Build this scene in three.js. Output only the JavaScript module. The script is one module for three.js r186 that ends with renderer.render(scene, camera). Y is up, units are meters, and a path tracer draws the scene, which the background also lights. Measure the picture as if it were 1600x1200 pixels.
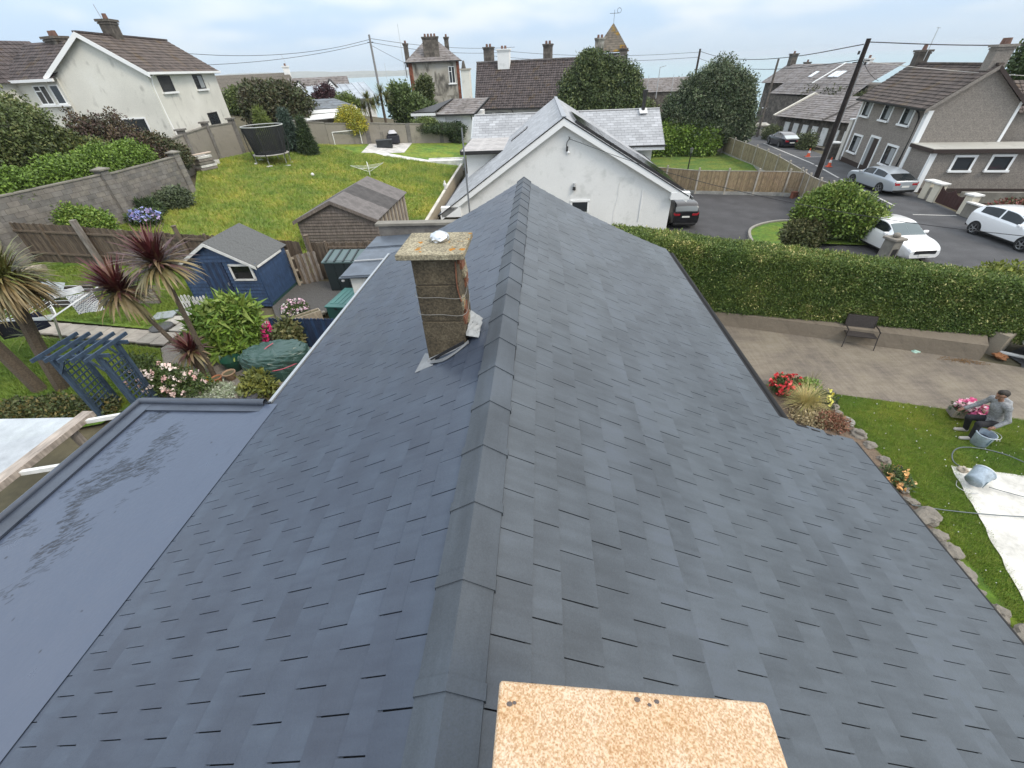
import * as THREE from 'three';
import { mergeGeometries } from 'three/addons/utils/BufferGeometryUtils.js';
import { RoundedBoxGeometry } from 'three/addons/geometries/RoundedBoxGeometry.js';
import { ImprovedNoise } from 'three/addons/math/ImprovedNoise.js';
import { MarchingCubes } from 'three/addons/objects/MarchingCubes.js';

// ---------------------------------------------------------------- camera, sky, sun, exposure
const scene = new THREE.Scene();
const camera = new THREE.PerspectiveCamera(86.1, 4 / 3, 0.05, 12000);
camera.rotation.order = 'YXZ';
camera.position.set(0.388, 8.1, 0);
camera.rotation.set(-37.8 * Math.PI / 180, 4.8 * Math.PI / 180, -2.6 * Math.PI / 180);
const SKY = { horizon: [0.475, 0.575, 0.675], zenith: [1.58, 1.64, 1.72] };
const SUN_DIR = new THREE.Vector3(0.62, 0.80, 0.42).normalize();
const sun = new THREE.DirectionalLight(0xfff3e0, 1.5);
sun.position.copy(SUN_DIR).multiplyScalar(90); sun.target.position.set(0, 0, -20);
sun.position.add(sun.target.position);
sun.castShadow = true; sun.shadow.radius = 34; sun.shadow.mapSize.set(2048, 2048);
Object.assign(sun.shadow.camera, { left: -70, right: 70, top: 70, bottom: -70, near: 1, far: 260 });
scene.add(sun, sun.target);
const renderer = new THREE.WebGLRenderer({ antialias: true });
renderer.toneMapping = THREE.LinearToneMapping;
renderer.toneMappingExposure = 1.27;
renderer.shadowMap.enabled = true;

// ---------------------------------------------------------------- small tools
function rng(seed) { let s = seed >>> 0; return () => { s = (s + 0x6D2B79F5) | 0; let t = Math.imul(s ^ (s >>> 15), 1 | s); t = (t + Math.imul(t ^ (t >>> 7), 61 | t)) ^ t; return ((t ^ (t >>> 14)) >>> 0) / 4294967296; }; }
const R0 = rng(11);
const rr = (a, b, r = R0) => a + (b - a) * r();
const clamp = (x, a = 0, b = 1) => Math.min(b, Math.max(a, x));
const mix = (a, b, t) => a + (b - a) * t;
const ss = (a, b, x) => { const t = clamp((x - a) / (b - a)); return t * t * (3 - 2 * t); };
const V = (x, y, z) => new THREE.Vector3(x, y, z);
const PN = new ImprovedNoise();
const noise = (x, y, z = 0.37) => PN.noise(x, y, z);
function fbm(x, y, z = 0.37, o = 4) { let a = 0.5, s = 0; for (let i = 0; i < o; i++) { s += a * PN.noise(x, y, z); x *= 2.03; y *= 2.03; z += 7.1; a *= 0.5; } return s; }
// lattice noise that repeats after one tile of the texture, about -0.5 .. 0.5
const hash = (x, y, s) => { let h = Math.imul(x, 374761393) + Math.imul(y, 668265263) + Math.imul(s, 2147483647 ^ 40503); h = Math.imul(h ^ (h >>> 13), 1274126177); h ^= h >>> 16; return (h >>> 0) / 4294967296; };
function tnoise(u, v, f, seed = 0, o = 4) {
  let a = 0.62, s = 0; const sd = Math.round(seed * 131) + 7;
  for (let i = 0; i < o; i++) {
    const n = Math.max(2, Math.round(f)), x = (((u % 1) + 1) % 1) * n, y = (((v % 1) + 1) % 1) * n, X = Math.floor(x), Y = Math.floor(y), p = x - X, q = y - Y, fx = p * p * (3 - 2 * p), fy = q * q * (3 - 2 * q), A = X % n, B = Y % n, C = (X + 1) % n, D = (Y + 1) % n;
    s += a * (mix(mix(hash(A, B, sd + i), hash(C, B, sd + i), fx), mix(hash(A, D, sd + i), hash(C, D, sd + i), fx), fy) - 0.5); f *= 2; a *= 0.52;
  }
  return s;
}
function dataTex(n, metres, fn, srgb = true) {          // fn(u, v, r) -> [r, g, b] 0..1 in display values
  const r = rng(n + Math.round(metres * 977)), d = new Uint8Array(n * n * 4);
  for (let y = 0; y < n; y++) for (let x = 0; x < n; x++) {
    const c = fn(x / n, y / n, r), i = (y * n + x) * 4;
    d[i] = clamp(c[0]) * 255; d[i + 1] = clamp(c[1]) * 255; d[i + 2] = clamp(c[2]) * 255; d[i + 3] = 255;
  }
  const t = new THREE.DataTexture(d, n, n); t.wrapS = t.wrapT = THREE.RepeatWrapping; t.magFilter = THREE.LinearFilter; t.minFilter = THREE.LinearMipmapLinearFilter; t.generateMipmaps = true;
  if (srgb) t.colorSpace = THREE.SRGBColorSpace;
  t.repeat.set(1 / metres, 1 / metres); t.needsUpdate = true; return t;
}
const gray = (v) => [v, v, v];
function respaced(t, m) { const c = t.clone(); c.repeat.set(1 / m, 1 / m); c.needsUpdate = true; return c; }
// shared grain maps, near white so that a material's own colour shows
const TX = {};
TX.mottle = dataTex(256, 2.2, (u, v, r) => gray(0.9 + 0.22 * tnoise(u, v, 5, 1.3) + 0.14 * tnoise(u, v, 22, 5.1, 3) + (r() - 0.5) * 0.06));
TX.rough = dataTex(256, 0.7, (u, v, r) => gray(0.84 + 0.3 * tnoise(u, v, 26, 2.3, 3) + (r() - 0.5) * 0.28));
TX.render = dataTex(512, 3.1, (u, v, r) => { const st = Math.max(0, tnoise(u, v, 16, 8.8, 4) - 0.14) * 0.25; const k = 0.96 + 0.06 * tnoise(u, v, 4, 4.4) + (r() - 0.5) * 0.07; return [k - st, k - st * 0.95, k - st]; });
TX.wood = dataTex(256, 0.9, (u, v, r) => { const g = tnoise(u, v * 0.125, 40, 3.7, 3); return gray(0.86 + 0.34 * g + 0.2 * tnoise(u, v, 3, 9.1, 2) + (r() - 0.5) * 0.06); });
TX.bumpFine = dataTex(256, 0.35, (u, v, r) => gray(0.5 + 0.5 * tnoise(u, v, 30, 6.6, 3) + (r() - 0.5) * 0.25), false);
TX.bumpSoft = dataTex(256, 1.6, (u, v) => gray(0.5 + 0.7 * tnoise(u, v, 8, 2.2, 4)), false);
const lin = (r, g, b) => new THREE.Color().setRGB(r, g, b);
function mat(color, rough = 0.85, o = {}) {
  const { phys, ...rest } = o;
  const m = new (phys ? THREE.MeshPhysicalMaterial : THREE.MeshStandardMaterial)({ color: Array.isArray(color) ? lin(...color) : color, roughness: rough, ...rest });
  return m;
}
// geometry: everything non-indexed, uv in metres across the face's dominant plane
function boxUV(g) {
  if (g.index) g = g.toNonIndexed();
  if (!g.attributes.normal) g.computeVertexNormals();
  const p = g.attributes.position, uv = new Float32Array(p.count * 2), a = V(), b = V(), c = V(), n = V();
  for (let i = 0; i < p.count; i += 3) {
    a.fromBufferAttribute(p, i); b.fromBufferAttribute(p, i + 1); c.fromBufferAttribute(p, i + 2);
    n.crossVectors(b.sub(a), c.sub(a)); const x = Math.abs(n.x), y = Math.abs(n.y), z = Math.abs(n.z);
    for (let k = 0; k < 3; k++) { const q = i + k, X = p.getX(q), Y = p.getY(q), Z = p.getZ(q);
      if (y >= x && y >= z) { uv[q * 2] = X; uv[q * 2 + 1] = Z; } else if (x >= z) { uv[q * 2] = Z; uv[q * 2 + 1] = Y; } else { uv[q * 2] = X; uv[q * 2 + 1] = Y; } }
  }
  g.setAttribute('uv', new THREE.BufferAttribute(uv, 2)); return g;
}
const fresh = (g) => { if (g.index) g = g.toNonIndexed(); for (const k of Object.keys(g.attributes)) if (!['position', 'normal', 'uv'].includes(k)) g.deleteAttribute(k); return g; };
const mv = (g, x = 0, y = 0, z = 0, ry = 0, rx = 0, rz = 0) => { g.applyMatrix4(new THREE.Matrix4().compose(V(x, y, z), new THREE.Quaternion().setFromEuler(new THREE.Euler(rx, ry, rz, 'YXZ')), V(1, 1, 1))); return g; };
const bx = (w, h, d, x = 0, y = 0, z = 0, ry = 0, rx = 0, rz = 0) => mv(fresh(new THREE.BoxGeometry(w, h, d)), x, y, z, ry, rx, rz);
const rbx = (w, h, d, r, x = 0, y = 0, z = 0, ry = 0, rx = 0, rz = 0) => mv(fresh(new RoundedBoxGeometry(w, h, d, 2, r)), x, y, z, ry, rx, rz);
const cyl = (r1, r2, h, x = 0, y = 0, z = 0, seg = 14, ry = 0, rx = 0, rz = 0, open = false) => mv(fresh(new THREE.CylinderGeometry(r1, r2, h, seg, 1, open)), x, y, z, ry, rx, rz);
const sph = (r, x = 0, y = 0, z = 0, sx = 1, sy = 1, sz = 1, n = 12) => { const g = fresh(new THREE.SphereGeometry(r, n, Math.max(6, n * 0.7 | 0))); g.scale(sx, sy, sz); g.computeVertexNormals(); return mv(g, x, y, z); };
function tube(pts, r, seg = 0, rad = 6) { const c = new THREE.CatmullRomCurve3(pts.map((p) => V(...p)), false, 'centripetal'); return fresh(new THREE.TubeGeometry(c, seg || Math.max(2, pts.length * 4), r, rad, false)); }
function bar(a, b, w, h = w) { const A = V(...a), B = V(...b), L = A.distanceTo(B), g = fresh(new THREE.BoxGeometry(w, h, L)); const m = new THREE.Matrix4().lookAt(A, B, Math.abs(B.y - A.y) > L * 0.98 ? V(0, 0, 1) : V(0, 1, 0)); g.applyMatrix4(m); return mv(g, (A.x + B.x) / 2, (A.y + B.y) / 2, (A.z + B.z) / 2); }
function ext(pts, d, holes = []) { const s = new THREE.Shape(pts.map((p) => new THREE.Vector2(p[0], p[1]))); for (const h of holes) s.holes.push(new THREE.Path(h.map((p) => new THREE.Vector2(p[0], p[1])))); return fresh(new THREE.ExtrudeGeometry(s, { depth: d, bevelEnabled: false })); }
function tris(list) { const g = new THREE.BufferGeometry(); g.setAttribute('position', new THREE.BufferAttribute(new Float32Array(list.flat(2)), 3)); g.setAttribute('uv', new THREE.BufferAttribute(new Float32Array(list.length * 6), 2)); g.computeVertexNormals(); return g; }
// a slab: quad a,b,c,d (counter-clockwise seen from outside) with thickness t inwards
function slab(a, b, c, d, t) {
  const A = V(...a), B = V(...b), C = V(...c), D = V(...d), n = V().crossVectors(B.clone().sub(A), D.clone().sub(A)).normalize().multiplyScalar(-t);
  const q = [A, B, C, D], w = q.map((p) => p.clone().add(n)), f = (p, r, s, u) => [[p, r, s], [p, s, u]].map((x) => x.map((v) => v.toArray()));
  return tris([...f(q[0], q[1], q[2], q[3]), ...f(w[3], w[2], w[1], w[0]), ...[0, 1, 2, 3].flatMap((i) => f(q[i], w[i], w[(i + 1) % 4], q[(i + 1) % 4]))]);
}
const used = {};
const numbered = (n) => { const k = used[n] = (used[n] ?? -1) + 1; return k ? n + '_' + String(k).padStart(3, '0') : n; };
function mesh(name, geos, m, parent, uv = true) {
  let g = Array.isArray(geos) ? (geos.length > 1 ? mergeGeometries(geos.map(fresh)) : fresh(geos[0])) : geos;
  if (uv) g = boxUV(g);
  const o = new THREE.Mesh(g, m); o.name = name; o.castShadow = o.receiveShadow = true; parent.add(o); return o;
}
function tag(o, label, category, group, kind) { o.userData.label = label; if (category) o.userData.category = category; if (group) o.userData.group = group; if (kind) o.userData.kind = kind; return o; }
function thing(name, label, category, [x, y, z] = [0, 0, 0], turn = 0, group) {
  const o = new THREE.Group(); o.name = numbered(name); o.position.set(x, y, z); o.rotation.y = turn; scene.add(o); return tag(o, label, category, group);
}
function single(name, label, category, geos, m, pos, turn = 0, group) { const o = mesh(numbered(name), geos, m, scene); if (pos) o.position.set(...pos); o.rotation.y = turn; return tag(o, label, category, group); }
function struct(name, geos, m, label, uv = true) { const o = mesh(numbered(name), geos, m, scene, uv); o.userData.kind = 'structure'; if (label) o.userData.label = label; return o; }
function part(name, geos, m, parent, label) { const o = mesh(name, geos, m, parent); if (label) o.userData.label = label; return o; }
const grp = (name, parent, x = 0, y = 0, z = 0, ry = 0) => { const o = new THREE.Group(); o.name = name; o.position.set(x, y, z); o.rotation.y = ry; parent.add(o); return o; };
function copyOf(o, label, pos, turn) { const c = o.clone(); c.name = numbered(o.name.replace(/_\d{3}$/, '')); c.userData = { ...o.userData, label }; scene.add(c); if (pos) c.position.set(...pos); if (turn !== undefined) c.rotation.y = turn; return c; }

// ---------------------------------------------------------------- sky: even overcast, brighter overhead, soft cloud bands
{
  const W = 1024, H = 512, d = new Float32Array(W * H * 4);
  for (let y = 0; y < H; y++) for (let x = 0; x < W; x++) {
    const el = ((y + 0.5) / H - 0.5) * Math.PI, az = (x / W) * Math.PI * 2, s = Math.max(0, Math.sin(el));
    const k = Math.pow(s, 0.75);
    // cloud layer seen in perspective: bands squeeze together towards the horizon
    const t = 1 / (s + 0.11), cx = Math.cos(az) * t * 1.1, cy = Math.sin(az) * t * 1.1;
    let c = fbm(cx * 0.55 + 3.1, cy * 0.55 + 1.7, 2.2, 5) + 0.5 * fbm(cx * 1.7, cy * 1.7, 5.5, 4);
    c = clamp(0.5 + c * 2.3);
    const fade = ss(0.005, 0.06, s);
    const i = (y * W + x) * 4, white = [1.16, 1.09, 1.02], blue = [0.80, 0.89, 0.98];
    for (let j = 0; j < 3; j++) { const base = mix(SKY.horizon[j], SKY.zenith[j], k); d[i + j] = base * mix(1, mix(blue[j], white[j], c), fade * 0.9); }
    d[i + 3] = 1;
  }
  const t = new THREE.DataTexture(d, W, H, THREE.RGBAFormat, THREE.FloatType);
  t.mapping = THREE.EquirectangularReflectionMapping; t.magFilter = THREE.LinearFilter; t.needsUpdate = true;
  scene.background = t; scene.environment = t;
}
// ---------------------------------------------------------------- ground
const FENCE_X = [[-70, 23.4], [-58, 22.55], [-50, 22.85], [-44, 22.55], [-38, 21.75], [-33.5, 20.65], [-27, 18.7], [-20, 18.3], [0, 18.3]];
function fenceX(z) { z = clamp(z, -69.9, -0.01); for (let i = 0; i < 8; i++) { const [a, u] = FENCE_X[i], [b, v] = FENCE_X[i + 1]; if (z >= a && z <= b) return mix(u, v, (z - a) / (b - a)); } return 18.3; }
function terrain(x, z) {
  const garden = 0.8 + 0.055 * clamp(-9 - x, 0, 30);
  const lawn = 0.2 - 0.13 * (Math.max(x, -34) + 6.7) - 0.035 * (Math.max(z, -60) + 28);
  const left = mix(garden, lawn, ss(-16.8, -19.5, z));
  const yard = -1.4 * ss(-15, -26, z) * (1 - ss(13.5, 15.5, x) * ss(-27, -23, z)), road = -0.04 * clamp(-43 - z, 0, 40);
  const right = mix(yard, road, ss(fenceX(z) - 0.05, fenceX(z) + 0.3, x));
  const xb = mix(-3, -4.8, ss(-11, -16, z));
  const t = mix(right, left, ss(xb, xb - 2.2, x));
  return mix(t, -34, ss(-66 - 16 * ss(0, 15, x), -150, z));
}
// a sheet laid on the terrain inside a polygon [[x, z], ...]
function clipHalf(poly, k, lim, keepLess) { const out = []; for (let i = 0; i < poly.length; i++) { const a = poly[i], b = poly[(i + 1) % poly.length], ia = keepLess ? a[k] <= lim : a[k] >= lim, ib = keepLess ? b[k] <= lim : b[k] >= lim; if (ia) out.push(a); if (ia !== ib) { const t = (lim - a[k]) / (b[k] - a[k]); out.push([mix(a[0], b[0], t), mix(a[1], b[1], t)]); } } return out; }
function drape(poly, lift = 0, res = 1, hf = terrain) {
  const xs = poly.map((p) => p[0]), zs = poly.map((p) => p[1]), x0 = Math.floor(Math.min(...xs) / res) * res, x1 = Math.max(...xs), z0 = Math.floor(Math.min(...zs) / res) * res, z1 = Math.max(...zs), T = [];
  for (let x = x0; x < x1; x += res) {
    const col = clipHalf(clipHalf(poly, 0, x, false), 0, x + res, true); if (col.length < 3) continue;
    for (let z = z0; z < z1; z += res) {
      const c = clipHalf(clipHalf(col, 1, z, false), 1, z + res, true); if (c.length < 3) continue;
      const f = THREE.ShapeUtils.triangulateShape(c.map((p) => new THREE.Vector2(p[0], p[1])), []);
      for (const t of f) { const q = t.map((i) => [c[i][0], hf(c[i][0], c[i][1]) + lift, c[i][1]]);
        const up = (q[1][2] - q[0][2]) * (q[2][0] - q[0][0]) - (q[1][0] - q[0][0]) * (q[2][2] - q[0][2]); if (Math.abs(up) < 1e-9) continue; T.push(up > 0 ? q : [q[0], q[2], q[1]]); }
    }
  }
  const g = tris(T), p = g.attributes.position, nr = new Float32Array(p.count * 3), e = 0.4;
  for (let i = 0; i < p.count; i++) { const x = p.getX(i), z = p.getZ(i), n = V(hf(x - e, z) - hf(x + e, z), 2 * e, hf(x, z - e) - hf(x, z + e)).normalize(); nr.set([n.x, n.y, n.z], i * 3); }
  g.setAttribute('normal', new THREE.BufferAttribute(nr, 3)); return g;
}
const rect = (x0, z0, x1, z1) => [[x0, z0], [x1, z0], [x1, z1], [x0, z1]];
TX.grass = dataTex(512, 5, (u, v, r) => { const a = tnoise(u, v, 7, 1.1, 4), b = tnoise(u, v, 40, 7.7, 3), g = (r() - 0.5) * 0.2; const k = 0.86 + 0.3 * b + g; return [k * (0.95 + 0.55 * a), k * (0.98 + 0.2 * a), k * (0.9 + 0.1 * a)]; });
TX.asphalt = dataTex(512, 4, (u, v, r) => { const k = 0.86 + 0.22 * tnoise(u, v, 5, 3.3, 4) + (r() - 0.5) * 0.2; return gray(k); });
TX.concrete = dataTex(512, 4.5, (u, v, r) => { const br = tnoise(u, v * 0.125, 80, 2.9, 2), b = tnoise(u, v, 6, 6.1, 4); const b2 = tnoise(u * 0.25, v, 64, 4.4, 2); const k = 0.88 + 0.26 * b + 0.13 * br + 0.13 * b2 + (r() - 0.5) * 0.16; return [k * 1.02, k, k * (0.97 - 0.06 * b)]; });
const MG = {
  earth: mat([0.11, 0.095, 0.055], 1, { map: TX.mottle }),
  lawnNear: mat([0.15, 0.225, 0.022], 1, { map: TX.grass, bumpMap: TX.bumpFine, bumpScale: 0.02 }),
  lawnFar: mat([0.215, 0.285, 0.035], 1, { map: respaced(TX.grass, 9), bumpMap: TX.bumpFine, bumpScale: 0.02 }),
  lawnYard: mat([0.15, 0.205, 0.03], 1, { map: respaced(TX.grass, 6), bumpMap: TX.bumpFine, bumpScale: 0.02 }),
  asphalt: mat([0.085, 0.085, 0.09], 0.92, { map: TX.asphalt, bumpMap: TX.bumpFine, bumpScale: 0.006 }),
  drive: mat([0.07, 0.068, 0.072], 0.9, { map: TX.asphalt, bumpMap: TX.bumpFine, bumpScale: 0.006 }),
  concrete: mat([0.215, 0.19, 0.16], 0.95, { map: TX.concrete, bumpMap: TX.bumpFine, bumpScale: 0.008 }),
  gravel: mat([0.30, 0.27, 0.235], 1, { map: respaced(TX.rough, 0.5), bumpMap: TX.bumpFine, bumpScale: 0.02 }),
  darkgravel: mat([0.13, 0.125, 0.12], 1, { map: respaced(TX.rough, 0.5), bumpMap: TX.bumpFine, bumpScale: 0.02 }),
  white: mat([0.72, 0.71, 0.68], 0.8, { map: TX.mottle }), paint: mat([0.62, 0.61, 0.58], 0.8, { map: TX.rough }),
  kerb: mat([0.36, 0.34, 0.30], 0.95, { map: TX.rough }),
};
{
  // one sheet to the shore; coarse far away
  const X = [], Z = []; for (let x = -260; x < -50; x += 15) X.push(x); for (let x = -50; x < 60; x += 1.5) X.push(x); for (let x = 60; x <= 330; x += 15) X.push(x);
  for (let z = 40; z > -80; z -= 1.5) Z.push(z); for (let z = -80; z >= -200; z -= 8) Z.push(z);
  const T = [], h = (x, z) => { let m = 1e9; for (const a of [-1.6, 0, 1.6]) for (const b of [-1.6, 0, 1.6]) m = Math.min(m, terrain(x + a, z + b)); return m - 0.06; };
  for (let i = 0; i + 1 < X.length; i++) for (let j = 0; j + 1 < Z.length; j++) { const a = [X[i], h(X[i], Z[j]), Z[j]], b = [X[i + 1], h(X[i + 1], Z[j]), Z[j]], c = [X[i + 1], h(X[i + 1], Z[j + 1]), Z[j + 1]], d = [X[i], h(X[i], Z[j + 1]), Z[j + 1]]; T.push([a, b, c], [a, c, d]); }
  struct('ground', [tris(T)], MG.earth, 'brown earth under the gardens and houses');
}
struct('lawn', drape([[7.3, -10.5], [8.9, -10.18], [10.87, -9.67], [13.54, -8.98], [17, -8.0], [17, 3], [5.5, 3], [5.5, -4.4], [7.0, -8.3]], -0.02, 1), MG.lawnNear, 'short green lawn beside the slate roof');
struct('concrete_drive', drape([[3.2, -14.6], [7.35, -14.2], [14.55, -11.8], [15.6, -11.4], [15.4, -10.9], [18, -9.0], [18, -7.7], [13.54, -8.92], [10.87, -9.61], [8.87, -10.1], [5, -11], [3.2, -11]], 0, 1), MG.concrete, 'brushed concrete drive below the hedge');
struct('tarmac_apron', drape([[15.15, -10.95], [15.7, -11.6], [15.7, -12.2], [17.5, -13], [22, -13], [22, -7], [18.05, -8.9]], -0.004, 1), MG.drive, 'dark tarmac where the concrete drive ends');
struct('garden_lawn', drape([[-24.5, -17.2], [-21, -17.6], [-16, -17.4], [-13.7, -16.6], [-13.7, -13.6], [-12.9, -12.1], [-17.9, -12.5], [-19.5, -12.5], [-22, -12.6]], -0.01, 1), MG.lawnNear, 'lawn strip behind the garden path');
struct('garden_lawn', drape([[-26, -11.5], [-19, -11.3], [-17.9, -11.4], [-12.4, -11.0], [-11.2, -9.6], [-10.9, -8.8], [-11.3, -7.4], [-14, -6.2], [-26, -6]], -0.01, 1), MG.lawnNear, 'lawn in front of the garden path and pergola');
struct('garden_gravel', drape([[-12.35, -11.0], [-11.2, -9.6], [-10.8, -8.6], [-8.0, -8.4], [-6.5, -10], [-6.8, -11.2], [-8.3, -11.6], [-10.0, -13.2], [-12, -12.2]], 0.0, 0.8), MG.gravel, 'pale gravel bed round the cordylines');
struct('shed_gravel', drape([[-10.2, -14.2], [-10.2, -16.7], [-8.3, -16.7], [-7, -15.5], [-7.4, -14.4], [-8.4, -13.2], [-9.5, -13.2]], 0.004, 0.8), MG.darkgravel, 'grey gravel between blue shed and storage boxes');
struct('back_lawn', drape([[-6.9, -19], [-6.9, -43], [-7.6, -54], [-20.2, -45.3], [-23.6, -43.3], [-25.6, -36], [-25.4, -33], [-22.4, -28], [-22.3, -22], [-23.4, -18.2], [-12, -18]], -0.01, 1), MG.lawnFar, 'big sloping back lawn with yellowed grass');
struct('yard_driveway', drape([[3, -16.2], [8, -15.2], [17.5, -14], [18.3, -20.6], [18.6, -27], [20.7, -33.5], [21.7, -37.6], [11.4, -41], [8.9, -41], [8.9, -22], [3, -22]], 0, 1), MG.drive, 'dark tarmac driveway beside the white house');
struct('yard_lawn', drape([[8.9, -41.2], [11.4, -41.2], [21.5, -38], [22.9, -50], [22.5, -60], [8.9, -62]], 0, 1), MG.lawnYard, 'green lawn behind the boarded fence');
const islandPts = [[13.6, -25.0], [13.9, -27.4], [14.7, -29.4], [16.2, -30.6], [17.7, -31.0], [19.3, -30.4], [18.7, -27.2], [18.2, -22], [15.5, -22.4]];
struct('island_lawn', drape(islandPts, 0.1, 1), MG.lawnNear, 'grass island with pale kerb beside the driveway');
struct('road', drape([[18.65, -12], [18.68, -20], [19.05, -27.0], [21.0, -33.5], [22.1, -38], [22.9, -44], [23.2, -50], [22.9, -58], [25.5, -80], [35, -84], [31.6, -66], [29.6, -52], [28.3, -44.8], [26.6, -32.7], [25.7, -27], [25.4, -20], [25.2, -12]], -0.012, 1), MG.asphalt, 'grey asphalt road sloping down to the sea');
struct('road', drape([[25.4, -12], [25.5, -25.5], [40, -26], [40, -12]], -0.02, 1), MG.asphalt, 'asphalt beside the white hatchback');
// painted lines
const line = (a, b, w, lab) => { const dx = b[0] - a[0], dz = b[1] - a[1], L = Math.hypot(dx, dz), nx = -dz / L * w / 2, nz = dx / L * w / 2; return struct('road_marking', drape([[a[0] + nx, a[1] + nz], [b[0] + nx, b[1] + nz], [b[0] - nx, b[1] - nz], [a[0] - nx, a[1] - nz]], 0.004, 2), MG.paint, lab); };
line([27.9, -60], [24.26, -37.6], 0.16, 'long white edge line along the road');
line([24.2, -37.2], [23.3, -29.5], 0.14, 'white road line running under the silver car');
line([23.1, -27.5], [25.3, -27.1], 0.13, 'short white line by the brown gate');
line([26.6, -47.5], [28.6, -47.9], 0.13, 'white bay line between the two cones');
line([24.6, -18.5], [24.4, -12.5], 0.13, 'white line beside the white hatchback');
// kerb round the island, kerb stones along the drive
{ const c = new THREE.CatmullRomCurve3(islandPts.slice(0, 6).map(([x, z]) => V(x, terrain(x, z) + 0.09, z))), p = c.getPoints(26), g = []; for (let i = 0; i + 1 < p.length; i++) g.push(bar(p[i].toArray(), p[i + 1].toArray(), 0.16, 0.2)); struct('kerb', g, MG.kerb, 'pale kerb curving round the grass island'); }
// sea and headland
{
  const bump = dataTex(256, 60, (u, v) => gray(0.5 + 0.8 * tnoise(u, v, 18, 1.9, 4)), false);
  const sea = mat([0.16, 0.27, 0.30], 0.3, { bumpMap: bump, bumpScale: 0.6 });
  const g = new THREE.PlaneGeometry(16000, 9000); g.rotateX(-Math.PI / 2); g.translate(0, -30, -4560);
  struct('sea', [fresh(g)], sea, 'pale blue sea out to the horizon');
  const land = mat([0.26, 0.25, 0.19], 1, { map: respaced(TX.mottle, 160) }), T = [];
  const prof = (x) => 7 + 26 * ss(-1300, -2600, x) + 3 * Math.sin(x * 0.011) + 1.5 * Math.sin(x * 0.031);
  for (let x = -5200; x < -860; x += 80) { const pt = (X, k) => { const top = prof(X) * 1; const y = [-31, -31 + (top + 31) * 0.55, top - 1, top, -31][k], z = [-3900, -3960, -4150, -4400, -4900][k] + X * 0.12; return [X, y, z]; };
    for (let k = 0; k < 4; k++) { const a = pt(x, k), b = pt(x + 80, k), c = pt(x + 80, k + 1), d = pt(x, k + 1); T.push([a, b, c], [a, c, d]); } }
  struct('headland', [tris(T)], land, 'low pale headland across the bay');
}
// ---------------------------------------------------------------- plants
function leafCluster(n, len, wid, spread, seed, droop = 0.2) {
  const R = rng(seed), T = [];
  for (let i = 0; i < n; i++) {
    const d = V(R() * 2 - 1, R() * 2 - 1, R() * 2 - 1).normalize(), o = d.clone().multiplyScalar(spread * Math.cbrt(R())), ax = d.clone().multiplyScalar(0.7).add(V(R() - 0.5, R() * 0.9, R() - 0.5)).normalize();
    const side = V(R() - 0.5, R() - 0.5, R() - 0.5).cross(ax).normalize().multiplyScalar(wid / 2), l = len * (0.7 + 0.6 * R());
    const m = o.clone().add(ax.clone().multiplyScalar(l * 0.45)), e = o.clone().add(ax.clone().multiplyScalar(l)).add(V(0, -l * droop, 0));
    const A = o.toArray(), B = m.clone().add(side).toArray(), C = e.toArray(), D = m.clone().sub(side).add(V(0, l * 0.1, 0)).toArray();
    T.push([A, B, D], [B, C, D]);
  }
  return tris(T);
}
const leafMat = (c, o = {}) => mat(c, 0.62, { side: THREE.DoubleSide, ...o });
const ML = { leaf: leafMat([1, 1, 1]), blossom: mat([1, 1, 1], 0.8, { side: THREE.DoubleSide }), bark: mat([0.16, 0.125, 0.09], 1, { map: TX.rough, bumpMap: TX.bumpFine, bumpScale: 0.02 }), twig: mat([0.05, 0.04, 0.028], 1) };
const LEAF = { broad: leafCluster(8, 0.34, 0.1, 0.12, 9, 0.45), small: leafCluster(9, 0.075, 0.04, 0.09, 1), mid: leafCluster(10, 0.15, 0.075, 0.17, 2), big: leafCluster(12, 0.30, 0.15, 0.38, 3), wide: leafCluster(9, 0.26, 0.085, 0.16, 4, 0.5), tree: leafCluster(14, 0.26, 0.15, 0.42, 5), needle: leafCluster(16, 0.2, 0.03, 0.14, 6), petal: leafCluster(10, 0.045, 0.045, 0.035, 7, 0), petal2: leafCluster(12, 0.07, 0.07, 0.06, 8, 0) };
const dummy = new THREE.Object3D(), tint = new THREE.Color();
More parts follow.
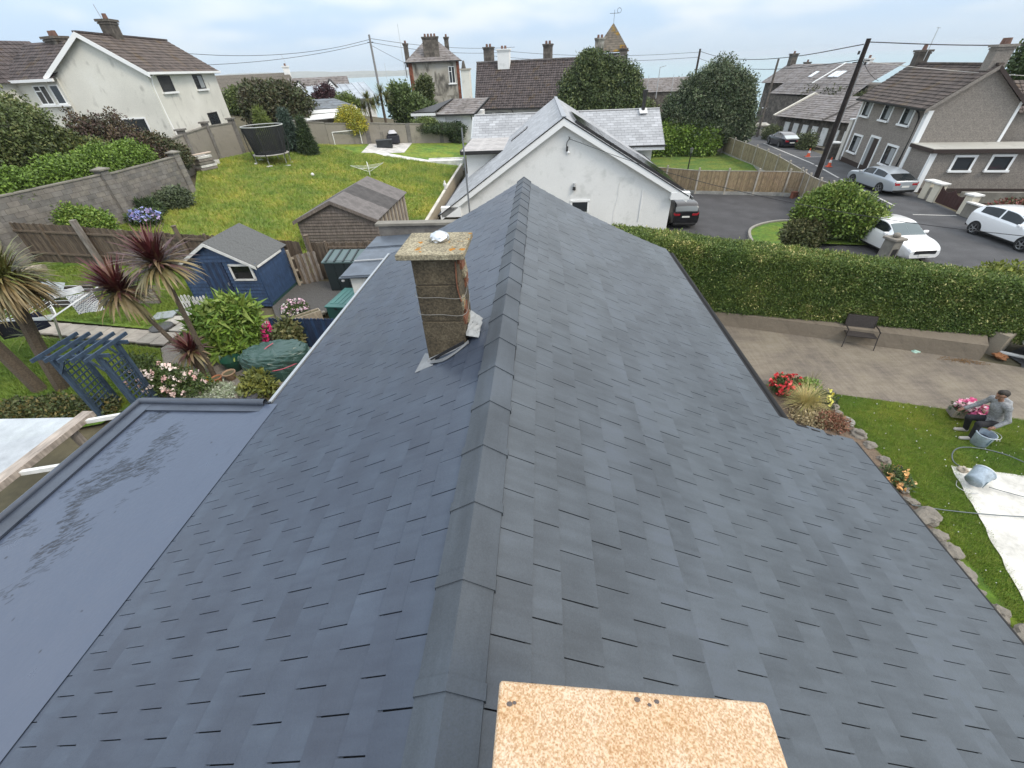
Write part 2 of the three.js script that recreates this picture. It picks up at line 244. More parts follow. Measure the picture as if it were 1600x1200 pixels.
// spread instances of a leaf cluster through a set of lobes [x, y, z, rx, ry, rz]
function scatter(name, parent, lobes, count, geo, m, colors, seed, { shell = 0.55, scale = [0.7, 1.3], lean = 0, ragged = 0.2 } = {}) {
  const R = rng(seed), vol = lobes.map((l) => Math.pow(l[3] * l[4] * l[5], 2 / 3)), sum = vol.reduce((a, b) => a + b, 0), pts = [];
  let tries = 0;
  while (pts.length < count && tries++ < count * 6) {
    let k = R() * sum, i = 0; while (k > vol[i] && i < lobes.length - 1) k -= vol[i++];
    const l = lobes[i], d = V(R() * 2 - 1, R() * 2 - 1, R() * 2 - 1); if (d.lengthSq() > 1 || d.lengthSq() < 0.01) continue; d.normalize();
    const q = mix(shell, 1, Math.sqrt(R())) * (1 + ragged * noise(d.x * 2.6 + i * 3, d.y * 2.6, d.z * 2.6 + seed) + ragged * 0.7 * noise(d.x * 6 + i, d.y * 6, d.z * 6 + seed));
    const p = [l[0] + d.x * l[3] * q, l[1] + d.y * l[4] * q, l[2] + d.z * l[5] * q];
    let deep = false; for (let j = 0; j < lobes.length; j++) if (j !== i) { const b = lobes[j], e = ((p[0] - b[0]) / b[3]) ** 2 + ((p[1] - b[1]) / b[4]) ** 2 + ((p[2] - b[2]) / b[5]) ** 2; if (e < 0.34) { deep = true; break; } }
    if (deep) continue; pts.push([p, d]);
  }
  const im = new THREE.InstancedMesh(geo, m, pts.length); im.name = name; im.castShadow = im.receiveShadow = true;
  pts.forEach(([p, d], i) => {
    dummy.position.set(...p); dummy.rotation.set(R() * 6.3, R() * 6.3, R() * 6.3); const s = mix(scale[0], scale[1], R()); dummy.scale.set(s, s, s); dummy.updateMatrix(); im.setMatrixAt(i, dummy.matrix);
    const c = colors[Math.min(colors.length - 1, Math.floor(Math.pow(R(), 1.2) * colors.length))], v = 0.8 + 0.4 * R(); tint.setRGB(c[0] * v, c[1] * v, c[2] * v); im.setColorAt(i, tint);
  });
  void lean; im.userData.kind = 'stuff'; parent.add(im); return im;
}
function limb(a, b, r0, r1, bend = 0.12, R = R0) { const A = V(...a), B = V(...b), m = A.clone().lerp(B, 0.5).add(V(rr(-1, 1, R), rr(-0.3, 0.3, R), rr(-1, 1, R)).multiplyScalar(A.distanceTo(B) * bend)); const c = new THREE.QuadraticBezierCurve3(A, m, B), n = 6, k = 7, T = [], ring = []; for (let i = 0; i <= n; i++) { const t = i / n, p = c.getPoint(t), tg = c.getTangent(t), u = V(0.3, 0.1, 1).cross(tg).normalize(), w = tg.clone().cross(u), r = mix(r0, r1, t), row = []; for (let j = 0; j < k; j++) { const th = j / k * Math.PI * 2; row.push(p.clone().addScaledVector(u, Math.cos(th) * r).addScaledVector(w, Math.sin(th) * r).toArray()); } ring.push(row); } for (let i = 0; i < n; i++) for (let j = 0; j < k; j++) { const a1 = ring[i][j], b1 = ring[i][(j + 1) % k], c1 = ring[i + 1][(j + 1) % k], d1 = ring[i + 1][j]; T.push([a1, b1, c1], [a1, c1, d1]); } return tris(T); }
const GREEN = { dark: [[0.035, 0.06, 0.018], [0.05, 0.08, 0.022], [0.028, 0.05, 0.02]], mid: [[0.06, 0.10, 0.025], [0.085, 0.125, 0.03], [0.045, 0.075, 0.02]], bright: [[0.14, 0.23, 0.03], [0.10, 0.18, 0.025], [0.20, 0.27, 0.05]], olive: [[0.10, 0.11, 0.035], [0.07, 0.085, 0.025], [0.14, 0.13, 0.05]], bronze: [[0.075, 0.045, 0.035], [0.10, 0.075, 0.035], [0.05, 0.05, 0.025]], yellow: [[0.42, 0.36, 0.03], [0.30, 0.30, 0.04], [0.22, 0.25, 0.04]], purple: [[0.05, 0.018, 0.025], [0.075, 0.03, 0.035], [0.035, 0.014, 0.02]], blue: [[0.05, 0.085, 0.06], [0.035, 0.06, 0.045]], hedge: [[0.075, 0.115, 0.02], [0.055, 0.09, 0.018], [0.11, 0.15, 0.03], [0.20, 0.22, 0.06]], silver: [[0.34, 0.38, 0.28], [0.42, 0.44, 0.36], [0.26, 0.32, 0.2]] };
function tree(name, label, pos, { h, trunkH, trunkR, lobes, n, leaf = LEAF.tree, colors = GREEN.dark, seed = 1, group }) {
  const t = thing(name, label, 'tree', pos, 0, group), R = rng(seed), g = [limb([0, -0.3, 0], [0, trunkH, 0], trunkR, trunkR * 0.7, 0.04, R)];
  for (const l of lobes) g.push(limb([0, trunkH * 0.85, 0], [l[0], l[1], l[2]], trunkR * 0.5, trunkR * 0.12, 0.15, R));
  part('trunk', g, ML.bark, t); scatter('crown', t, lobes, n, leaf, ML.leaf, colors, seed, { ragged: 0.42, scale: [0.55, 1.25] }); void h; return t;
}
function shrub(name, label, pos, lobes, n, leaf, colors, seed, { group, category = 'shrub', shell = 0.5, scale, ragged = 0.28 } = {}) {
  const t = thing(name, label, category, pos, 0, group), R = rng(seed), g = []; for (const l of lobes) g.push(limb([l[0] * 0.3, -0.1, l[2] * 0.3], [l[0], l[1] + l[4] * 0.3, l[2]], 0.035, 0.01, 0.2, R), limb([l[0] * 0.3, -0.1, l[2] * 0.3], [l[0] + l[3] * 0.5, l[1] + l[4] * 0.2, l[2] - l[5] * 0.3], 0.025, 0.008, 0.2, R));
  part('stem', g, ML.twig, t); scatter('foliage', t, lobes, n, leaf, ML.leaf, colors, seed, { shell, scale: scale ?? [0.7, 1.3], ragged }); return t;
}
function blossoms(parent, lobes, n, colors, seed, geo = LEAF.petal2, scale = [0.7, 1.2]) { return scatter('blossoms', parent, lobes, n, geo, ML.blossom, colors, seed, { shell: 0.92, scale }); }
// strap-leaved rosettes: cordyline, palm heads
function straps(n, len, wid, seed, colorsAt, { up = 0.9, droop = 1, base = 0.05 } = {}) {
  const R = rng(seed), pos = [], col = [];
  for (let i = 0; i < n; i++) {
    const az = R() * 6.283, el = mix(-0.75, 1.45, Math.pow(R(), up)), L = len * (0.75 + 0.4 * R()), seg = 5, c = colorsAt(el, R); let p = V(Math.cos(az) * base, R() * base * 3, Math.sin(az) * base), e = el;
    const s = V(-Math.sin(az), 0, Math.cos(az)), pts = [];
    for (let k = 0; k <= seed * 0 + seg; k++) { const t = k / seg, w = wid * (t < 0.25 ? 0.55 + t * 1.8 : 1.0 - Math.pow((t - 0.25) / 0.75, 2) * 0.96); pts.push([p.clone().addScaledVector(s, w / 2), p.clone().addScaledVector(s, -w / 2)]); p = p.clone().add(V(Math.cos(az) * Math.cos(e), Math.sin(e), Math.sin(az) * Math.cos(e)).multiplyScalar(L / seg)); e -= droop * 0.16 * (0.4 + R() * 0.9) * (1.3 - Math.abs(el) * 0.5); }
    for (let k = 0; k < seg; k++) { const [a, b] = pts[k], [d, e2] = pts[k + 1]; for (const q of [a, b, e2, a, e2, d]) { pos.push(q.x, q.y, q.z); const v = 0.85 + 0.3 * R(); col.push(c[0] * v, c[1] * v, c[2] * v); } }
  }
  const g = new THREE.BufferGeometry(); g.setAttribute('position', new THREE.BufferAttribute(new Float32Array(pos), 3)); g.setAttribute('uv', new THREE.BufferAttribute(new Float32Array(pos.length / 3 * 2), 2)); g.setAttribute('color', new THREE.BufferAttribute(new Float32Array(col), 3)); g.computeVertexNormals(); return g;
}
ML.strap = mat([1, 1, 1], 0.5, { side: THREE.DoubleSide, vertexColors: true });
function rawMesh(name, g, m, parent) { const o = new THREE.Mesh(g, m); o.name = name; o.castShadow = o.receiveShadow = true; parent.add(o); return o; }
// grass tufts over a polygon
function tuft(n, h, seed) { const R = rng(seed), T = []; for (let i = 0; i < n; i++) { const a = R() * 6.28, x = (R() - 0.5) * 0.1, z = (R() - 0.5) * 0.1, l = h * (0.6 + 0.7 * R()), w = 0.0045, dx = Math.cos(a) * l * 0.5, dz = Math.sin(a) * l * 0.5, sx = -Math.sin(a) * w, sz = Math.cos(a) * w; T.push([[x + sx, 0, z + sz], [x - sx, 0, z - sz], [x + dx, l, z + dz]]); } return tris(T); }
function inside(poly, x, z) { let c = false; for (let i = 0, j = poly.length - 1; i < poly.length; j = i++) { const a = poly[i], b = poly[j]; if ((a[1] > z) !== (b[1] > z) && x < (b[0] - a[0]) * (z - a[1]) / (b[1] - a[1]) + a[0]) c = !c; } return c; }
function grassOn(poly, n, label, colors, seed, { h = 0.05, blades = 10, y = -0.02, scale = [0.7, 1.5], avoid } = {}) {
  const R = rng(seed), xs = poly.map((p) => p[0]), zs = poly.map((p) => p[1]), x0 = Math.min(...xs), x1 = Math.max(...xs), z0 = Math.min(...zs), z1 = Math.max(...zs), P = []; let k = 0;
  while (P.length < n && k++ < n * 5) { const x = mix(x0, x1, R()), z = mix(z0, z1, R()); if (inside(poly, x, z) && !(avoid && avoid(x, z))) P.push([x, z]); }
  const im = new THREE.InstancedMesh(tuft(blades, h, seed), ML.leaf, P.length); im.name = numbered('grass'); im.userData = { kind: 'stuff', label, category: 'grass' }; im.receiveShadow = true;
  P.forEach(([x, z], i) => { dummy.position.set(x, terrain(x, z) + y, z); dummy.rotation.set(0, R() * 6.3, 0); const s = mix(...scale, R()); dummy.scale.set(s, s * (0.7 + 0.6 * R()), s); dummy.updateMatrix(); im.setMatrixAt(i, dummy.matrix); const c = colors[Math.floor(R() * colors.length)], pt = 1 + 0.5 * fbm(x * 0.6, z * 0.6, 4.4, 3), v = (0.8 + 0.4 * R()) * pt; tint.setRGB(c[0] * v * pt, c[1] * v, c[2] * v); im.setColorAt(i, tint); });
  scene.add(im); return im;
}
// ---------------------------------------------------------------- the slate-roofed bungalow in front
const MH = {};
TX.slate = dataTex(512, 1.9, (u, v, r) => { const st = tnoise(u, v * 0.125, 48, 3.1, 3), b = tnoise(u, v, 6, 8.2, 4); const k = 0.9 + 0.10 * st + 0.16 * b + (r() - 0.5) * 0.05; return [k, k * (1 + 0.02 * b), k * (1.01 - 0.02 * st)]; });
TX.slateR = dataTex(512, 2.3, (u, v, r) => { const st = tnoise(u, v * 0.125, 40, 5.3, 3), b = tnoise(u, v, 5, 1.2, 5); const k = 0.92 + 0.16 * st + 0.24 * b + (r() - 0.5) * 0.09; return [k * 1.01, k * 1.01, k * 0.99]; });
TX.slateGloss = dataTex(256, 3.3, (u, v, r) => gray(0.66 + 0.35 * tnoise(u, v, 6, 4.1, 4) + (r() - 0.5) * 0.05), false);
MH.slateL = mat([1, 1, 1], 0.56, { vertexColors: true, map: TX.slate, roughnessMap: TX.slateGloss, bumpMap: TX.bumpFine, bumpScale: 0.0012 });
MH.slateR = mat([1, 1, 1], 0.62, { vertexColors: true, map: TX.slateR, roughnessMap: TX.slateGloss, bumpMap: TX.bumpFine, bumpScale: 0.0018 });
MH.under = mat([0.015, 0.016, 0.02], 0.9);
MH.ridge = mat([0.072, 0.086, 0.108], 0.6, { map: TX.slateR, bumpMap: TX.bumpFine, bumpScale: 0.002 });
MH.felt = mat([0.055, 0.068, 0.095], 0.5, { map: respaced(TX.mottle, 3), roughnessMap: TX.slateGloss, bumpMap: TX.bumpSoft, bumpScale: 0.012 });
MH.wall = mat([0.55, 0.53, 0.48], 0.95, { map: TX.render });
MH.gutter = mat([0.005, 0.005, 0.006], 0.8);
MH.lead = mat([0.36, 0.37, 0.38], 0.55, { metalness: 0.25, map: TX.mottle });
TX.harl = dataTex(512, 0.8, (u, v, r) => { const b = tnoise(u, v, 5, 2.6, 4), s = tnoise(u, v, 60, 4.9, 2), q = r(); const k = 0.74 + 0.3 * b + 0.5 * s + (q - 0.5) * 0.24; return [k * 1.03, k * 0.99, k * 0.9]; });
MH.harl = mat([0.135, 0.118, 0.094], 1, { map: TX.harl, bumpMap: TX.bumpFine, bumpScale: 0.006 });
TX.cap = dataTex(512, 1, (u, v, r) => { const b = tnoise(u, v, 6, 2.6, 4), s = tnoise(u, v, 80, 4.9, 2), k = 0.8 + 0.2 * b + 0.6 * s + (r() - 0.5) * 0.2; const l = ss(0.15, 0.21, tnoise(u, v, 9, 12.7, 4) - 0.03 - 0.25 * Math.abs(v - 0.35)); return [mix(k, 0.95, l * 0.9), mix(k * 0.97, 0.62, l * 0.9), mix(k * 0.88, 0.12, l * 0.9)]; });
MH.cap = mat([0.40, 0.375, 0.32], 1, { map: TX.cap, bumpMap: TX.bumpFine, bumpScale: 0.006 });
TX.grit = dataTex(512, 0.42, (u, v, r) => { const s = tnoise(u, v, 120, 4.9, 2), b = tnoise(u, v, 4, 1.5, 5), d = clamp(0.35 - s * 1.7); return [0.98 + 0.06 * b - 0.24 * d + (r() - 0.5) * 0.05, 0.95 + 0.12 * b - 0.32 * d + (r() - 0.5) * 0.05, 0.9 + 0.2 * b - 0.4 * d + (r() - 0.5) * 0.05]; });
MH.sandCap = mat([0.62, 0.50, 0.39], 0.95, { map: TX.grit, bumpMap: TX.bumpFine, bumpScale: 0.004 });

const RY = 5.955, fall = (s) => 0.565 * s - 0.0235 * s * s;
const house = thing('slate_roofed_house', 'house with freshly painted blue-grey slate roof filling the foreground', 'house');
part('wall', [bx(6.9, 4.1, 14.2, 0.05, 2.05, -3.3), bx(1.0, 3.6, 8.1, 4.0, 1.8, -0.1), ext([[-3.4, 4.1], [3.5, 4.1], [0.03, 5.86]], 14.0).translate(0, 0, -10.35)], MH.wall, house);
{
  const roof = grp('roof', house), R = rng(4), eye = camera.position;
  const courses = []; // arc positions
  const prof = []; for (let s = 0, a = 0, px = 0, py = 0; s <= 4.9; s += 0.005) { const y = -fall(s); a += Math.hypot(s - px, y - py); prof.push([a, s, y]); px = s; py = y; }
  const at = (a) => { let lo = 0, hi = prof.length - 1; while (hi - lo > 1) { const m = (lo + hi) >> 1; if (prof[m][0] < a) lo = m; else hi = m; } const t = (a - prof[lo][0]) / (prof[hi][0] - prof[lo][0]); return [mix(prof[lo][1], prof[hi][1], t), mix(prof[lo][2], prof[hi][2], t)]; };
  const slates = [];
  for (const side of [1, -1]) {
    const edge = side > 0 ? 4.74 : 3.6; let a = 0.10, k = 0;
    const gauges = side > 0 ? [0.30, 0.19, 0.25] : [0.29, 0.175, 0.235];
    while (true) {
      const gauge = gauges[k] ?? 0.243, top = at(Math.max(0, a - 0.03)), bot = at(a + gauge); if (bot[0] > edge + 0.05) break;
      const off = (k % 2) * 0.149 + rr(-0.012, 0.012, R), wide = 0.298;
      for (let z = -10.66 - off; z < 2.2; z += wide) {
        let z0 = Math.max(z + 0.0036, -10.64), z1 = z + wide - 0.0036; if (z1 - z0 < 0.05) continue;
        if (side > 0 && bot[0] > 3.72 && z0 < -4.30) { if (z1 < -4.26) continue; z0 = -4.30; if (z1 - z0 < 0.06) continue; }
        if (side < 0 && top[0] > 3.42 && z1 > -4.3) continue;
        slates.push({ side, z0, z1, top, bot, k, tone: 0, u: a });
      }
      a += gauge; k++;
    }
  }
  const mk = (s) => {
    const t = 0.010, l0 = 0.004 + rr(0, 0.0025, R), l1 = l0 + 0.0105 + rr(-0.0006, 0.0014, R), tw = rr(-0.0008, 0.0008, R), sk = rr(-0.001, 0.001, R);
    const d = Math.hypot(s.bot[0] - s.top[0], s.bot[1] - s.top[1]), nx = -(s.bot[1] - s.top[1]) / d, ny = (s.bot[0] - s.top[0]) / d;
    const pt = (e, z, lift) => [s.side * (e[0] + nx * lift), RY + e[1] + ny * lift, z];
    const A = pt(s.top, s.z0, l0), B = pt(s.top, s.z1, l0), C = pt(s.bot, s.z1 + sk, l1 + tw), D = pt(s.bot, s.z0 + sk, l1 - tw), low = (p, q) => pt(q === 0 ? s.top : s.bot, p[2], (q === 0 ? l0 : l1) - t);
    const a = low(A, 0), b = low(B, 0), c = low(C, 1), e = low(D, 1), f = (p, q, r, w) => [[p, q, r], [p, r, w]];
    let T = [...f(A, B, C, D), ...f(D, C, c, e), ...f(A, D, e, a), ...f(B, b, c, C)];
    if (s.side < 0) T = T.map((x) => [x[0], x[2], x[1]]);
    const g = tris(T), p = g.attributes.position, uv = g.attributes.uv, col = new Float32Array(p.count * 3);
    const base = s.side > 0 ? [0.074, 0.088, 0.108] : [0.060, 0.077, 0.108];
    const zc = (s.z0 + s.z1) / 2, patch = fbm(zc * 0.35 + 9, s.u * 0.5 + s.side, 3.3, 3);
    const tone = 1 + rr(-0.028, 0.028, R) + patch * 0.16 + (R() < 0.025 ? 0.10 : 0);
    for (let i = 0; i < p.count; i++) { uv.setXY(i, p.getZ(i) + (s.k * 0.37 % 1), s.side * Math.hypot(p.getX(i), (p.getY(i) - RY)) + s.side * 3); col.set([base[0] * tone, base[1] * tone, base[2] * tone * (1 - patch * 0.05)], i * 3); }
    // the texture runs down the slope: u across (z), v down
    g.setAttribute('color', new THREE.BufferAttribute(col, 3)); return g;
  };
  const F = new THREE.Vector3(); camera.updateMatrixWorld();
  const inv = camera.matrixWorld.clone().invert(), tan = Math.tan(camera.fov * Math.PI / 360);
  for (const s of slates) { F.set(s.side * s.bot[0], RY + s.bot[1], (s.z0 + s.z1) / 2); const d = F.distanceTo(eye); F.applyMatrix4(inv); const vis = F.z < -0.1 && Math.abs(F.x) < -F.z * tan * 4 / 3 * 1.02 && Math.abs(F.y) < -F.z * tan * 1.02; s.rank = vis ? d : 1000 + d; }
  slates.sort((a, b) => a.rank - b.rank);
  const rest = { 1: [], '-1': [] };
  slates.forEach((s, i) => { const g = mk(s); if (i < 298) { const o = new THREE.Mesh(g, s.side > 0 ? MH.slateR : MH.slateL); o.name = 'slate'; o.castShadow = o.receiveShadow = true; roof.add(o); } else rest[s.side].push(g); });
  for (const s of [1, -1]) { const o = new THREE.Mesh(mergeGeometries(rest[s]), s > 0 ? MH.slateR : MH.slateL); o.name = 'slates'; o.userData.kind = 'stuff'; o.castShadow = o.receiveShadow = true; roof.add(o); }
  // underlay just beneath the slates
  const U = []; for (const side of [1, -1]) for (let i = 0; i < 24; i++) { const s0 = i / 24 * 3.66, s1 = (i + 1) / 24 * 3.66, q = (s, z) => [side * s, RY - fall(s) - 0.012, z]; const a = q(s0, -10.6), b = q(s0, 2.2), c = q(s1, 2.2), d = q(s1, -10.6); U.push(...(side > 0 ? [[a, b, c], [a, c, d]] : [[a, c, b], [a, d, c]])); }
  for (let i = 0; i < 8; i++) { const s0 = 3.66 + i / 8 * 1.04, s1 = 3.66 + (i + 1) / 8 * 1.04, q = (s, z) => [s, RY - fall(s) - 0.012, z]; U.push([q(s0, -4.27), q(s0, 2.2), q(s1, 2.2)], [q(s0, -4.27), q(s1, 2.2), q(s1, -4.27)]); }
  part('roof_underlay', [tris(U)], MH.under, roof);
  // ridge tiles
  for (let i = 0; i < 27; i++) {
    const z1 = 1.77 - i * 0.476 + rr(-0.006, 0.006, R), L = i === 26 ? 0.3 : 0.476; if (z1 - L < -10.75) break;
    const seg = (w, th, y, za, zb) => { const sl = 0.60, out = [[-w, -w * sl], [0, 0.012], [w, -w * sl], [w, -w * sl - th], [0, -th], [-w, -w * sl - th]]; return ext(out, Math.abs(zb - za)).translate(0, y, Math.min(za, zb)); };
    const w = 0.155 + rr(-0.004, 0.004, R), y = 6.0 + rr(-0.003, 0.003, R);
    const rt = part('ridge_tile', [seg(w, 0.024, y, z1 - 0.003, z1 - L + 0.045)], MH.ridge, roof);
    part('ridge_joint', [seg(w + 0.009, 0.036, y + 0.010, z1 - L + 0.052, z1 - L - 0.012)], MH.ridge, roof);
    part('ridge_gap_shade', [seg(w + 0.005, 0.02, y - 0.03, z1, z1 - L)], MH.under, roof); void rt;  // near-black strip painting the shaded gap between ridge edge and slates
  }
  // eaves
  part('gutter', [tube([[3.77, RY - fall(3.7) - 0.09, -10.62], [3.77, RY - fall(3.7) - 0.09, -4.32]], 0.05, 2, 8), bx(0.03, 0.16, 6.3, 3.68, RY - fall(3.68) - 0.1, -7.47)], MH.gutter, house);
  part('gutter', [tube([[4.78, RY - fall(4.72) - 0.08, -4.28], [4.78, RY - fall(4.72) - 0.08, 2.2]], 0.055, 2, 8), bx(0.03, 0.16, 6.4, 4.68, RY - fall(4.68) - 0.1, -1.0), bx(1.0, 0.14, 0.03, 4.2, RY - fall(4.2) - 0.06, -4.24, 0, 0, -0.36)], MH.gutter, house);
  part('eaves_strip', [bx(0.05, 0.05, 6.3, -3.66, RY - fall(3.6) - 0.02, -7.5), bx(0.03, 0.16, 6.3, -3.58, RY - fall(3.6) - 0.11, -7.5)], mat([0.30, 0.33, 0.36], 0.5), house);
  part('bargeboard', [slab([0, RY - 0.12, -10.61], [3.72, RY - fall(3.72) - 0.1, -10.61], [3.72, RY - fall(3.72) - 0.3, -10.61], [0, RY - 0.34, -10.61], 0.03), slab([0, RY - 0.12, -10.58], [0, RY - 0.34, -10.58], [-3.6, RY - fall(3.6) - 0.3, -10.58], [-3.6, RY - fall(3.6) - 0.1, -10.58], 0.03)], mat([0.05, 0.055, 0.065], 0.6), house);
}
{ // flat roof of the extension
  const f = grp('flat_roof', house), y0 = 4.27, x0 = -5.55, x1 = -3.42, n = 26, m = 60, T = [];
  const q = (i, j) => { const x = mix(x0, x1, i / n), z = mix(-4.36, 2.4, j / m); const h = y0 + 0.046 * ss(-3.9, -3.42, x) + 0.008 * noise(x * 1.3, z * 1.3) * ss(-3.42, -3.7, x); return [x, h, z]; };
  for (let i = 0; i < n; i++) for (let j = 0; j < m; j++) { const a = q(i, j), b = q(i, j + 1), c = q(i + 1, j + 1), d = q(i + 1, j); T.push([a, b, c], [a, c, d]); }
  TX.felt = dataTex(1024, 6.8, (u, v, r) => { const X = u * 6.8, Z = v * 6.8; const b = tnoise(u, v, 7, 3.3, 4); const scuff = ss(0.02, 0.2, tnoise(u, v, 60, 6.2, 3)); void Z; void X; const k = 0.97 + 0.14 * b + (r() - 0.5) * 0.03; return [k, k, k].map((t, i) => t - 0.0 * scuff * i); });
  // worn dark scuffs: a band where the coat has dragged, following the roof's outer half
  const c = document.createElement('canvas'); c.width = 512; c.height = 1024; const g = c.getContext('2d'); g.fillStyle = '#ffffff'; g.fillRect(0, 0, 512, 1024);
  const R = rng(77); for (let i = 0; i < 7600; i++) { const v = R(), cx = mix(0.2, 0.34, v) + 0.1 * Math.sin(v * 9); const u = cx + 0.02 + (R() + R() - 1) * 0.24; if (fbm(u * 6, v * 12, 1.1, 3) < -0.02) continue; const L = 4 + R() * 16, th = -0.55 + (R() - 0.5) * 0.7; g.strokeStyle = `rgba(30,36,50,${0.14 + R() * 0.38})`; g.lineWidth = 1 + R() * 2.2; g.beginPath(); g.moveTo(u * 512, v * 1024); g.quadraticCurveTo(u * 512 + Math.cos(th) * L * 0.5 + R() * 3, v * 1024 + Math.sin(th) * L * 0.5 + R() * 3, u * 512 + Math.cos(th) * L, v * 1024 + Math.sin(th) * L); g.stroke(); }
  for (let i = 0; i < 40; i++) { g.fillStyle = 'rgba(20,24,34,0.5)'; g.beginPath(); g.ellipse(R() * 512, R() * 1024, 1 + R() * 2, 1 + R() * 2, 0, 0, 7); g.fill(); }
  const t = new THREE.CanvasTexture(c); t.colorSpace = THREE.SRGBColorSpace; t.flipY = false; t.magFilter = THREE.LinearFilter;
  const fm = mat([0.064, 0.082, 0.122], 0.52, { map: t, roughnessMap: TX.slateGloss.clone(), bumpMap: TX.bumpSoft.clone(), bumpScale: 0.012 }); fm.roughnessMap.repeat.set(1, 3); fm.bumpMap.repeat.set(2, 6);
  const gg = tris(T), p = gg.attributes.position; for (let i = 0; i < p.count; i++) gg.attributes.uv.setXY(i, (p.getX(i) - x0) / (x1 - x0), (p.getZ(i) + 4.36) / 6.76);
  gg.computeVertexNormals();
  const sm = new THREE.Mesh(gg, fm); sm.name = 'felt_sheet'; sm.receiveShadow = sm.castShadow = true; f.add(sm);
  part('edge_trim', [tube([[-5.57, 4.31, -4.40], [-3.62, 4.32, -4.38]], 0.055, 4, 8), bx(1.95, 0.03, 0.2, -4.6, 4.285, -4.31), tube([[-5.6, 4.31, -4.42], [-5.6, 4.30, 2.4]], 0.045, 4, 8), bx(0.26, 0.025, 6.7, -5.5, 4.29, -1.0)], MH.felt, f);
  part('drip_fascia', [bx(0.03, 0.22, 6.8, -5.63, 4.17, -1.0), bx(2.05, 0.22, 0.03, -4.62, 4.17, -4.44)], mat([0.05, 0.06, 0.075], 0.6), f);
  part('extension_wall', [bx(2.0, 4.1, 6.6, -4.55, 2.05, -1.05)], MH.wall, house);
}
{ // rendered chimney on the far slope
  const ch = grp('chimney', house), x0 = -0.836, x1 = -0.396, zf = -3.72, zb = -4.20, xc = (x0 + x1) / 2, zc = (zf + zb) / 2;
  const ys = [5.2, 6.02, 6.42, 6.69]; // cracked lifts of render
  for (let i = 0; i < 3; i++) part('render_lift', [rbx(x1 - x0 - i * 0.004, ys[i + 1] - ys[i] - 0.008, zf - zb, 0.01, xc, (ys[i] + ys[i + 1]) / 2, zc)], MH.harl, ch);
  part('brick_core', [bx(x1 - x0 - 0.03, 1.45, zf - zb - 0.03, xc, 5.95, zc)], mat([0.08, 0.06, 0.05], 1), ch);
  part('cap', [rbx(0.64, 0.055, 0.64, 0.008, -0.63, 6.728, -3.965)], MH.cap, ch);
  const fo = new THREE.IcosahedronGeometry(0.095, 3), fp = fo.attributes.position; for (let i = 0; i < fp.count; i++) { const v = V().fromBufferAttribute(fp, i), k = 1 + 0.22 * noise(v.x * 30, v.y * 30, v.z * 30); fp.setXYZ(i, v.x * k, Math.max(-0.03, v.y * 0.62 * k), v.z * k); } fo.computeVertexNormals();
  part('foil_wrapped_pot', [fresh(fo).translate(-0.60, 6.785, -4.03)], mat([0.62, 0.63, 0.64], 0.32, { metalness: 0.85, flatShading: true }), ch, 'chimney pot wrapped in crumpled silver foil');
  const wire = mat([0.28, 0.27, 0.25], 0.5, { metalness: 0.5 });
  for (const y of [6.30, 6.11]) part('strap_wire', [tube([[x0 - 0.004, y, zb], [x0 - 0.006, y + 0.005, zf + 0.006], [xc, y - 0.004, zf + 0.008], [x1 + 0.008, y - 0.012, zf + 0.006], [x1 + 0.008, y, zb]], 0.003, 26, 5)], wire, ch);
  const rust = mat([0.24, 0.10, 0.055], 0.95, { map: TX.rough }), Rr = rng(5);
  for (let i = 0; i < 9; i++) { const y = 5.95 + i * 0.085; part('broken_brick', [bx(0.02 + Rr() * 0.016, 0.05 + Rr() * 0.09, 0.07 + Rr() * 0.16, x1 + 0.004, y, zf - 0.06 - Rr() * 0.3, 0, rr(-0.3, 0.3, Rr), rr(-0.2, 0.2, Rr))], i % 3 ? rust : MH.cap, ch, i ? undefined : 'spalled red brick showing through broken render'); }
  part('rust_bar', [tube([[x1 - 0.01, 6.66, zf + 0.006], [x1 - 0.02, 6.4, zf + 0.008], [x1 + 0.004, 6.25, zf + 0.008]], 0.008, 8, 5)], rust, ch);
  const sl = (x) => RY - fall(Math.abs(x)) + 0.018;
  part('flashing', [slab([x0 - 0.16, sl(x0 - 0.16), zf + 0.10], [x0 + 0.06, sl(x0 + 0.06), zf + 0.12], [x0 + 0.08, sl(x0 + 0.08) + 0.02, zf - 0.05], [x0 - 0.10, sl(x0 - 0.10) + 0.03, zf - 0.2], 0.006), slab([x0 - 0.02, sl(x0), zf + 0.015], [x1 + 0.03, sl(x1), zf + 0.015], [x1 + 0.03, sl(x1) + 0.035, zf + 0.006], [x0 - 0.02, sl(x0) + 0.035, zf + 0.006], 0.005)], MH.lead, ch);
  { const T = [], n = 8, m = 6, P = (i, j) => { const u = i / n, v = j / m; return [x1 + 0.012 + v * 0.13 + 0.02 * noise(u * 5, v * 5, 2), sl(x1 + v * 0.13) + 0.015 + (1 - v) * 0.16 * (0.6 + 0.5 * u) + 0.03 * noise(u * 7, v * 6, 8), zf + 0.02 - u * 0.42]; }; for (let i = 0; i < n; i++) for (let j = 0; j < m; j++) T.push([P(i, j), P(i, j + 1), P(i + 1, j + 1)], [P(i, j), P(i + 1, j + 1), P(i + 1, j)]); part('flashing', [tris(T)], mat([0.40, 0.42, 0.43], 0.5, { metalness: 0.2, side: THREE.DoubleSide, map: TX.mottle }), ch, 'crumpled grey lead flashing lifting from the slates'); }
  part('dark_gap', [bx(x1 - x0 + 0.02, 0.03, 0.03, xc, 5.66, zf + 0.0, 0, 0, 0.53)], MH.under, ch);
  const cab = mat([0.16, 0.17, 0.18], 0.5);
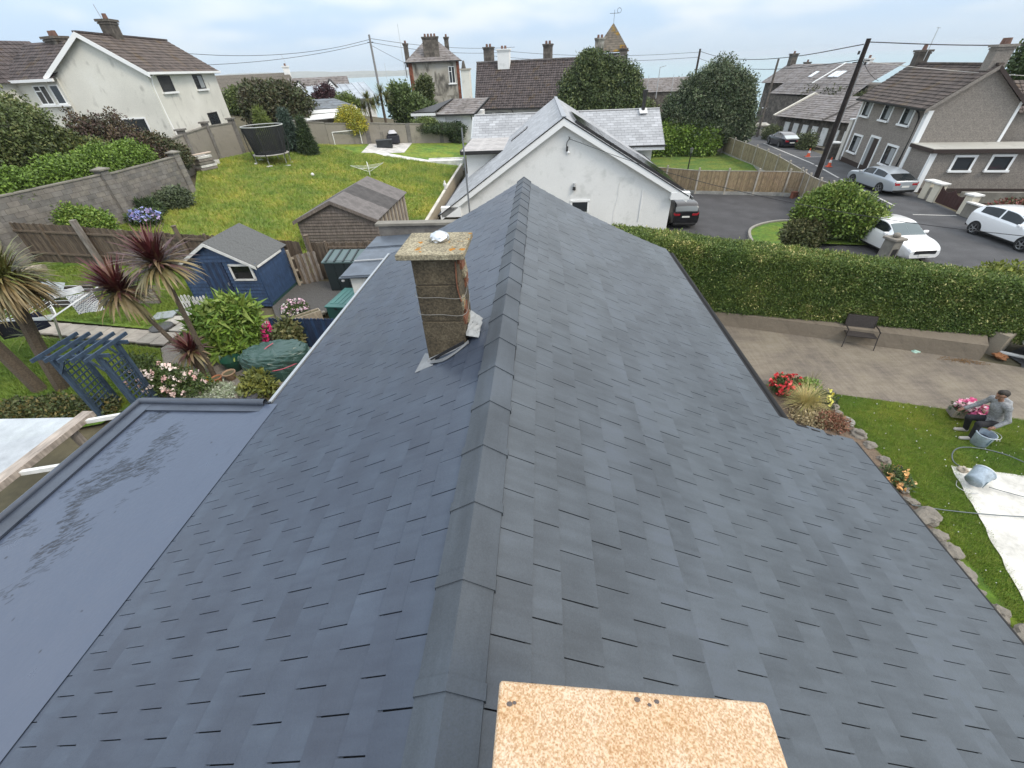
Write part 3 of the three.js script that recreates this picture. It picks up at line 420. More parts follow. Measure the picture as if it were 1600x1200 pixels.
  for (let i = 0; i < 4; i++) part('loose_cable', [tube([[x1 + 0.03, sl(x1) + 0.05 - i * 0.008, zf + 0.02], [x1 - 0.1, sl(x1 - 0.1) + 0.012, zf + 0.08 + i * 0.012], [x0 + 0.2, sl(x0 + 0.2) + 0.01, zf + 0.10 + i * 0.018], [x0 + 0.03, sl(x0) + 0.03, zf + 0.05 + i * 0.01]], 0.006, 18, 5)], cab, ch);
}
{ // chimney under the photographer
  const ch = grp('chimney', house);
  part('stack', [bx(0.52, 1.3, 0.56, 0.62, 6.1, -0.02)], MH.harl, ch);
  const g = rbx(0.70, 0.07, 0.72, 0.01, 0.625, 6.735, -0.02, -0.025);
  const o = part('cap', [g], MH.sandCap, ch, 'clean sandy concrete chimney cap'); void o;
  const R = rng(8), dk = mat([0.10, 0.085, 0.08], 1);
  for (const [x, z, r] of [[0.315, -0.335, 0.006], [0.328, -0.338, 0.004], [0.65, -0.36, 0.006], [0.70, -0.358, 0.005], [0.68, -0.35, 0.004]]) part('paint_speck', [sph(r, x, 6.771, z, 1.4, 0.25, 1, 7)], dk, ch); void R;
}
// ---------------------------------------------------------------- garden beside the house
const MW = {
  fence: mat([0.145, 0.108, 0.078], 1, { map: TX.wood }), fence2: mat([0.115, 0.088, 0.066], 1, { map: TX.wood }), fence3: mat([0.175, 0.135, 0.10], 1, { map: TX.wood }),
  pale: mat([0.42, 0.36, 0.28], 0.95, { map: TX.wood }), grayWood: mat([0.27, 0.24, 0.215], 1, { map: TX.wood }),
  blue: mat([0.035, 0.075, 0.165], 0.55, { map: TX.wood }), blue2: mat([0.031, 0.068, 0.15], 0.55, { map: TX.wood }), navy: mat([0.026, 0.045, 0.10], 0.6, { map: TX.wood }),
  slateblue: mat([0.05, 0.085, 0.14], 0.6, { map: TX.wood }), white: mat([0.76, 0.76, 0.74], 0.55, { map: TX.mottle }), glass: mat([0.012, 0.014, 0.016], 0.08, { map: TX.mottle }),
  felt: mat([0.15, 0.155, 0.155], 1, { map: respaced(TX.rough, 0.5) }), felt2: mat([0.10, 0.10, 0.105], 1, { map: respaced(TX.rough, 0.5) }), brownfelt: mat([0.17, 0.155, 0.15], 1, { map: respaced(TX.mottle, 1.2) }), brownfelt2: mat([0.088, 0.082, 0.08], 1, { map: respaced(TX.mottle, 1.2) }),
  brown: [mat([0.20, 0.165, 0.145], 1, { map: TX.wood }), mat([0.18, 0.15, 0.13], 1, { map: TX.wood }), mat([0.22, 0.18, 0.155], 1, { map: TX.wood })],
  block: [[0.235, 0.215, 0.195], [0.215, 0.20, 0.185], [0.255, 0.235, 0.21], [0.195, 0.185, 0.175], [0.24, 0.225, 0.21]].map((c) => mat(c, 1, { map: TX.mottle, bumpMap: TX.bumpFine, bumpScale: 0.008 })),
  mortar: mat([0.19, 0.175, 0.155], 1, { map: TX.rough }), coping: mat([0.24, 0.225, 0.195], 1, { map: TX.mottle }),
  terracotta: mat([0.42, 0.17, 0.085], 0.9, { map: TX.mottle }), rock: mat([0.26, 0.235, 0.20], 1, { map: TX.mottle, bumpMap: TX.bumpFine, bumpScale: 0.02 }),
  steel: mat([0.5, 0.5, 0.5], 0.35, { metalness: 0.7 }), greenPlastic: mat([0.02, 0.085, 0.075], 0.45), blackPlastic: mat([0.014, 0.022, 0.024], 0.5), lidPlastic: mat([0.075, 0.115, 0.115], 0.4),
};
{ // blue shed
  const bx0 = -13.25, bx1 = -10.25, zf = -14.3, zb = -16.35, y0 = 0.86, ye = 2.6, ya = 3.42, xm = -11.76;
  const s = thing('blue_shed', 'blue weatherboard garden shed with white trim and grey felt roof', 'shed', [xm, y0, zf]);
  const W = (x) => x - xm, Y = (y) => y - y0, D = zf - zb;
  part('wall_core', [ext([[W(bx0) + 0.02, 0], [W(bx1) - 0.02, 0], [W(bx1) - 0.02, Y(ye)], [0, Y(ya) - 0.04], [W(bx0) + 0.02, Y(ye)]], D - 0.04).translate(0, 0, -D + 0.02)], mat([0.02, 0.04, 0.09], 0.8), s);
  const door = [-12.42, -11.5];
  for (let k = 0; k < 20; k++) { // front boards, lapped
    const ya0 = k * 0.14, yt = ya0 + 0.14; if (yt > Y(ya) - 0.05) break; const lim = yt < Y(ye) ? null : (Y(ya) - yt) / (Y(ya) - Y(ye)); const l = lim === null ? W(bx0) : W(bx0) * lim, r = lim === null ? W(bx1) : W(bx1) * lim; const inDoor = yt < 1.9;
    for (const [a, b] of inDoor ? [[l, W(door[0]) - 0.03], [W(door[1]) + 0.03, r]] : [[l, r]]) if (b - a > 0.1) part('board', [bx(b - a, 0.155, 0.014, (a + b) / 2, ya0 + 0.07, 0.026, 0, -0.24)], k % 3 ? MW.blue : MW.blue2, s);
  }
  for (let k = 0; k < 12; k++) part('board', [bx(0.014, 0.155, D, W(bx1) + 0.026, k * 0.14 + 0.07, -D / 2, 0, 0, 0.24)], k % 3 ? MW.blue2 : MW.blue, s);
  const d = grp('door', s); for (let k = 0; k < 7; k++) part('plank', [bx(0.125, 1.82, 0.025, W(door[0]) + 0.07 + k * 0.13, 0.95, 0.03)], k % 2 ? MW.blue : MW.navy, d);
  part('handle', [bx(0.03, 0.12, 0.03, W(door[1]) - 0.08, 0.95, 0.06)], MW.steel, d);
  part('corner_post', [bx(0.06, Y(ye), 0.06, W(bx1) + 0.01, Y(ye) / 2, 0.01)], MW.blue2, s); part('corner_post', [bx(0.06, Y(ye), 0.06, W(bx0) - 0.01, Y(ye) / 2, 0.01)], MW.blue2, s);
  const w = grp('window', s); const wx0 = W(-11.22), wx1 = W(-10.42), wy0 = 1.13, wy1 = 1.70;
  part('window_frame', [bx(wx1 - wx0 + 0.06, 0.07, 0.07, (wx0 + wx1) / 2, wy0, 0.06), bx(wx1 - wx0 + 0.06, 0.07, 0.07, (wx0 + wx1) / 2, wy1, 0.06), bx(0.07, wy1 - wy0, 0.07, wx0, (wy0 + wy1) / 2, 0.06), bx(0.07, wy1 - wy0, 0.07, wx1, (wy0 + wy1) / 2, 0.06)], MW.white, w);
  part('pane', [bx(wx1 - wx0, wy1 - wy0, 0.03, (wx0 + wx1) / 2, (wy0 + wy1) / 2, 0.055)], MW.glass, w);
  const ov = 0.16, eR = [W(bx1) + 0.12, Y(ye) - 0.06], eL = [W(bx0) - 0.12, Y(ye) - 0.06], top = Y(ya) + 0.03;
  const zA = ov, zB = -D - 0.12, zm = -D * 0.42;
  part('roof_felt', [slab([0, top, zA], [eR[0], eR[1], zA], [eR[0], eR[1], zm], [0, top, zm], 0.03)], MW.felt, s); part('roof_felt', [slab([0, top + 0.004, zm + 0.04], [eR[0], eR[1] + 0.004, zm + 0.04], [eR[0], eR[1] + 0.004, zB], [0, top + 0.004, zB], 0.03)], MW.felt, s);
  part('roof_felt', [slab([0, top, zA], [0, top, zB], [eL[0], eL[1], zB], [eL[0], eL[1], zA], 0.03)], MW.felt, s);
  part('bargeboard', [slab([0, top - 0.02, zA + 0.025], [0, top - 0.14, zA + 0.025], [eR[0], eR[1] - 0.13, zA + 0.025], [eR[0], eR[1] - 0.015, zA + 0.025], 0.02)], MW.white, s); part('bargeboard', [slab([0, top - 0.02, zA + 0.025], [eL[0], eL[1] - 0.015, zA + 0.025], [eL[0], eL[1] - 0.13, zA + 0.025], [0, top - 0.14, zA + 0.025], 0.02)], MW.white, s);
  part('eaves_trim', [bx(0.03, 0.07, D - 0.3, eR[0] + 0.01, eR[1] - 0.05, -D / 2 + 0.25)], MW.white, s);
  part('base_skirt', [bx(0.05, 0.1, D, W(bx1) + 0.03, 0.04, -D / 2)], mat([0.015, 0.05, 0.045], 0.7), s);
}
{ // brown shed beyond the fence
  const xm = -9.85, zf = -20.85, zb = -26.1, y0 = 0.35, hw = 2.05, s = thing('brown_shed', 'large weathered brown timber shed with felt strip roof', 'shed', [xm, y0, zf]), D = zf - zb, he = 1.98, ha = 2.86;
  part('wall_core', [ext([[-hw, 0], [hw, 0], [hw, he], [0, ha - 0.06], [-hw, he]], D).translate(0, 0, -D)], MW.brown[1], s);
  for (let k = 0; k < 22; k++) { const a = k * 0.15, yt = a + 0.15; if (yt > ha - 0.1) break; const f = yt < he ? 1 : (ha - 0.04 - yt) / (ha - 0.04 - he); part('board', [bx(2 * hw * f, 0.165, 0.016, 0, a + 0.075, 0.028, 0, -0.24)], MW.brown[k * 7 % 3], s); }
  for (let k = 0; k < 26; k++) part('side_board', [bx(0.022, he, D / 26 - 0.012, hw + 0.012, he / 2, -(k + 0.5) * D / 26)], [MW.grayWood, MW.fence3, MW.pale][k * 5 % 3], s);
  const rf = (z0, z1, m, l = 0) => { part('roof_felt', [slab([0, ha + l, z0], [hw + 0.16, he - 0.06 + l, z0], [hw + 0.16, he - 0.06 + l, z1], [0, ha + l, z1], 0.03)], m, s); part('roof_felt', [slab([0, ha + l, z0], [0, ha + l, z1], [-hw - 0.16, he - 0.06 + l, z1], [-hw - 0.16, he - 0.06 + l, z0], 0.03)], m, s); };
  rf(0.18, -1.75, MW.brownfelt); rf(-1.7, -3.5, MW.brownfelt2, 0.006); rf(-3.45, -D - 0.15, MW.brownfelt);
  part('bargeboard', [slab([0, ha - 0.02, 0.2], [0, ha - 0.17, 0.2], [hw + 0.16, he - 0.22, 0.2], [hw + 0.16, he - 0.07, 0.2], 0.025)], MW.brown[0], s); part('bargeboard', [slab([0, ha - 0.02, 0.2], [-hw - 0.16, he - 0.07, 0.2], [-hw - 0.16, he - 0.22, 0.2], [0, ha - 0.17, 0.2], 0.025)], MW.brown[2], s);
}
{ // board fence across the garden
  const f = thing('board_fence', 'weathered brown board fence with thick leaning posts across the garden', 'fence'), R = rng(21);
  const zAt = (x) => -17.45 + 0.45 * ss(-13, -9, x), fm = [MW.fence, MW.fence2, MW.fence3];
  for (let x = -23.6, i = 0; x < -6.5; x += 0.108, i++) { if (x > -9.95 && x < -9.45) continue; const z = zAt(x), y = terrain(x, z), h = 1.62 + rr(-0.03, 0.03, R) + 0.14 * ss(-16, -22, x); part('board', [bx(0.1, h, 0.02, x, y + h / 2, z - 0.03 - (i % 2) * 0.006, rr(-0.02, 0.02, R), 0, rr(-0.012, 0.012, R))], fm[(i * 7 + (R() * 2 | 0)) % 3], f); }
  for (let x = -23.6; x < -6.6; x += 1.86) { const x1 = Math.min(x + 1.84, -6.5); if (x1 > -9.95 && x < -9.5) continue; for (const h of [0.42, 1.42]) part('rail', [bar([x, terrain(x, zAt(x)) + h, zAt(x) + 0.005], [x1, terrain(x1, zAt(x1)) + h, zAt(x1) + 0.005], 0.05, 0.08)], MW.fence3, f); part('post', [bx(0.09, 1.7, 0.09, x, terrain(x, zAt(x)) + 0.85, zAt(x) + 0.03)], MW.fence3, f); }
  part('post', [rbx(0.2, 2.15, 0.2, 0.02, -19.8, terrain(-19.8, -17.4) + 1.0, -17.28)], MW.grayWood, f, 'tall grey weathered post');
  for (const [x, h] of [[-15.4, 2.0], [-9.42, 1.95]]) part('post', [mv(cyl(0.085, 0.10, h, 0, 0, 0, 10), x, terrain(x, zAt(x)) + h / 2, zAt(x) + 0.12), cyl(0.11, 0.11, 0.03, x, terrain(x, zAt(x)) + h + 0.01, zAt(x) + 0.12, 10)], MW.fence3, f, 'round post with pale cap');
}
{ // plank gate by the shed
  const g = thing('plank_gate', 'small plank gate leaning open beside the blue shed', 'gate', [-9.92, 0.84, -16.3], 0.62);
  for (let k = 0; k < 8; k++) part('plank', [bx(0.098, 1.26 + (k % 3) * 0.03, 0.02, 0.06 + k * 0.108, 0.66, 0.03)], [MW.fence3, MW.grayWood][k % 2], g);
  for (const y of [0.12, 0.68, 1.2]) part('rail', [bx(1.0, 0.09, 0.035, 0.38, y, 0)], MW.pale, g); part('stile', [bx(0.1, 1.55, 0.08, -0.14, 0.78, 0)], MW.pale, g);
}
{ // plastic storage sheds
  const s = thing('storage_shed', 'tall black plastic storage shed with ribbed sloping lid', 'storage box', [-7.55, 0.8, -15.75]); const w = 1.75, h = 1.28, d = 0.95;
  part('body', [rbx(w, h, d, 0.03, 0, h / 2, -d / 2)], MW.blackPlastic, s); for (let k = 0; k < 4; k++) part('door_panel', [rbx(w / 4 - 0.05, h - 0.12, 0.03, 0.012, -w / 2 + (k + 0.5) * w / 4, h / 2, 0.01)], MW.blackPlastic, s);
  part('lid', [slab([-w / 2 - 0.04, h - 0.02, 0.06], [w / 2 + 0.04, h - 0.02, 0.06], [w / 2 + 0.04, h + 0.14, -d - 0.02], [-w / 2 - 0.04, h + 0.14, -d - 0.02], 0.06)], MW.lidPlastic, s); for (let k = 0; k < 5; k++) part('lid_rib', [bar([-w / 2 + 0.14 + k * 0.36, h + 0.0, 0.04], [-w / 2 + 0.14 + k * 0.36, h + 0.155, -d], 0.06, 0.03)], MW.blackPlastic, s);
  const g = thing('deck_box', 'dark green plastic deck box with panelled lid under the eaves', 'storage box', [-7.0, 0.79, -13.1], -0.1); const W = 0.82, L = 1.55, H = 0.56;
  part('body', [rbx(W, H, L, 0.03, 0, H / 2, -L / 2)], MW.greenPlastic, g); const lid = part('lid', [rbx(W + 0.06, 0.06, L + 0.06, 0.02, 0, H + 0.03, -L / 2)], mat([0.035, 0.13, 0.115], 0.4), g); void lid;
  for (let k = 0; k < 4; k++) part('lid_panel', [rbx(0.13, 0.016, L - 0.42, 0.006, -0.27 + k * 0.18, H + 0.064, -L / 2)], mat([0.045, 0.155, 0.135], 0.4), g); part('latch', [bx(0.1, 0.08, 0.03, 0, H - 0.02, 0.03)], MW.blackPlastic, g);
}
{ // outbuilding against the gable, parapet wall
  const o = thing('outbuilding', 'low outbuilding with dark sheet roof and white end wall beside the slates', 'outbuilding', [-4.4, 0.5, -13.9]);
  part('wall', [bx(2.6, 2.4, 3.6, 0.05, 1.2, 0)], mat([0.72, 0.71, 0.68], 0.9, { map: TX.render }), o);
  const sm = [mat([0.11, 0.135, 0.17], 0.5, { map: TX.mottle }), mat([0.125, 0.15, 0.185], 0.5, { map: TX.mottle })];
  for (let k = 0; k < 3; k++) part('roof_sheet', [slab([-1.55, 2.48 + k * 0.018, 1.95 - k * 1.26], [1.2, 2.62 + k * 0.018, 1.95 - k * 1.26], [1.2, 2.63 + k * 0.018, 0.63 - k * 1.26], [-1.55, 2.49 + k * 0.018, 0.63 - k * 1.26], 0.03)], sm[k % 2], o);
  for (let k = 0; k < 3; k++) part('sheet_batten', [bx(2.7, 0.03, 0.04, -0.15, 2.585 + k * 0.018, 1.9 - k * 1.26, 0, 0, 0.05)], k === 1 ? mat([0.4, 0.41, 0.42], 0.6) : sm[0], o);
  const bk = part('wall_bracket', [tube([[-0.82, 1.95, 1.84], [-0.84, 2.1, 1.95], [-0.78, 2.2, 1.84], [-0.78, 1.95, 1.84]], 0.015, 16, 5), bx(0.04, 0.3, 0.02, -0.78, 2.08, 1.83)], MH.gutter, o); void bk;
  part('gutter_end', [sph(0.06, -1.45, 2.38, 1.9, 1, 0.7, 1, 8)], mat([0.3, 0.31, 0.32], 0.5), o);
  const w = thing('parapet_wall', 'rough concrete wall with flat coping behind the outbuilding', 'wall', [-4.2, 0.3, -15.95]);
  part('wall_body', [bx(3.3, 3.1, 0.26, 0.05, 1.55, 0)], MW.block[1], w); part('coping', [rbx(3.5, 0.1, 0.42, 0.012, 0.05, 3.16, 0)], MW.coping, w);
}
{ // blue boarded panel, pallets, timber bits
  const f = thing('blue_fence_panel', 'dark blue boarded panel with scalloped top next to the tarpaulin', 'fence', [-8.45, 0.78, -11.42], -0.03);
  for (let k = 0; k < 19; k++) part('board', [bx(0.112, 1.05, 0.018, 0.06 + k * 0.118, 0.525, (k % 2) * 0.008), cyl(0.056, 0.056, 0.018, 0.06 + k * 0.118, 1.05, (k % 2) * 0.008, 10, 0, Math.PI / 2)], k % 3 ? MW.navy : MW.blue2, f); for (const y of [0.25, 0.85]) part('rail', [bx(2.25, 0.07, 0.03, 1.12, y, -0.03)], MW.navy, f);
  const p = thing('picket_gate', 'white picket gate propped beside the shed door', 'gate', [-12.9, 0.98, -13.15], 0.05);
  for (let k = 0; k < 8; k++) { const h = 0.86 + 0.05 * Math.sin(k * 0.9); part('picket', [ext([[-0.04, 0], [0.04, 0], [0.04, h - 0.05], [0, h], [-0.04, h - 0.05]], 0.02).translate(0.05 + k * 0.135, 0.02, 0)], MW.white, p); } for (const y of [0.22, 0.62]) part('rail', [bx(1.06, 0.07, 0.025, 0.52, y, -0.015)], MW.white, p);
  const q = thing('picket_fence', 'short white picket panel at the corner of the shed path', 'fence', [-11.86, 0.92, -13.2], 0.95);
  for (let k = 0; k < 6; k++) part('picket', [ext([[-0.04, 0], [0.04, 0], [0.04, 0.6], [0, 0.65], [-0.04, 0.6]], 0.02).translate(0.05 + k * 0.135, 0.02, 0)], MW.white, q); for (const y of [0.18, 0.45]) part('rail', [bx(0.8, 0.06, 0.025, 0.38, y, -0.015)], MW.white, q);
  const pal = thing('pallet', 'slatted wooden pallet standing on edge by the lawn', 'pallet', [-15.3, 1.12, -13.95], 0.1); for (let k = 0; k < 6; k++) part('slat', [bx(1.0, 0.095, 0.02, 0.2, 0.08 + k * 0.125, 0.02)], [MW.grayWood, MW.pale][k % 2], pal); for (const x of [-0.25, 0.2, 0.65]) part('bearer', [bx(0.08, 0.76, 0.09, x, 0.39, -0.04)], MW.fence, pal);
  const pl = thing('timber_planter', 'pale timber planter box at the edge of the gravel', 'planter', [-8.1, 0.8, -13.0], 0.75); for (let k = 0; k < 3; k++) part('board', [bx(0.9, 0.13, 0.03, 0, 0.08 + k * 0.135, 0.14)], MW.pale, pl); part('board', [bx(0.9, 0.4, 0.03, 0, 0.2, -0.14)], MW.pale, pl); part('end_board', [bx(0.03, 0.4, 0.28, 0.44, 0.2, 0)], MW.pale, pl); part('end_board', [bx(0.03, 0.4, 0.28, -0.44, 0.2, 0)], MW.pale, pl); part('soil', [bx(0.84, 0.06, 0.24, 0, 0.33, 0)], MG.earth, pl);
}
{ // pergola arch
  const g = thing('pergola_arch', 'slate blue pergola arch with trellis sides in the garden', 'pergola'), y = 0.9, h = 1.98;
  const P1 = [-11.35, -7.55], P3 = [-10.3, -7.69], P2 = [-11.48, -8.24], P4 = [-10.35, -8.3];
  for (const [p, q] of [[P1, P2], [P3, P4]]) { for (const r of [p, q]) part('post', [bx(0.095, h, 0.095, r[0], y + h / 2, r[1])], MW.slateblue, g); const t = grp('trellis', g); for (let k = 0; k < 11; k++) { const yy = y + 0.22 + k * 0.15; part('lath', [bar([p[0], yy, p[1]], [q[0], yy, q[1]], 0.02, 0.03)], MW.slateblue, t); } for (let k = 1; k < 5; k++) { const x = mix(p[0], q[0], k / 5), z = mix(p[1], q[1], k / 5); part('lath', [bx(0.02, 1.66, 0.028, x - 0.02, y + 0.98, z)], MW.slateblue, t); } }
  for (const [p, q] of [[P1, P3], [P2, P4]]) { part('beam', [bar([p[0] - 0.35, y + h + 0.04, p[1]], [q[0] + 0.35, y + h + 0.04, q[1]], 0.045, 0.09)], MW.slateblue, g); part('brace', [bar([p[0], y + h - 0.38, p[1] + 0.06], [p[0] + 0.32, y + h - 0.01, p[1] + 0.04], 0.035, 0.06)], MW.slateblue, g); part('brace', [bar([q[0], y + h - 0.38, q[1] + 0.06], [q[0] - 0.32, y + h - 0.01, q[1] + 0.04], 0.035, 0.06)], MW.slateblue, g); }
  for (let k = 0; k < 5; k++) { const t = k / 4; part('rafter', [bar([mix(-11.5, -10.15, t), y + h + 0.13, -7.28], [mix(-11.58, -10.22, t), y + h + 0.13, -8.58], 0.04, 0.085)], MW.slateblue, g); }
}
// cordylines and cabbage palms
const cordColor = (el, R) => el > 0.75 ? (R() < 0.8 ? [0.085, 0.018, 0.02] : [0.13, 0.06, 0.04]) : el > 0.15 ? (R() < 0.5 ? [0.16, 0.11, 0.06] : [0.075, 0.03, 0.026]) : (R() < 0.6 ? [0.22, 0.17, 0.075] : [0.14, 0.12, 0.05]);
function cordyline(label, base, top, n, len, seed, group) {
  const t = thing('cordyline', label, 'cordyline', base, 0, group), d = [top[0] - base[0], top[1] - base[1], top[2] - base[2]];
  if (d[1] > 0.4) part('trunk', [limb([0, -0.1, 0], d, 0.075, 0.055, 0.03, rng(seed))], ML.bark, t);
  const o = rawMesh('leaves', straps(Math.round(n * 1.7), len, 0.085, seed, cordColor, { up: 0.8, droop: 1.1 }), ML.strap, t); o.position.set(...d); return t;
}
cordyline('tall cordyline with wine red head standing straight by the pots', [-9.59, 0.83, -9.57], [-9.3, 4.35, -9.6], 150, 0.95, 3, 'cordylines in the gravel bed');
cordyline('cordyline leaning over the lawn with red head and yellowed lower leaves', [-9.85, 0.84, -9.62], [-11.0, 3.55, -9.75], 150, 0.95, 4, 'cordylines in the gravel bed');
cordyline('small dark red cordyline between the two trunks', [-9.8, 0.83, -9.5], [-9.85, 1.7, -9.62], 70, 0.6, 5, 'cordylines in the gravel bed');
const palmColor = (el, R) => el > 0.4 ? (R() < 0.6 ? [0.12, 0.13, 0.035] : [0.17, 0.14, 0.045]) : (R() < 0.5 ? [0.20, 0.145, 0.06] : [0.13, 0.11, 0.045]);
function cabbagePalm(label, base, top, n, len, seed, r) { const t = thing('cabbage_palm', label, 'palm tree', base, 0, 'cabbage palms at the edge of the lawn'), d = [top[0] - base[0], top[1] - base[1], top[2] - base[2]]; part('trunk', [limb([0, -0.1, 0], d, r, r * 0.8, 0.02, rng(seed))], ML.bark, t); const o = rawMesh('leaves', straps(Math.round(n * 1.8), len, 0.07, seed, palmColor, { up: 1.1, droop: 1.5, base: 0.12 }), ML.strap, t); o.position.set(...d); return t; }
const cp = cabbagePalm('cabbage palm with shaggy olive head and a sprouting trunk', [-13.62, 1.04, -8.7], [-12.75, 4.15, -8.8], 300, 0.95, 7, 0.17);
{ const o = rawMesh('leaves', straps(26, 0.42, 0.03, 9, () => [0.14, 0.17, 0.04], { up: 0.6 }), ML.strap, cp); o.position.set(0.42, 1.75, -0.02); }
cabbagePalm('thick cabbage palm trunk cut by the edge of the picture', [-14.18, 1.06, -8.6], [-14.35, 3.7, -8.6], 160, 0.95, 8, 0.18);
{ // rotary washing line
  const g = thing('rotary_airer', 'rotary washing line with clothes pegged out on the lawn', 'washing line', [-15.9, 1.16, -11.08]);
  part('pole', [bar([0, -0.05, 0], [0.6, 1.3, 0], 0.05)], MW.steel, g);
  const hub = [0.6, 1.05, 0], tips = [0.75, 2.32, 3.89, 5.46].map((a) => [0.6 + Math.cos(a) * 1.45, 1.5 - 0.14 * Math.sin(a), Math.sin(a) * 1.45]);
  for (const t of tips) part('arm', [bar(hub, t, 0.036)], MW.white, g);
  const ln = mat([0.6, 0.62, 0.62], 0.5), L = []; for (let r = 0.35; r <= 1; r += 0.13) for (let i = 0; i < 4; i++) { const a = tips[i].map((v, k) => mix(hub[k], v, r)), b = tips[(i + 1) % 4].map((v, k) => mix(hub[k], v, r)); L.push(bar(a, b, 0.012)); } part('line', L, ln, g);
  const cloth = (name, label, w, h, m, p, ry) => { const geo = new THREE.PlaneGeometry(w, h, 8, 8), q = geo.attributes.position; for (let i = 0; i < q.count; i++) q.setZ(i, 0.05 * Math.sin(q.getX(i) * 9) * (0.5 - q.getY(i) / h)); geo.translate(0, -h / 2, 0); geo.computeVertexNormals(); single(name, label, 'laundry', [fresh(geo)], m, p, ry); };
  const tw = dataTex(128, 0.5, (u, v) => { const a = Math.sin(u * 38) * Math.sin(v * 31 + Math.sin(u * 12) * 2); return a > 0.45 ? [0.35, 0.4, 0.5] : [0.92, 0.93, 0.95]; });
  cloth('patterned_towel', 'white patterned towel hanging from the rotary line', 0.72, 0.66, mat([0.8, 0.8, 0.8], 0.95, { map: tw, side: THREE.DoubleSide }), [-14.85, 2.62, -11.75], 0.5);
  cloth('dark_trousers', 'dark navy trousers pegged on the rotary line', 0.75, 0.55, mat([0.012, 0.015, 0.035], 0.95, { side: THREE.DoubleSide, map: TX.mottle }), [-15.6, 2.5, -10.5], 1.0);
  cloth('black_jumper', 'black jumper hanging at the low end of the rotary line', 0.5, 0.5, mat([0.01, 0.011, 0.016], 0.95, { side: THREE.DoubleSide, map: TX.mottle }), [-15.9, 2.45, -10.1], 0.7);
  cloth('white_sheet', 'white garment folded along the rotary line', 0.9, 0.2, mat([0.68, 0.70, 0.74], 0.95, { side: THREE.DoubleSide, map: TX.mottle }), [-15.6, 2.66, -12.0], 0.9);
}
{ // wheelbarrow and raised beds by the fence
  const w = thing('wheelbarrow', 'grey wheelbarrow tipped up with its handles in the air', 'wheelbarrow', [-18.7, 1.32, -13.9], 0.5);
  part('tub', [mv(cyl(0.52, 0.33, 0.34, 0, 0, 0, 4), 0, 0.42, 0, 0.785, 0.5), sph(0.3, 0, 0.48, 0.06, 1.2, 0.5, 1, 10)], mat([0.24, 0.27, 0.28], 0.45, { flatShading: true }), w);
  for (const s of [-1, 1]) { const hd = part('handle', [tube([[s * 0.25, 0.3, -0.3], [s * 0.28, 0.55, 0.0], [s * 0.3, 0.95, 0.35]], 0.02, 10, 6)], MH.gutter, w); void hd; part('grip', [bar([s * 0.3, 0.93, 0.34], [s * 0.31, 1.03, 0.43], 0.04)], MW.white, w); }
  part('wheel', [mv(cyl(0.18, 0.18, 0.09, 0, 0, 0, 16), 0, 0.2, -0.55, 0, 0, Math.PI / 2)], MH.gutter, w);
  const sl = mat([0.06, 0.052, 0.045], 1, { map: TX.wood });
  for (const [i, [x, z, l, t]] of [[-19.3, -13.2, 3.2, 0.12], [-17.0, -13.6, 2.6, 0.05], [-19.4, -14.6, 2.8, 0.15]].entries()) single('sleeper', ['dark timber sleeper edging the bed below the washing line', 'dark timber sleeper behind the cordyline head', 'dark timber sleeper beneath the wheelbarrow'][i], 'timber', [rbx(l, 0.24, 0.14, 0.01)], sl, [x, terrain(x, z) + 0.12, z], t);
  single('cut_log', 'pale cut log lying near the end of the fence', 'log', [mv(cyl(0.16, 0.17, 1.5, 0, 0, 0, 12), 0, 0.15, 0, 0.4, 0, Math.PI / 2)], MW.pale, [-22.4, terrain(-22.4, -16.2), -16.2]);
}
{ // path slabs
  const path = thing('garden_path', 'long path of pale stone slabs crossing the garden lawn', 'path'); path.userData.kind = 'structure';
  const R = rng(31); for (let k = 0; k < 11; k++) { const x = -18.2 + k * 0.53, z0 = mix(-11.62, -11.2, k / 10), z1 = mix(-12.32, -11.98, k / 10), q = (X, z) => [X, terrain(X, z) + 0.012 + rr(0, 0.006, R), z]; part('paving_slab', [slab(q(x, z0), q(x + 0.515, z0), q(x + 0.515, z1), q(x, z1), 0.06)], [mat([0.37, 0.33, 0.28], 1, { map: TX.mottle }), mat([0.33, 0.30, 0.255], 1, { map: TX.mottle })][k % 2], path); }
  for (const [x, z, w, d] of [[-12.5, -12.35, 0.7, 0.6], [-13.15, -12.8, 0.6, 0.6], [-12.35, -12.95, 0.6, 0.55], [-11.6, -12.4, 0.7, 0.6], [-11.5, -11.75, 0.6, 0.6], [-9.6, -12.7, 0.9, 0.6], [-8.8, -12.6, 0.7, 0.6]]) part('paving_slab', [rbx(w, 0.06, d, 0.008, x, terrain(x, z) + 0.015, z, rr(-0.1, 0.1, R))], mat([0.46, 0.43, 0.38], 1, { map: TX.mottle }), path);
  single('grey_slab', 'loose grey slab lying on the grass near the picket gate', 'slab', [rbx(0.75, 0.05, 0.6, 0.008)], mat([0.30, 0.33, 0.34], 0.9, { map: TX.mottle }), [-13.75, terrain(-13.75, -13.1) + 0.04, -13.1], 0.3);
  const mh = thing('manhole_cover', 'round dark manhole cover beside the path', 'manhole cover', [-13.25, terrain(-13.25, -12.25) + 0.0, -12.25]); part('cover', [cyl(0.36, 0.38, 0.05, 0, 0.03, 0, 24)], mat([0.10, 0.10, 0.10], 0.8, { map: TX.rough }), mh); part('rim', [mv(fresh(new THREE.TorusGeometry(0.36, 0.02, 6, 28)), 0, 0.055, 0, 0, Math.PI / 2)], mat([0.075, 0.075, 0.075], 0.8), mh);
}
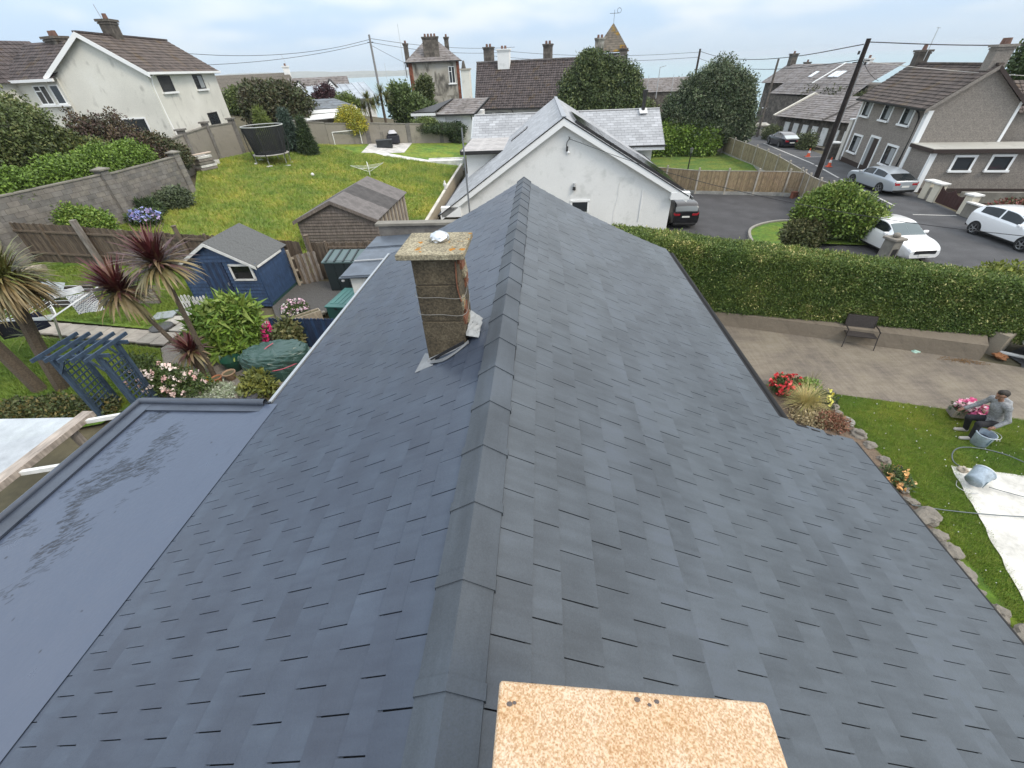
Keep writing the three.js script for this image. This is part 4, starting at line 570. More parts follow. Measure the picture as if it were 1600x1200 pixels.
{ // pots, tub, tarpaulin
  const pot = (label, p, r, h, m) => { const t = thing('flower_pot', label, 'flower pot', p); part('body', [fresh(new THREE.LatheGeometry([[0, 0], [r * 0.66, 0], [r, h], [r * 1.12, h], [r * 1.12, h * 1.14], [r * 0.94, h * 1.14], [r * 0.9, h * 0.9]].map((q) => new THREE.Vector2(...q)), 20))], m, t); part('soil', [cyl(r * 0.92, r * 0.92, 0.02, 0, h * 0.92, 0, 16)], MG.earth, t); return t; };
  pot('wide tan flower pot between the bucket and terracotta pot', [-9.02, 0.8, -9.55], 0.17, 0.22, mat([0.36, 0.24, 0.16], 0.9, { map: TX.mottle }));
  pot('round orange terracotta pot with a hole by the cordyline trunk', [-9.28, 0.8, -9.33], 0.13, 0.2, MW.terracotta);
  const p3 = pot('small terracotta pot planted with yellow primroses', [-9.5, 0.81, -9.08], 0.15, 0.13, MW.terracotta); scatter('foliage', p3, [[0, 0.2, 0, 0.15, 0.08, 0.15]], 60, LEAF.small, ML.leaf, GREEN.bright, 3); blossoms(p3, [[0.02, 0.2, 0, 0.17, 0.1, 0.17]], 14, [[0.8, 0.62, 0.05], [0.75, 0.5, 0.06]], 4);
  const b = thing('green_bucket', 'dark green flexible tub with handles in the gravel', 'bucket', [-9.2, 0.8, -10.05]); part('tub', [fresh(new THREE.LatheGeometry([[0, 0], [0.2, 0], [0.29, 0.4], [0.3, 0.4], [0.28, 0.38], [0.19, 0.03]].map((q) => new THREE.Vector2(...q)), 22))], mat([0.012, 0.07, 0.045], 0.5, { side: THREE.DoubleSide }), b); for (const s of [-1, 1]) part('handle', [tube([[s * 0.29, 0.36, -0.08], [s * 0.31, 0.5, 0], [s * 0.29, 0.36, 0.08]], 0.016, 10, 6)], mat([0.1, 0.16, 0.13], 0.5), b);
  const tp = thing('tarpaulin_heap', 'dark green tarpaulin tied with pink rope over a heap', 'tarpaulin', [-7.65, 0.78, -10.0]);
  { const T = [], n = 44, m = 26, P = (i, j) => { const th = i / n * 6.2832, v = j / m, R = 1 - 0.12 * Math.sin(th * 2) , e = Math.pow(Math.sin(v * 1.5708), 0.55), cr = 0.055 * noise(Math.cos(th) * 4.2, v * 6, Math.sin(th) * 4.2) + 0.03 * noise(Math.cos(th) * 11, v * 13, Math.sin(th) * 11); const rad = (1 - Math.pow(v, 2.6)) ; return [Math.cos(th) * (1.0 * R * Math.pow(rad, 0.42) + cr) * 1.0, Math.max(0, 0.86 * e + cr * 1.2 * Math.sin(v * 3.1)), Math.sin(th) * (0.66 * R * Math.pow(rad, 0.42) + cr)]; };
    for (let i = 0; i < n; i++) for (let j = 0; j < m; j++) { const a = P(i, j), b2 = P((i + 1) % n, j), c = P((i + 1) % n, j + 1), d = P(i, j + 1); T.push([a, c, b2], [a, d, c]); }
    part('sheet', [tris(T)], mat([0.035, 0.075, 0.065], 0.34, { side: THREE.DoubleSide, flatShading: true }), tp); }
  const rope = mat([0.45, 0.10, 0.14], 0.8); part('rope', [tube([[-0.45, 0.05, 0.55], [-0.35, 0.55, 0.42], [-0.2, 0.84, 0.1], [-0.05, 0.9, -0.2]], 0.014, 20, 5), tube([[-0.9, 0.25, 0.35], [-0.3, 0.42, 0.62], [0.4, 0.45, 0.55], [0.95, 0.5, 0.1]], 0.014, 20, 5)], rope, tp);
  const v = thing('vent_cowl', 'small round black vent cowl at the corner of the flat roof', 'vent', [-7.75, 0.8, -8.5]); part('cap', [cyl(0.2, 0.22, 0.06, 0, 0.2, 0, 18)], mat([0.07, 0.07, 0.08], 0.5), v); part('neck', [cyl(0.14, 0.14, 0.2, 0, 0.1, 0, 14)], mat([0.04, 0.04, 0.045], 0.6), v);
}
function rockGeo(r, seed) { const g = new THREE.IcosahedronGeometry(r, 3), p = g.attributes.position, R = rng(seed), k = [rr(0.8, 1.3, R), rr(0.55, 0.8, R), rr(0.8, 1.2, R)]; for (let i = 0; i < p.count; i++) { const v = V().fromBufferAttribute(p, i), f = 1 + 0.5 * noise(v.x / r * 1.2 + seed, v.y / r * 1.2, v.z / r * 1.2) + 0.22 * noise(v.x / r * 3.1, v.y / r * 3.1 + seed, v.z / r * 3.1); p.setXYZ(i, v.x * f * k[0], v.y * f * k[1], v.z * f * k[2]); } g.computeVertexNormals(); return fresh(g); }
function rock(label, x, z, r, seed, c, group) { single('rock', label, 'rock', [rockGeo(r, seed)], c ?? MW.rock, [x, terrain(x, z) + r * 0.3, z], seed, group); }
{ const R = rng(61); for (let k = 0; k < 13; k++) rock(['small','flat','round','mossy','sharp','pale','dark','long','squat','split','tawny','lumpy','grey'][k] + ' rock in the rockery between flat roof and tarpaulin', mix(-8.5, -7.4, R()), mix(-9.2, -8.5, R()), 0.08 + R() * 0.1, k + 3, undefined, 'rocks in the garden rockery'); for (let k = 0; k < 9; k++) rock(['first','second','third','fourth','fifth','sixth','seventh','eighth','ninth'][k] + ' edging stone counted from the blue panel to the storage shed', mix(-8.9, -7.4, k / 8) + rr(-0.1, 0.1, R), mix(-12.3, -14.6, k / 8), 0.09 + R() * 0.08, k + 33, MW.coping, 'stones edging the gravel'); }
shrub('leafy_shrub', 'bright green leafy shrub in front of the blue shed', [-9.85, 0.83, -11.3], [[0, 0.85, 0, 0.85, 0.75, 0.75], [-0.4, 0.7, 0.3, 0.6, 0.55, 0.55], [0.35, 1.15, -0.1, 0.55, 0.5, 0.5], [0.1, 0.45, 0.45, 0.75, 0.4, 0.5]], 1000, LEAF.broad, GREEN.bright, 41);
{ const s = shrub('pink_flower_bush', 'magenta flowering bush beside the leafy shrub', [-8.85, 0.79, -11.75], [[0, 0.3, 0, 0.3, 0.28, 0.28]], 160, LEAF.small, GREEN.mid, 42); blossoms(s, [[0, 0.36, 0, 0.34, 0.3, 0.32]], 70, [[0.7, 0.03, 0.2], [0.6, 0.05, 0.28]], 43); }
shrub('buddleia', 'scruffy olive shrub in front of the blue panel', [-7.75, 0.79, -11.1], [[0, 0.55, 0, 0.32, 0.5, 0.3]], 220, LEAF.mid, GREEN.olive, 44);
{ const s = shrub('rose_bush', 'rose bush with pale pink blooms along the flat roof', [-10.35, 0.86, -8.75], [[0, 0.5, 0, 0.8, 0.45, 0.4], [0.75, 0.35, 0.05, 0.6, 0.35, 0.35], [-0.5, 0.75, -0.1, 0.4, 0.5, 0.35]], 900, LEAF.small, GREEN.mid, 45, { scale: [0.9, 1.6] }); blossoms(s, [[0, 0.62, 0.05, 0.85, 0.42, 0.42], [0.75, 0.45, 0.1, 0.6, 0.33, 0.35]], 90, [[0.78, 0.60, 0.56], [0.8, 0.70, 0.66], [0.75, 0.5, 0.47]], 46); }
{ const s = shrub('silver_groundcover', 'silvery white ground cover spilling over the gravel', [-8.95, 0.79, -8.75], [[0, 0.1, 0, 0.62, 0.16, 0.36], [-0.5, 0.1, 0.1, 0.4, 0.14, 0.3]], 900, LEAF.small, GREEN.silver, 47, { category: 'plant' }); void s; }
shrub('fern', 'yellow green fern growing out of the rockery', [-7.75, 0.79, -8.95], [[0, 0.25, 0, 0.36, 0.25, 0.32]], 130, LEAF.wide, [[0.16, 0.17, 0.03], [0.10, 0.12, 0.03]], 48, { category: 'fern' });
shrub('low_shrub', 'dark low shrubs at the foot of the pergola', [-12.7, 0.95, -7.75], [[0, 0.22, 0, 0.9, 0.28, 0.35], [1.0, 0.16, -0.1, 0.5, 0.22, 0.3], [-1.0, 0.2, 0.2, 0.7, 0.26, 0.35]], 900, LEAF.small, [[0.06, 0.085, 0.025], [0.09, 0.10, 0.035], [0.16, 0.13, 0.04], [0.04, 0.06, 0.02]], 49, { scale: [0.9, 1.7] });
{ const s = shrub('hydrangea', 'hydrangea with round blue flower heads by the fence', [-21.2, 1.87, -22.1], [[0, 0.35, 0, 0.75, 0.36, 0.55]], 420, LEAF.mid, GREEN.mid, 50); blossoms(s, [[0.15, 0.5, 0.1, 0.62, 0.32, 0.45]], 150, [[0.30, 0.35, 0.68], [0.38, 0.40, 0.70], [0.46, 0.38, 0.62]], 51, LEAF.petal2, [1, 1.8]); }
shrub('wall_shrub', 'grey green shrub at the foot of the block pillar', [-21.4, 1.95, -25.1], [[0, 0.55, 0, 0.8, 0.6, 0.7], [-0.6, 0.4, 0.5, 0.6, 0.45, 0.5]], 700, LEAF.mid, [[0.075, 0.10, 0.05], [0.11, 0.14, 0.07], [0.05, 0.07, 0.035]], 52);
shrub('yucca_clump', 'dark spiky clump left of the wall shrub', [-22.0, 1.95, -23.5], [[0, 0.35, 0, 0.7, 0.4, 0.5]], 240, LEAF.needle, GREEN.dark, 53, { scale: [1.2, 2] });
shrub('bright_shrub', 'fresh green shrub growing over the fence top', [-22.9, 2.0, -19.7], [[0, 0.75, 0, 1.3, 0.8, 0.7], [1.0, 0.6, -0.3, 0.9, 0.6, 0.6]], 1100, LEAF.mid, GREEN.bright, 54);
{ const s = shrub('bedding_plants', 'little white and pink bedding plants by the shed door', [-9.1, 0.8, -13.9], [[0, 0.15, 0, 0.5, 0.18, 0.4]], 240, LEAF.small, GREEN.mid, 55, { category: 'plant' }); blossoms(s, [[0, 0.2, 0, 0.5, 0.18, 0.4]], 40, [[0.7, 0.5, 0.6], [0.7, 0.7, 0.68]], 56); }
{ // lean-to canopy by the flat roof
  const c = thing('canopy_roof', 'translucent corrugated canopy with timber edge beam beside the flat roof', 'canopy', [-7.62, 0, -4.95]);
  const T = [], n = 60, m = 2; for (let i = 0; i < n * 2; i++) { const z0 = i * 0.045, z1 = z0 + 0.045, y = (z) => 3.44 + 0.014 * Math.sin(z / 0.09 * 6.283); const A = [-3.6, y(z0) - 0.14, z0], B = [-3.6, y(z1) - 0.14, z1], C = [-0.08, y(z1), z1], D = [-0.08, y(z0), z0]; T.push([A, B, C], [A, C, D]); } void m;
  part('corrugated_sheet', [tris(T)], mat([0.62, 0.66, 0.70], 0.35, { phys: true, transmission: 0.25, side: THREE.DoubleSide, map: respaced(TX.mottle, 3) }), c);
  part('edge_beam', [rbx(0.2, 0.11, 5.6, 0.008, 0.02, 3.47, 2.72)], mat([0.44, 0.38, 0.33], 0.95, { map: TX.wood }), c, 'weathered pale timber edge beam');
  for (const z of [0.1, 1.25, 2.4, 3.5]) part('rafter', [bar([0.1, 3.44, z], [2.0, 3.75, z - 0.12], 0.06, 0.07)], MW.white, c); for (const z of [0.3, 5.2]) part('post', [bx(0.1, 2.6, 0.1, -0.02, 2.1, z)], MW.grayWood, c);
  const d = thing('timber_deck', 'grey timber deck under the canopy edge', 'deck', [-7.6, 0.86, -4.6]); for (let k = 0; k < 22; k++) part('plank', [bx(0.135, 0.035, 5.6, -1.0 + k * 0.142, 0.05, 2.4)], [MW.grayWood, mat([0.33, 0.30, 0.27], 1, { map: TX.wood })][k % 2], d); part('joists', [bx(3.0, 0.1, 0.08, 0.5, -0.02, 0.2), bx(3.0, 0.1, 0.08, 0.5, -0.02, 4.6)], MW.fence, d);
}
single('aerial_mast', 'thin grey mast standing behind the roof verge', 'mast', [cyl(0.018, 0.022, 2.6, 0, 1.3, 0, 8)], mat([0.25, 0.26, 0.27], 0.4, { metalness: 0.5 }), [-1.42, 4.4, -10.95]);
// ---------------------------------------------------------------- builders for houses
TX.tile = dataTex(512, 4.8, (u, v, r) => { const c = Math.floor(u * 16), w = Math.floor(v * 14), h = Math.abs(Math.sin(c * 127.1 + w * 311.7) * 43758.5) % 1, f = (u * 16) % 1, e = Math.min(f, 1 - f); const k = 0.78 + 0.34 * h + 0.2 * tnoise(u, v, 9, 2.2, 4) - (e < 0.07 ? 0.3 : 0) + (r() - 0.5) * 0.1; const m = ss(0.12, 0.3, tnoise(u, v, 6, 15.3, 4)); return [k * (1 + 0.1 * m), k * (1 + 0.02 * m), k * (1 - 0.12 * m)]; });
TX.tileBump = dataTex(256, 4.8, (u) => gray(0.5 + 0.5 * Math.sin(u * 16 * 6.283)), false);
TX.oldslate = dataTex(512, 6, (u, v, r) => { const c = Math.floor(u * 20 + (Math.floor(v * 24) % 2) * 0.5), w = Math.floor(v * 24), h = Math.abs(Math.sin(c * 91.7 + w * 57.3) * 7531.7) % 1; const k = 0.78 + 0.3 * h + 0.34 * tnoise(u, v * 0.6, 12, 3.2, 4) + (r() - 0.5) * 0.14; return [k * 1.02, k, k * 0.97]; });
TX.rubble = dataTex(512, 3.2, (u, v, r) => { const k = 0.75 + 0.45 * tnoise(u, v, 14, 6.2, 4) + 0.25 * tnoise(u, v, 4, 3.9, 3) + (r() - 0.5) * 0.15; return [k * 1.02, k, k * 0.96]; });
TX.stain = dataTex(512, 9, (u, v, r) => { const s = Math.max(0, tnoise(u, v * 0.5, 24, 3.9, 4) - 0.17) * 0.5, b = tnoise(u, v, 5, 8.4, 4); const k = 0.96 + 0.10 * b - s + (r() - 0.5) * 0.07; return [k, k * 0.995, k * 0.97]; });
TX.weather = dataTex(512, 5, (u, v, r) => { const s = Math.max(0, tnoise(u, v * 0.5, 10, 2.9, 5) + 0.02) * 1.1, b = tnoise(u, v, 4, 8.4, 4); const k = 1.0 + 0.25 * b - s + (r() - 0.5) * 0.08; return [k, k * 0.99, k * 0.96]; });
const MB = {
  white: mat([0.80, 0.805, 0.795], 0.85, { map: respaced(TX.render, 7) }), dash: mat([0.71, 0.71, 0.685], 0.95, { map: TX.stain, bumpMap: TX.bumpFine, bumpScale: 0.008 }), upvc: mat([0.80, 0.81, 0.81], 0.4), dark: mat([0.018, 0.017, 0.017], 0.45), brownTrim: mat([0.035, 0.022, 0.018], 0.6),
  glass: mat([0.03, 0.035, 0.04], 0.06), blind: mat([0.32, 0.34, 0.35], 0.25), tileBrown: mat([0.125, 0.098, 0.085], 0.95, { map: TX.tile, bumpMap: TX.tileBump, bumpScale: 0.05 }), tileDark: mat([0.085, 0.068, 0.066], 0.92, { map: TX.tile, bumpMap: TX.tileBump, bumpScale: 0.05 }),
  oldslate: mat([0.20, 0.185, 0.185], 0.9, { map: TX.oldslate }), oldslate2: mat([0.15, 0.14, 0.14], 0.9, { map: TX.oldslate }), stone: mat([0.19, 0.175, 0.165], 1, { map: TX.rubble, bumpMap: TX.bumpSoft, bumpScale: 0.03 }), cement: mat([0.40, 0.385, 0.355], 1, { map: TX.weather }), brick: mat([0.34, 0.13, 0.085], 1, { map: TX.rubble }), dashGray: mat([0.335, 0.30, 0.265], 1, { map: respaced(TX.rough, 1.1), bumpMap: TX.bumpFine, bumpScale: 0.008 }),
  newslate: mat([1, 1, 1], 0.5, { vertexColors: true, map: respaced(TX.mottle, 4) }), pot: mat([0.15, 0.085, 0.065], 0.9), zinc: mat([0.42, 0.46, 0.50], 0.4, { metalness: 0.2, map: respaced(TX.mottle, 5) }), panel: mat([0.008, 0.009, 0.012], 0.12), alu: mat([0.55, 0.56, 0.57], 0.35, { metalness: 0.6 }), cable: mat([0.02, 0.02, 0.022], 0.6),
};
const extX = (pts, L) => ext(pts.map(([z, y]) => [-z, y]), L).rotateY(Math.PI / 2);   // section in z, y drawn out along x
function win(parent, x, y, w, h, z, { frame = MB.dark, surround, sill = true, glass = MB.glass, split = 0.42, blind = false } = {}) {
  const g = grp('window', parent); const fw = 0.07;
  if (surround) part('surround', [bx(w + 0.3, 0.15, 0.05, x, y + h / 2 + 0.06, z + 0.025), bx(0.15, h + 0.02, 0.05, x - w / 2 - 0.07, y, z + 0.025), bx(0.15, h + 0.02, 0.05, x + w / 2 + 0.07, y, z + 0.025)], surround, g);
  if (sill) part('sill', [bx(w + 0.36, 0.12, 0.16, x, y - h / 2 - 0.06, z + 0.08)], surround ?? MB.upvc, g);
  const bars = [bx(w, fw, 0.05, x, y + h / 2 - fw / 2, z + 0.026), bx(w, fw, 0.05, x, y - h / 2 + fw / 2, z + 0.026), bx(fw, h - 2 * fw, 0.05, x - w / 2 + fw / 2, y, z + 0.026), bx(fw, h - 2 * fw, 0.05, x + w / 2 - fw / 2, y, z + 0.026)];
  if (split) bars.push(bx(fw, h - 2 * fw, 0.046, x - w / 2 + w * split, y, z + 0.026), bx(w * split - fw * 1.5, fw, 0.044, x - w / 2 + w * split / 2 + fw * 0.25, y + h * 0.2, z + 0.026));
  part('window_frame', bars, frame, g);
  part('pane', [bx(w - 0.02, h - 0.02, 0.012, x, y, z + 0.012)], glass, g);
  if (blind) part('blind', [bx(w * (1 - split) - 0.1, h - 0.16, 0.006, x + w * split / 2, y, z + 0.022)], MB.blind, g);
  return g;
}
// a roof slope a,b along the eave, c,d along the ridge, in stepped courses
function tiled(a, b, c, d, n, lip = 0.03) {
  const A = V(...a), B = V(...b), C = V(...c), D = V(...d), T = [], UV = [], nrm = V().crossVectors(B.clone().sub(A), D.clone().sub(A)).normalize(), len = A.distanceTo(D), u0 = A.clone(), ud = B.clone().sub(A).normalize();
  const q = (P, v) => [P.clone().sub(u0).dot(ud), v];
  for (let i = 0; i < n; i++) {
    const t0 = i / n, t1 = (i + 1.08) / n, l = A.clone().lerp(D, t0).addScaledVector(nrm, lip), r = B.clone().lerp(C, t0).addScaledVector(nrm, lip), ur = B.clone().lerp(C, Math.min(1, t1)), ul = A.clone().lerp(D, Math.min(1, t1)), l2 = l.clone().addScaledVector(nrm, -lip), r2 = r.clone().addScaledVector(nrm, -lip);
    for (const t of [[[l, t0], [r, t0], [ur, t1]], [[l, t0], [ur, t1], [ul, t1]], [[l2, t0], [r2, t0], [r, t0]], [[l2, t0], [r, t0], [l, t0]]]) { T.push(t.map((k) => k[0].toArray())); for (const k of t) UV.push(...q(k[0], k[1] * len)); }
  }
  const g = tris(T); g.setAttribute('uv', new THREE.BufferAttribute(new Float32Array(UV), 2)); return g;
}
function rpart(name, geos, m, parent, label) { const o = mesh(name, geos, m, parent, false); if (label) o.userData.label = label; return o; }
// fibre slates laid in half bond as one joined field
function slateField(O, U, W, Vd, L, sw, gauge, base, seed, keep) {
  const R = rng(seed), o = V(...O), u = V(...U).normalize(), v = V(...Vd).normalize(), n = V().crossVectors(u, v).normalize(), T = [], UV = [], C = [];
  for (let j = 0, s = 0; s < L - 0.02; j++, s += gauge) for (let x = -(j % 2) * sw / 2; x < W; x += sw) {
    const x0 = Math.max(0, x + 0.008), x1 = Math.min(W, x + sw - 0.008); if (x1 - x0 < 0.04) continue; if (keep && !keep((x0 + x1) / 2, s)) continue; const s1 = Math.min(L, s + gauge + 0.02), P = (a, b, h) => o.clone().addScaledVector(u, a).addScaledVector(v, b).addScaledVector(n, h).toArray();
    const A = P(x0, s, 0.02), B = P(x1, s, 0.02), Cc = P(x1, s1, 0.004), D = P(x0, s1, 0.004), a = P(x0, s, 0.0), b = P(x1, s, 0.0), k = 1 + (R() - 0.5) * 0.14;
    for (const t of [[A, B, Cc], [A, Cc, D], [a, b, B], [a, B, A]]) { T.push(t); for (const p of t) { UV.push(x0 + R() * 0.2, s); C.push(base[0] * k, base[1] * k, base[2] * k); void p; } }
  }
  const g = tris(T); g.setAttribute('uv', new THREE.BufferAttribute(new Float32Array(UV), 2)); g.setAttribute('color', new THREE.BufferAttribute(new Float32Array(C), 3)); return g;
}
function stuffPart(name, g, m, parent) { const o = rawMesh(name, g, m, parent); o.userData.kind = 'stuff'; return o; }
function chimney(parent, x, y, z, w, h, d, m, pots = 2, label) {
  const g = grp('chimney', parent, x, y, z); part('stack', [bx(w, h, d, 0, h / 2, 0)], m, g, label); part('cap', [bx(w + 0.22, 0.14, d + 0.22, 0, h + 0.05, 0), bx(w + 0.1, 0.1, d + 0.1, 0, h - 0.1, 0)], m, g);
  for (let i = 0; i < pots; i++) part('pot', [cyl(0.13, 0.16, 0.32, (i - (pots - 1) / 2) * Math.min(0.42, w / Math.max(1, pots)), h + 0.27, 0, 10)], MB.pot, g); return g;
}
// ---------------------------------------------------------------- white two-storey house on the rise
{
  const th = 1.7378, h = thing('white_villa', 'white pebbledashed two-storey house with brown tiled roof up the slope', 'house', [-26.45, 3.2, -33.6], th), L = 10.03, D = 5.9, e = 5.5, r = 7.55;
  part('wall', [bx(L, e, D, L / 2, e / 2, -D / 2), extX([[0, e], [-D, e], [-D / 2, r - 0.1]], L - 0.02).translate(0.01, 0, 0)], MB.dash, h);
  rpart('roof_tiles', [tiled([-0.3, e - 0.12, 0.35], [L + 0.3, e - 0.12, 0.35], [L + 0.3, r, -D / 2], [-0.3, r, -D / 2], 12), tiled([L + 0.3, e - 0.12, -D - 0.35], [-0.3, e - 0.12, -D - 0.35], [-0.3, r, -D / 2], [L + 0.3, r, -D / 2], 12)], MB.tileBrown, h);
  part('ridge_tiles', [bx(L + 0.6, 0.1, 0.25, L / 2, r + 0.03, -D / 2)], MB.tileDark, h);
  part('bargeboard', [slab([-0.34, r + 0.02, -D / 2], [-0.34, r - 0.26, -D / 2], [-0.34, e - 0.42, 0.38], [-0.34, e - 0.14, 0.38], 0.05)], MB.upvc, h); part('bargeboard', [slab([-0.34, r + 0.02, -D / 2], [-0.34, e - 0.14, -D - 0.38], [-0.34, e - 0.42, -D - 0.38], [-0.34, r - 0.26, -D / 2], 0.05)], MB.upvc, h);
  part('gutter', [bx(L + 0.6, 0.14, 0.14, L / 2, e - 0.17, 0.4), bx(L + 0.5, 0.03, 0.38, L / 2, e - 0.25, 0.17)], MB.upvc, h);
  part('downpipe', [tube([[0.2, e - 0.2, 0.4], [0.2, e - 0.45, 0.1], [0.2, 0, 0.1]], 0.05, 16, 8)], MB.upvc, h);
  win(h, 1.9, 4.72, 1.6, 0.95, 0, { split: 0 }); win(h, 6.8, 4.72, 1.5, 0.95, 0, { blind: true }); win(h, 6.8, 2.1, 1.7, 1.05, 0, { sill: false });
  chimney(h, 3.6, r - 0.5, -D / 2, 0.95, 1.25, 0.7, MB.stone, 1, 'brown rendered chimney with wide cap'); part('aerial', [bar([3.2, r + 0.7, -D / 2], [3.0, r + 1.6, -D / 2], 0.03)], MB.alu, h);
  // ground floor window on the gable
  const gw = grp('window', h); part('window_frame', [bx(0.05, 1.2, 1.6, -0.02, 2.3, -2.2)], MB.upvc, gw); part('pane', [bx(0.04, 1.0, 1.4, -0.035, 2.3, -2.2)], MB.glass, gw);
  // wing behind the shrubs
  const wg = thing('white_villa_wing', 'lower tiled wing joining the white house with white gutter', 'house', [-32.3, 3.2, -32.8], -0.167); const wl = 4.6;
  part('wall', [bx(wl, 5.35, 5, -wl / 2 + 0.3, 2.67, -2.3)], MB.dash, wg); rpart('roof_tiles', [tiled([-wl, 5.25, 0.55], [0.5, 5.25, 0.55], [0.5, 7.35, -2.6], [-wl, 7.35, -2.6], 12), tiled([0.5, 5.25, -5.7], [-wl, 5.25, -5.7], [-wl, 7.35, -2.6], [0.5, 7.35, -2.6], 12)], MB.tileDark, wg);
  part('gutter', [bx(wl + 0.5, 0.16, 0.14, -wl / 2 + 0.25, 5.2, 0.6)], MB.upvc, wg); win(wg, -1.6, 4.4, 1.2, 1.1, 0.21, { frame: MB.upvc, split: 0.5 }); win(wg, -0.3, 4.4, 0.8, 1.1, 0.21, { frame: MB.upvc, split: 0 });
  const n = thing('white_neighbour', 'white gabled neighbour house at the picture edge', 'house', [-37.0, 3.2, -31.2], -0.3); part('wall', [bx(7, 5.3, 6, -3, 2.65, -3), ext([[-6.5, 5.3], [0.5, 5.3], [-3, 7.4]], 5.9).translate(0, 0, -5.95)], MB.dash, n);
  rpart('roof_tiles', [tiled([0.9, 5.15, 0.3], [0.9, 5.15, -6.3], [-3, 7.6, -6.3], [-3, 7.6, 0.3], 10), tiled([-6.9, 5.15, -6.3], [-6.9, 5.15, 0.3], [-3, 7.6, 0.3], [-3, 7.6, -6.3], 10)], MB.tileDark, n); part('bargeboard', [slab([-3, 7.6, 0.35], [-3, 7.3, 0.35], [0.95, 4.8, 0.35], [0.95, 5.1, 0.35], 0.05), slab([-3, 7.6, 0.35], [-6.95, 5.1, 0.35], [-6.95, 4.8, 0.35], [-3, 7.3, 0.35], 0.05)], MB.upvc, n);
  chimney(n, 1.8, 6.3, -5.4, 1.3, 1.2, 0.8, MB.stone, 2); chimney(n, -3.6, 7.0, -3, 0.9, 1.5, 0.8, MB.dark, 1);
}
// ---------------------------------------------------------------- block wall with pillars, built block by block
{
  const wall = thing('block_wall', 'tall concrete block wall with capped pillars along the back lawn', 'wall'), R = rng(71);
  const P = [[-24.6, -12.5], [-23.3, -17.0], [-22.35, -22.35], [-22.55, -27.9]], top = [4.55, 4.62, 4.55, 4.5];
  for (let s = 0; s < 3; s++) {
    const [x0, z0] = P[s], [x1, z1] = P[s + 1], dx = x1 - x0, dz = z1 - z0, L = Math.hypot(dx, dz), yaw = Math.atan2(-dz, dx), yt = (top[s] + top[s + 1]) / 2 - 0.25, nrows = s === 0 ? 6 : 11, xm = (x0 + x1) / 2, zm = (z0 + z1) / 2, bot = terrain(xm, zm) - 0.3;
    part('mortar_core', [bx(L, yt - bot, 0.17, xm, (yt + bot) / 2, zm, yaw)], MW.mortar, wall);
    for (let j = 0; j < nrows; j++) for (let u = 0.22 - (j % 2) * 0.225; u < L - 0.2; u += 0.452) { const a = Math.max(0.2, u), b = Math.min(L - 0.2, u + 0.44); if (b - a < 0.1) continue; const t = (a + b) / 2 / L; part('block', [bx(b - a, 0.215, 0.2 + rr(0, 0.008, R), x0 + dx * t, yt - 0.11 - j * 0.226, z0 + dz * t, yaw)], MW.block[R() * 5 | 0], wall); }
    part('coping', [rbx(L, 0.07, 0.28, 0.012, xm, yt + 0.04, zm, yaw)], MW.coping, wall);
  }
  for (let s = 1; s < 4; s++) { const [x, z] = P[s], b = terrain(x, z) - 0.2, pl = grp('pillar', wall, x, 0, z, 1.5); const n = Math.ceil((top[s] - b) / 0.226); for (let j = 0; j < n; j++) part('block', [rbx(0.44, 0.217, 0.44, 0.008, 0, top[s] - 0.11 - j * 0.226, 0)], MW.block[R() * 5 | 0], pl); part('cap', [rbx(0.6, 0.08, 0.6, 0.012, 0, top[s] + 0.04, 0), mv(cyl(0.02, 0.4, 0.1, 0, 0, 0, 4, Math.PI / 4), 0, top[s] + 0.12, 0)], MW.coping, pl); }
}
